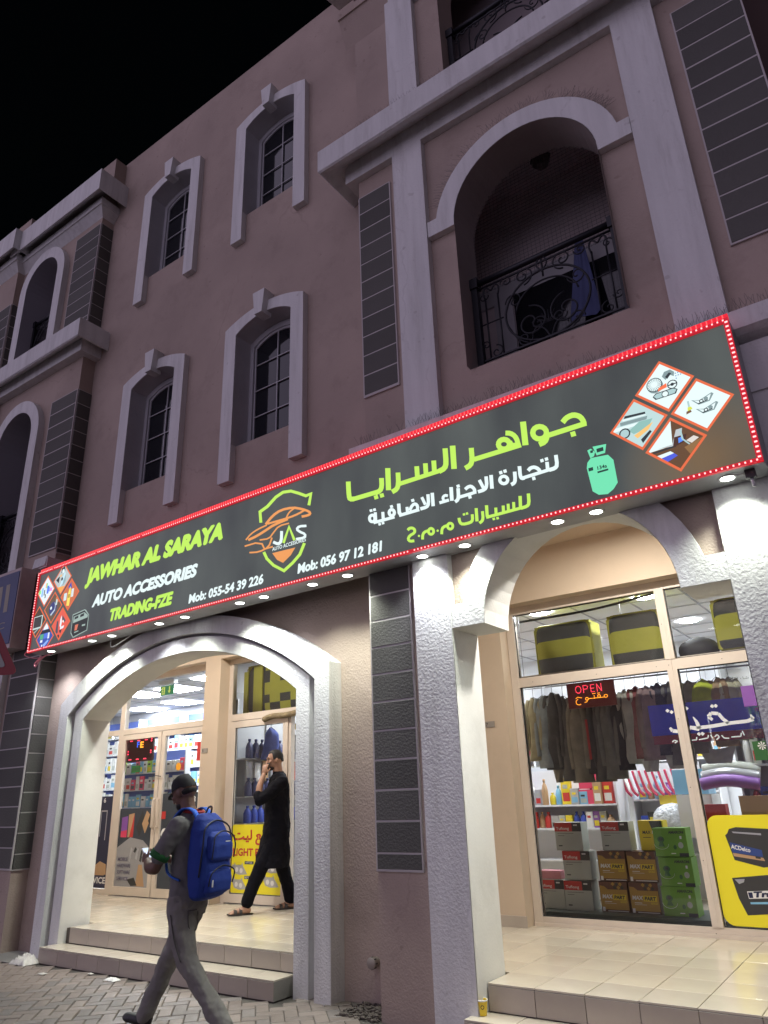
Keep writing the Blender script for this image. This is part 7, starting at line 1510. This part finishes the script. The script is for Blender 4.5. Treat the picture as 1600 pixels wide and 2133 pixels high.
q.tube(bez([(-.11, .03, .80), (-.125, .08, .80), (-.105, .13, .80)], 4), .004, 5); q.tube(bez([(-.112, .03, .80), (-.122, .035, .70), (-.125, .08, .67), (-.115, .125, .70), (-.105, .13, .80)], 4), .0035, 5)
q.obj('seam', mat('seam_dark', (.09,.085,.08), .9), pa, True)
# shoes
SHO = mat('shoe_black', (.02,.02,.022), .45)
for (ax, by, az, pitch) in ((.45, -.10, .045, -.12), (-.40, .09, .085, .62)):
    q = MB(); Rr = Matrix.Rotation(pitch, 3, 'Y'); c = Vector((ax, by, az))
    F = lambda x, y, z: c + Rr @ Vector((x, y, z))
    q.ellip(F(.03, 0, .005), (.135, .047, .038), 16, 10, Rr); q.ellip(F(-.05, 0, .03), (.055, .042, .045), 14, 8, Rr); q.ellip(F(.10, 0, -.002), (.065, .048, .030), 14, 8, Rr)
    sculpt(q, 'shoe', SHO, pa, .007, 2)
# cap
CAPM = mat('cap_black', (.014,.014,.016), .8, bump=.3, bscale=40, bdist=.003)
q = MB(); seg = 24
prof = [(0, .112), (.035, .109), (.07, .093), (.092, .062), (.101, .028), (.102, .006)]
base = len(q.v)
for r, z in prof:
    for k in range(seg):
        w = 2*pi*k/seg; q.v.append(tuple(P(-.012 + r*1.0*cos(w), r*.80*sin(w), .018+z - (.018 if cos(w) < -.3 and r > .09 else 0))))
for i in range(len(prof)-1):
    for k in range(seg): k2 = (k+1) % seg; q.f.append((base+i*seg+k, base+i*seg+k2, base+(i+1)*seg+k2, base+(i+1)*seg+k)); q.mi.append(0)
q.plate([( .07, -.062), (.105, -.056), (.128, -.035), (.135, 0), (.128, .035), (.105, .056), (.07, .062)], [], 0, .005, lambda a, c_, t: tuple(P(a, c_, .022 - (a-.07)*.25 - t)))
q.obj('cap', CAPM, pa, True)
q = MB(); q.ellip(P(-.036, 0, -.012), (.071, .0735, .045), 16, 10, R); q.obj('hair', mat('hair_black', (.008,.007,.007), .7), pa, True)
q = MB(); q.ellip(P(.04, 0, -.085), (.052, .052, .040), 14, 8, R); q.obj('beard', mat('hair_black', (.008,.007,.007)), pa, True)
def world(o, p): 
    a = o.rotation_euler.z; return (o.location.x + p[0]*cos(a) - p[1]*sin(a), o.location.y + p[0]*sin(a) + p[1]*cos(a), o.location.z + p[2])
ph = thing('phone', 'small pale phone held in front of the walking man', 'phone', world(pa, (.392, .035, 1.172)), radians(191))
q = MB(); q.box(-.045, .045, -.036, .036, -.004, .004); o = q.obj('phone_body', M_WHITEP, ph); o.rotation_euler = (0, radians(-50), 0)
q = MB(); q.box(-.040, .040, -.032, .032, .0042, .0048); o = q.obj('screen', emi('phone_screen', (.7,.8,1), 1.2), ph); o.rotation_euler = (0, radians(-50), 0)
# backpack
bpk = thing('backpack', 'bright blue backpack with dark zips worn by the walking man', 'backpack', world(pa, (-.165, 0, 0)), radians(191))
bpk.scale = (.84, .95, 1)
BLU = mat('backpack_blue', (.012,.042,.29), .8, bump=.35, bscale=50, bdist=.004, var=.12); ZIP = mat('zip_dark', (.008,.012,.035), .5); BLU2 = mat('strap_blue', (.03,.13,.60), .8, bump=.2, bscale=60)
q = MB(); rings(q, [(.03,0,.86,.06,.11), (.0,0,.885,.105,.155), (-.012,0,.96,.130,.178), (-.01,0,1.08,.135,.185), (0,0,1.22,.125,.180), (.015,0,1.33,.105,.165), (.03,0,1.40,.080,.135), (.045,0,1.445,.045,.085)], 28, 2.9)
sculpt(q, 'bag_body', BLU, bpk, .008, 4, .012, .10)
q = MB(); rings(q, [(-.105,0,1.115,.045,.125), (-.112,0,1.14,.056,.145), (-.112,0,1.22,.056,.145), (-.100,0,1.285,.048,.125), (-.085,0,1.315,.03,.09)], 24, 3)
sculpt(q, 'upper_pocket', BLU, bpk, .007, 3, .008, .08)
q = MB(); rings(q, [(-.080,0,.895,.045,.12), (-.100,0,.92,.058,.148), (-.112,0,.99,.056,.152), (-.108,0,1.045,.048,.138), (-.095,0,1.075,.03,.11)], 24, 3)
sculpt(q, 'lower_pocket', BLU, bpk, .007, 3, .008, .08)
q = MB()
q.tube(bez([(-.155, .140, 1.13), (-.168, .140, 1.22), (-.158, .110, 1.288), (-.15, 0, 1.318), (-.158, -.110, 1.288), (-.168, -.140, 1.22), (-.155, -.140, 1.13)], 6), .006, 6)
q.tube(bez([(-.14, .150, .96), (-.165, .140, 1.045), (-.165, 0, 1.085), (-.165, -.140, 1.045), (-.14, -.150, .96)], 6), .006, 6)
q.tube(bez([(-.06, .185, 1.02), (-.085, .180, 1.22), (-.080, .150, 1.345), (-.070, 0, 1.392), (-.080, -.150, 1.345), (-.085, -.180, 1.22), (-.06, -.185, 1.02)], 6), .007, 6)
q.obj('zip', ZIP, bpk, True)
q = MB(); q.box(-.203, -.199, -.03, .03, 1.245, 1.252); q.obj('logo', M_WHITEP, bpk)
q = MB(); q.tube([(-.175, .142, 1.0), (-.18, .150, .955)], .006, 6); q.obj('zip_pull', M_WHITEP, bpk)
q = MB(); q.tube(bez([(.03, .035, 1.44), (.01, .02, 1.485), (.01, -.02, 1.485), (.03, -.035, 1.44)], 6), .008, 6); q.obj('handle', ZIP, bpk, True)
for s in (1, -1):
    q = MB()
    cl = bez([(.06, s*.075, 1.39), (.12, s*.090, 1.468), (.21, s*.110, 1.478), (.295, s*.125, 1.40), (.335, s*.135, 1.25), (.29, s*.175, 1.06), (.13, s*.195, 1.0)], 6); n0 = len(q.v)
    for i, p_ in enumerate(cl):
        w_ = .028 if i < 24 else .011
        t_ = (cl[min(i+1, len(cl)-1)]-cl[max(i-1, 0)]).normalized(); sd = Vector((0, 1, 0)); sd = (sd - t_*sd.dot(t_)).normalized(); nn = t_.cross(sd)
        for a_, c_ in ((-1, -1), (1, -1), (1, 1), (-1, 1)): q.v.append(tuple(p_ + sd*w_*a_ + nn*.005*c_))
    for i in range(len(cl)-1):
        for k in range(4): k2 = (k+1) % 4; q.f.append((n0+i*4+k, n0+i*4+k2, n0+i*4+4+k2, n0+i*4+4+k)); q.mi.append(0)
    q.obj('strap', BLU2, bpk, True)

# ------------------------------------------------------------------ B: man in black kurta on the phone
SK2 = mat('skin_tan', (.36,.20,.13), .5, bump=.1, bscale=80, bdist=.002)
q = MB()
P, R = head(q, (.055, 0, 1.685), radians(6), 1.0)
limb(q, [(-.01, 0, 1.46), (.01, 0, 1.54), (.025, 0, 1.63)], [.070, .062, .062])
rings(q, [(0,0,.92,.09,.13), (0,0,1.05,.10,.14), (.01,0,1.15,.10,.14), (0,0,1.3,.10,.14), (.0,0,1.40,.09,.14), (.0,0,1.46,.06,.09), (0,0,1.52,.05,.06)])
limb(q, [(0, .15, 1.38), (.15, .19, 1.30), (.27, .16, 1.21)], [.045, .045, .043])
limb(q, [(.27, .16, 1.21), (.26, .12, 1.36), (.205, .075, 1.50)], [.046, .040, .029])
hand(q, (.190, .065, 1.555), (-.12, -.1, 1), (-.4, -.9, .0), (-.9, .3, .1), 1.0, .9)
limb(q, [(0, -.15, 1.38), (-.04, -.235, 1.18), (.0, -.26, .98)], [.045, .045, .042])
limb(q, [(.0, -.26, .98), (.05, -.26, .86), (.08, -.25, .76)], [.044, .038, .028])
hand(q, (.10, -.25, .70), (.15, 0, -1), (0, 1, 0), (1, 0, .1), 1.0, .4)
LG = {1: [(0, .09, .95), (.20, .09, .52), (.37, .06, .085)], -1: [(0, -.09, .95), (-.08, -.10, .52), (-.20, -.11, .085)]}
for s in (1, -1):
    limb(q, LG[s], [.09, .068, .052, .042])
    ax, by = LG[s][2][0], LG[s][2][1]
    limb(q, [(ax-.03, by, .045), (ax+.05, by, .045), (ax+.13, by, .030), (ax+.165, by, .026)], [.034, .036, .030, .022])
    for i in range(5): q.tube([(ax+.15, by-.030+.015*i, .026), (ax+.195-.006*abs(i-1), by-.034+.017*i, .020)], [.010, .008], 8); q.ellip((ax+.195-.006*abs(i-1), by-.034+.017*i, .020), (.009, .008, .008), 8, 6)
pb = sculpt(q, 'person', SK2, None, .007, 2)
pb.location = (-6.61, 7.06, PZ); pb.rotation_euler = (0, 0, radians(236))
tag(pb, 'bearded man in a long black kurta talking on a phone by the yellow poster', 'person')
KUR = mat('kurta_black', (.004,.004,.007), .8, spec=.12, bump=.3, bscale=25, bdist=.008)
q = MB()
rings(q, [(.06,0,.47,.20,.225), (.045,0,.62,.190,.225), (.02,0,.82,.165,.215), (.01,0,.98,.155,.205), (.015,0,1.12,.150,.195), (.005,0,1.28,.145,.205), (.0,0,1.40,.130,.215), (-.002,0,1.46,.110,.190), (0,0,1.505,.080,.115), (.0,0,1.525,.068,.075)], 30)
limb(q, [(0, .185, 1.41), (.14, .20, 1.30), (.265, .165, 1.215)], [.085, .078, .068]); limb(q, [(.265, .165, 1.215), (.275, .15, 1.27)], [.066, .060])
limb(q, [(0, -.185, 1.41), (-.04, -.24, 1.18), (.0, -.26, .98), (.05, -.26, .84)], [.085, .078, .070, .060])
sculpt(q, 'kurta', KUR, pb, .010, 4, .045, .13)
q = MB(); rings(q, [(.0,0,1.505,.073,.080), (.004,0,1.545,.068,.072)], 20); q.obj('collar', KUR, pb, True)
q = MB()
TB = {1: [(0, .09, .80), (.20, .09, .50), (.355, .065, .135)], -1: [(0, -.09, .80), (-.08, -.10, .50), (-.20, -.11, .125)]}
for s in (1, -1): limb(q, TB[s], [.115, .105, .090, .078, .075], 8)
sculpt(q, 'trousers', KUR, pb, .009, 4, .025, .12)
HB = mat('hair_black', (.008,.007,.007))
q = MB(); seg = 28
prof = [(0, .106), (.04, .101), (.072, .080), (.093, .045), (.100, .015), (.098, -.015)]
base = len(q.v)
for r, z in prof:
    for k in range(seg):
        w = 2*pi*k/seg; front = cos(w) > .45
        zz = z if not front else max(z, .062); rr = r if not (front and z < .06) else .080
        q.v.append(tuple(P(-.014 + rr*1.02*cos(w), rr*.80*sin(w), .018+zz - (.035 if cos(w) < -.5 and z < 0 else 0))))
for i in range(len(prof)-1):
    for k in range(seg): k2 = (k+1) % seg; q.f.append((base+i*seg+k, base+i*seg+k2, base+(i+1)*seg+k2, base+(i+1)*seg+k)); q.mi.append(0)
q.obj('hair', HB, pb, True)
q = MB()
q.ellip(P(.046, 0, -.092), (.046, .050, .030), 14, 8, R); q.ellip(P(.096, 0, -.053), (.010, .026, .006), 10, 6, R)
q.obj('beard', mat('beard_dark', (.035,.022,.018), .8), pb, True)
q = MB()
for y in (-1, 1):
    q.ellip(P(.083, y*.031, .008), (.008, .013, .006), 10, 6, R); q.ellip(P(.084, y*.032, .034), (.008, .020, .004), 10, 6, R)
q.obj('eyes_and_brows', HB, pb, True)
# sandals
SAN = mat('sandal_dark', (.03,.022,.02), .55)
for s in (1, -1):
    ax, by = LG[s][2][0], LG[s][2][1]; q = MB()
    pl = [(ax-.075, by-.03), (ax-.02, by-.040), (ax+.08, by-.045), (ax+.16, by-.050), (ax+.205, by-.03), (ax+.215, by+.005), (ax+.19, by+.04), (ax+.10, by+.045), (ax-.02, by+.038), (ax-.075, by+.028), (ax-.09, by)]
    q.plate(pl, [], 0, .014, lambda a, c_, t: (a, c_, t - .001 + (.012*(a-ax-.15)/.06 if a > ax+.15 else 0)))
    for xx in (.05, .11):
        cl = [(ax+xx+.01, by+.047*cos(a), .010+(.062-.2*(xx-.05))*sin(a)) for a in [pi*i/10 for i in range(11)]]
        n0 = len(q.v)
        for p_ in cl:
            for dx, dz in ((-.018, 0), (.018, 0), (.018, .004), (-.018, .004)): q.v.append((p_[0]+dx, p_[1], p_[2]+dz))
        for i in range(10):
            for k in range(4): k2 = (k+1) % 4; q.f.append((n0+i*4+k, n0+i*4+k2, n0+i*4+4+k2, n0+i*4+4+k)); q.mi.append(0)
    q.obj('sandal', SAN, pb)
ph = thing('phone', 'black phone held to the mouth of the man in black', 'phone', world(pb, (.165, .035, 1.575)), radians(236))
q = MB(); q.box(-.006, .006, -.036, .036, -.075, .075); o = q.obj('phone_body', M_BLACK, ph); o.rotation_euler = (0, radians(-22), radians(35))
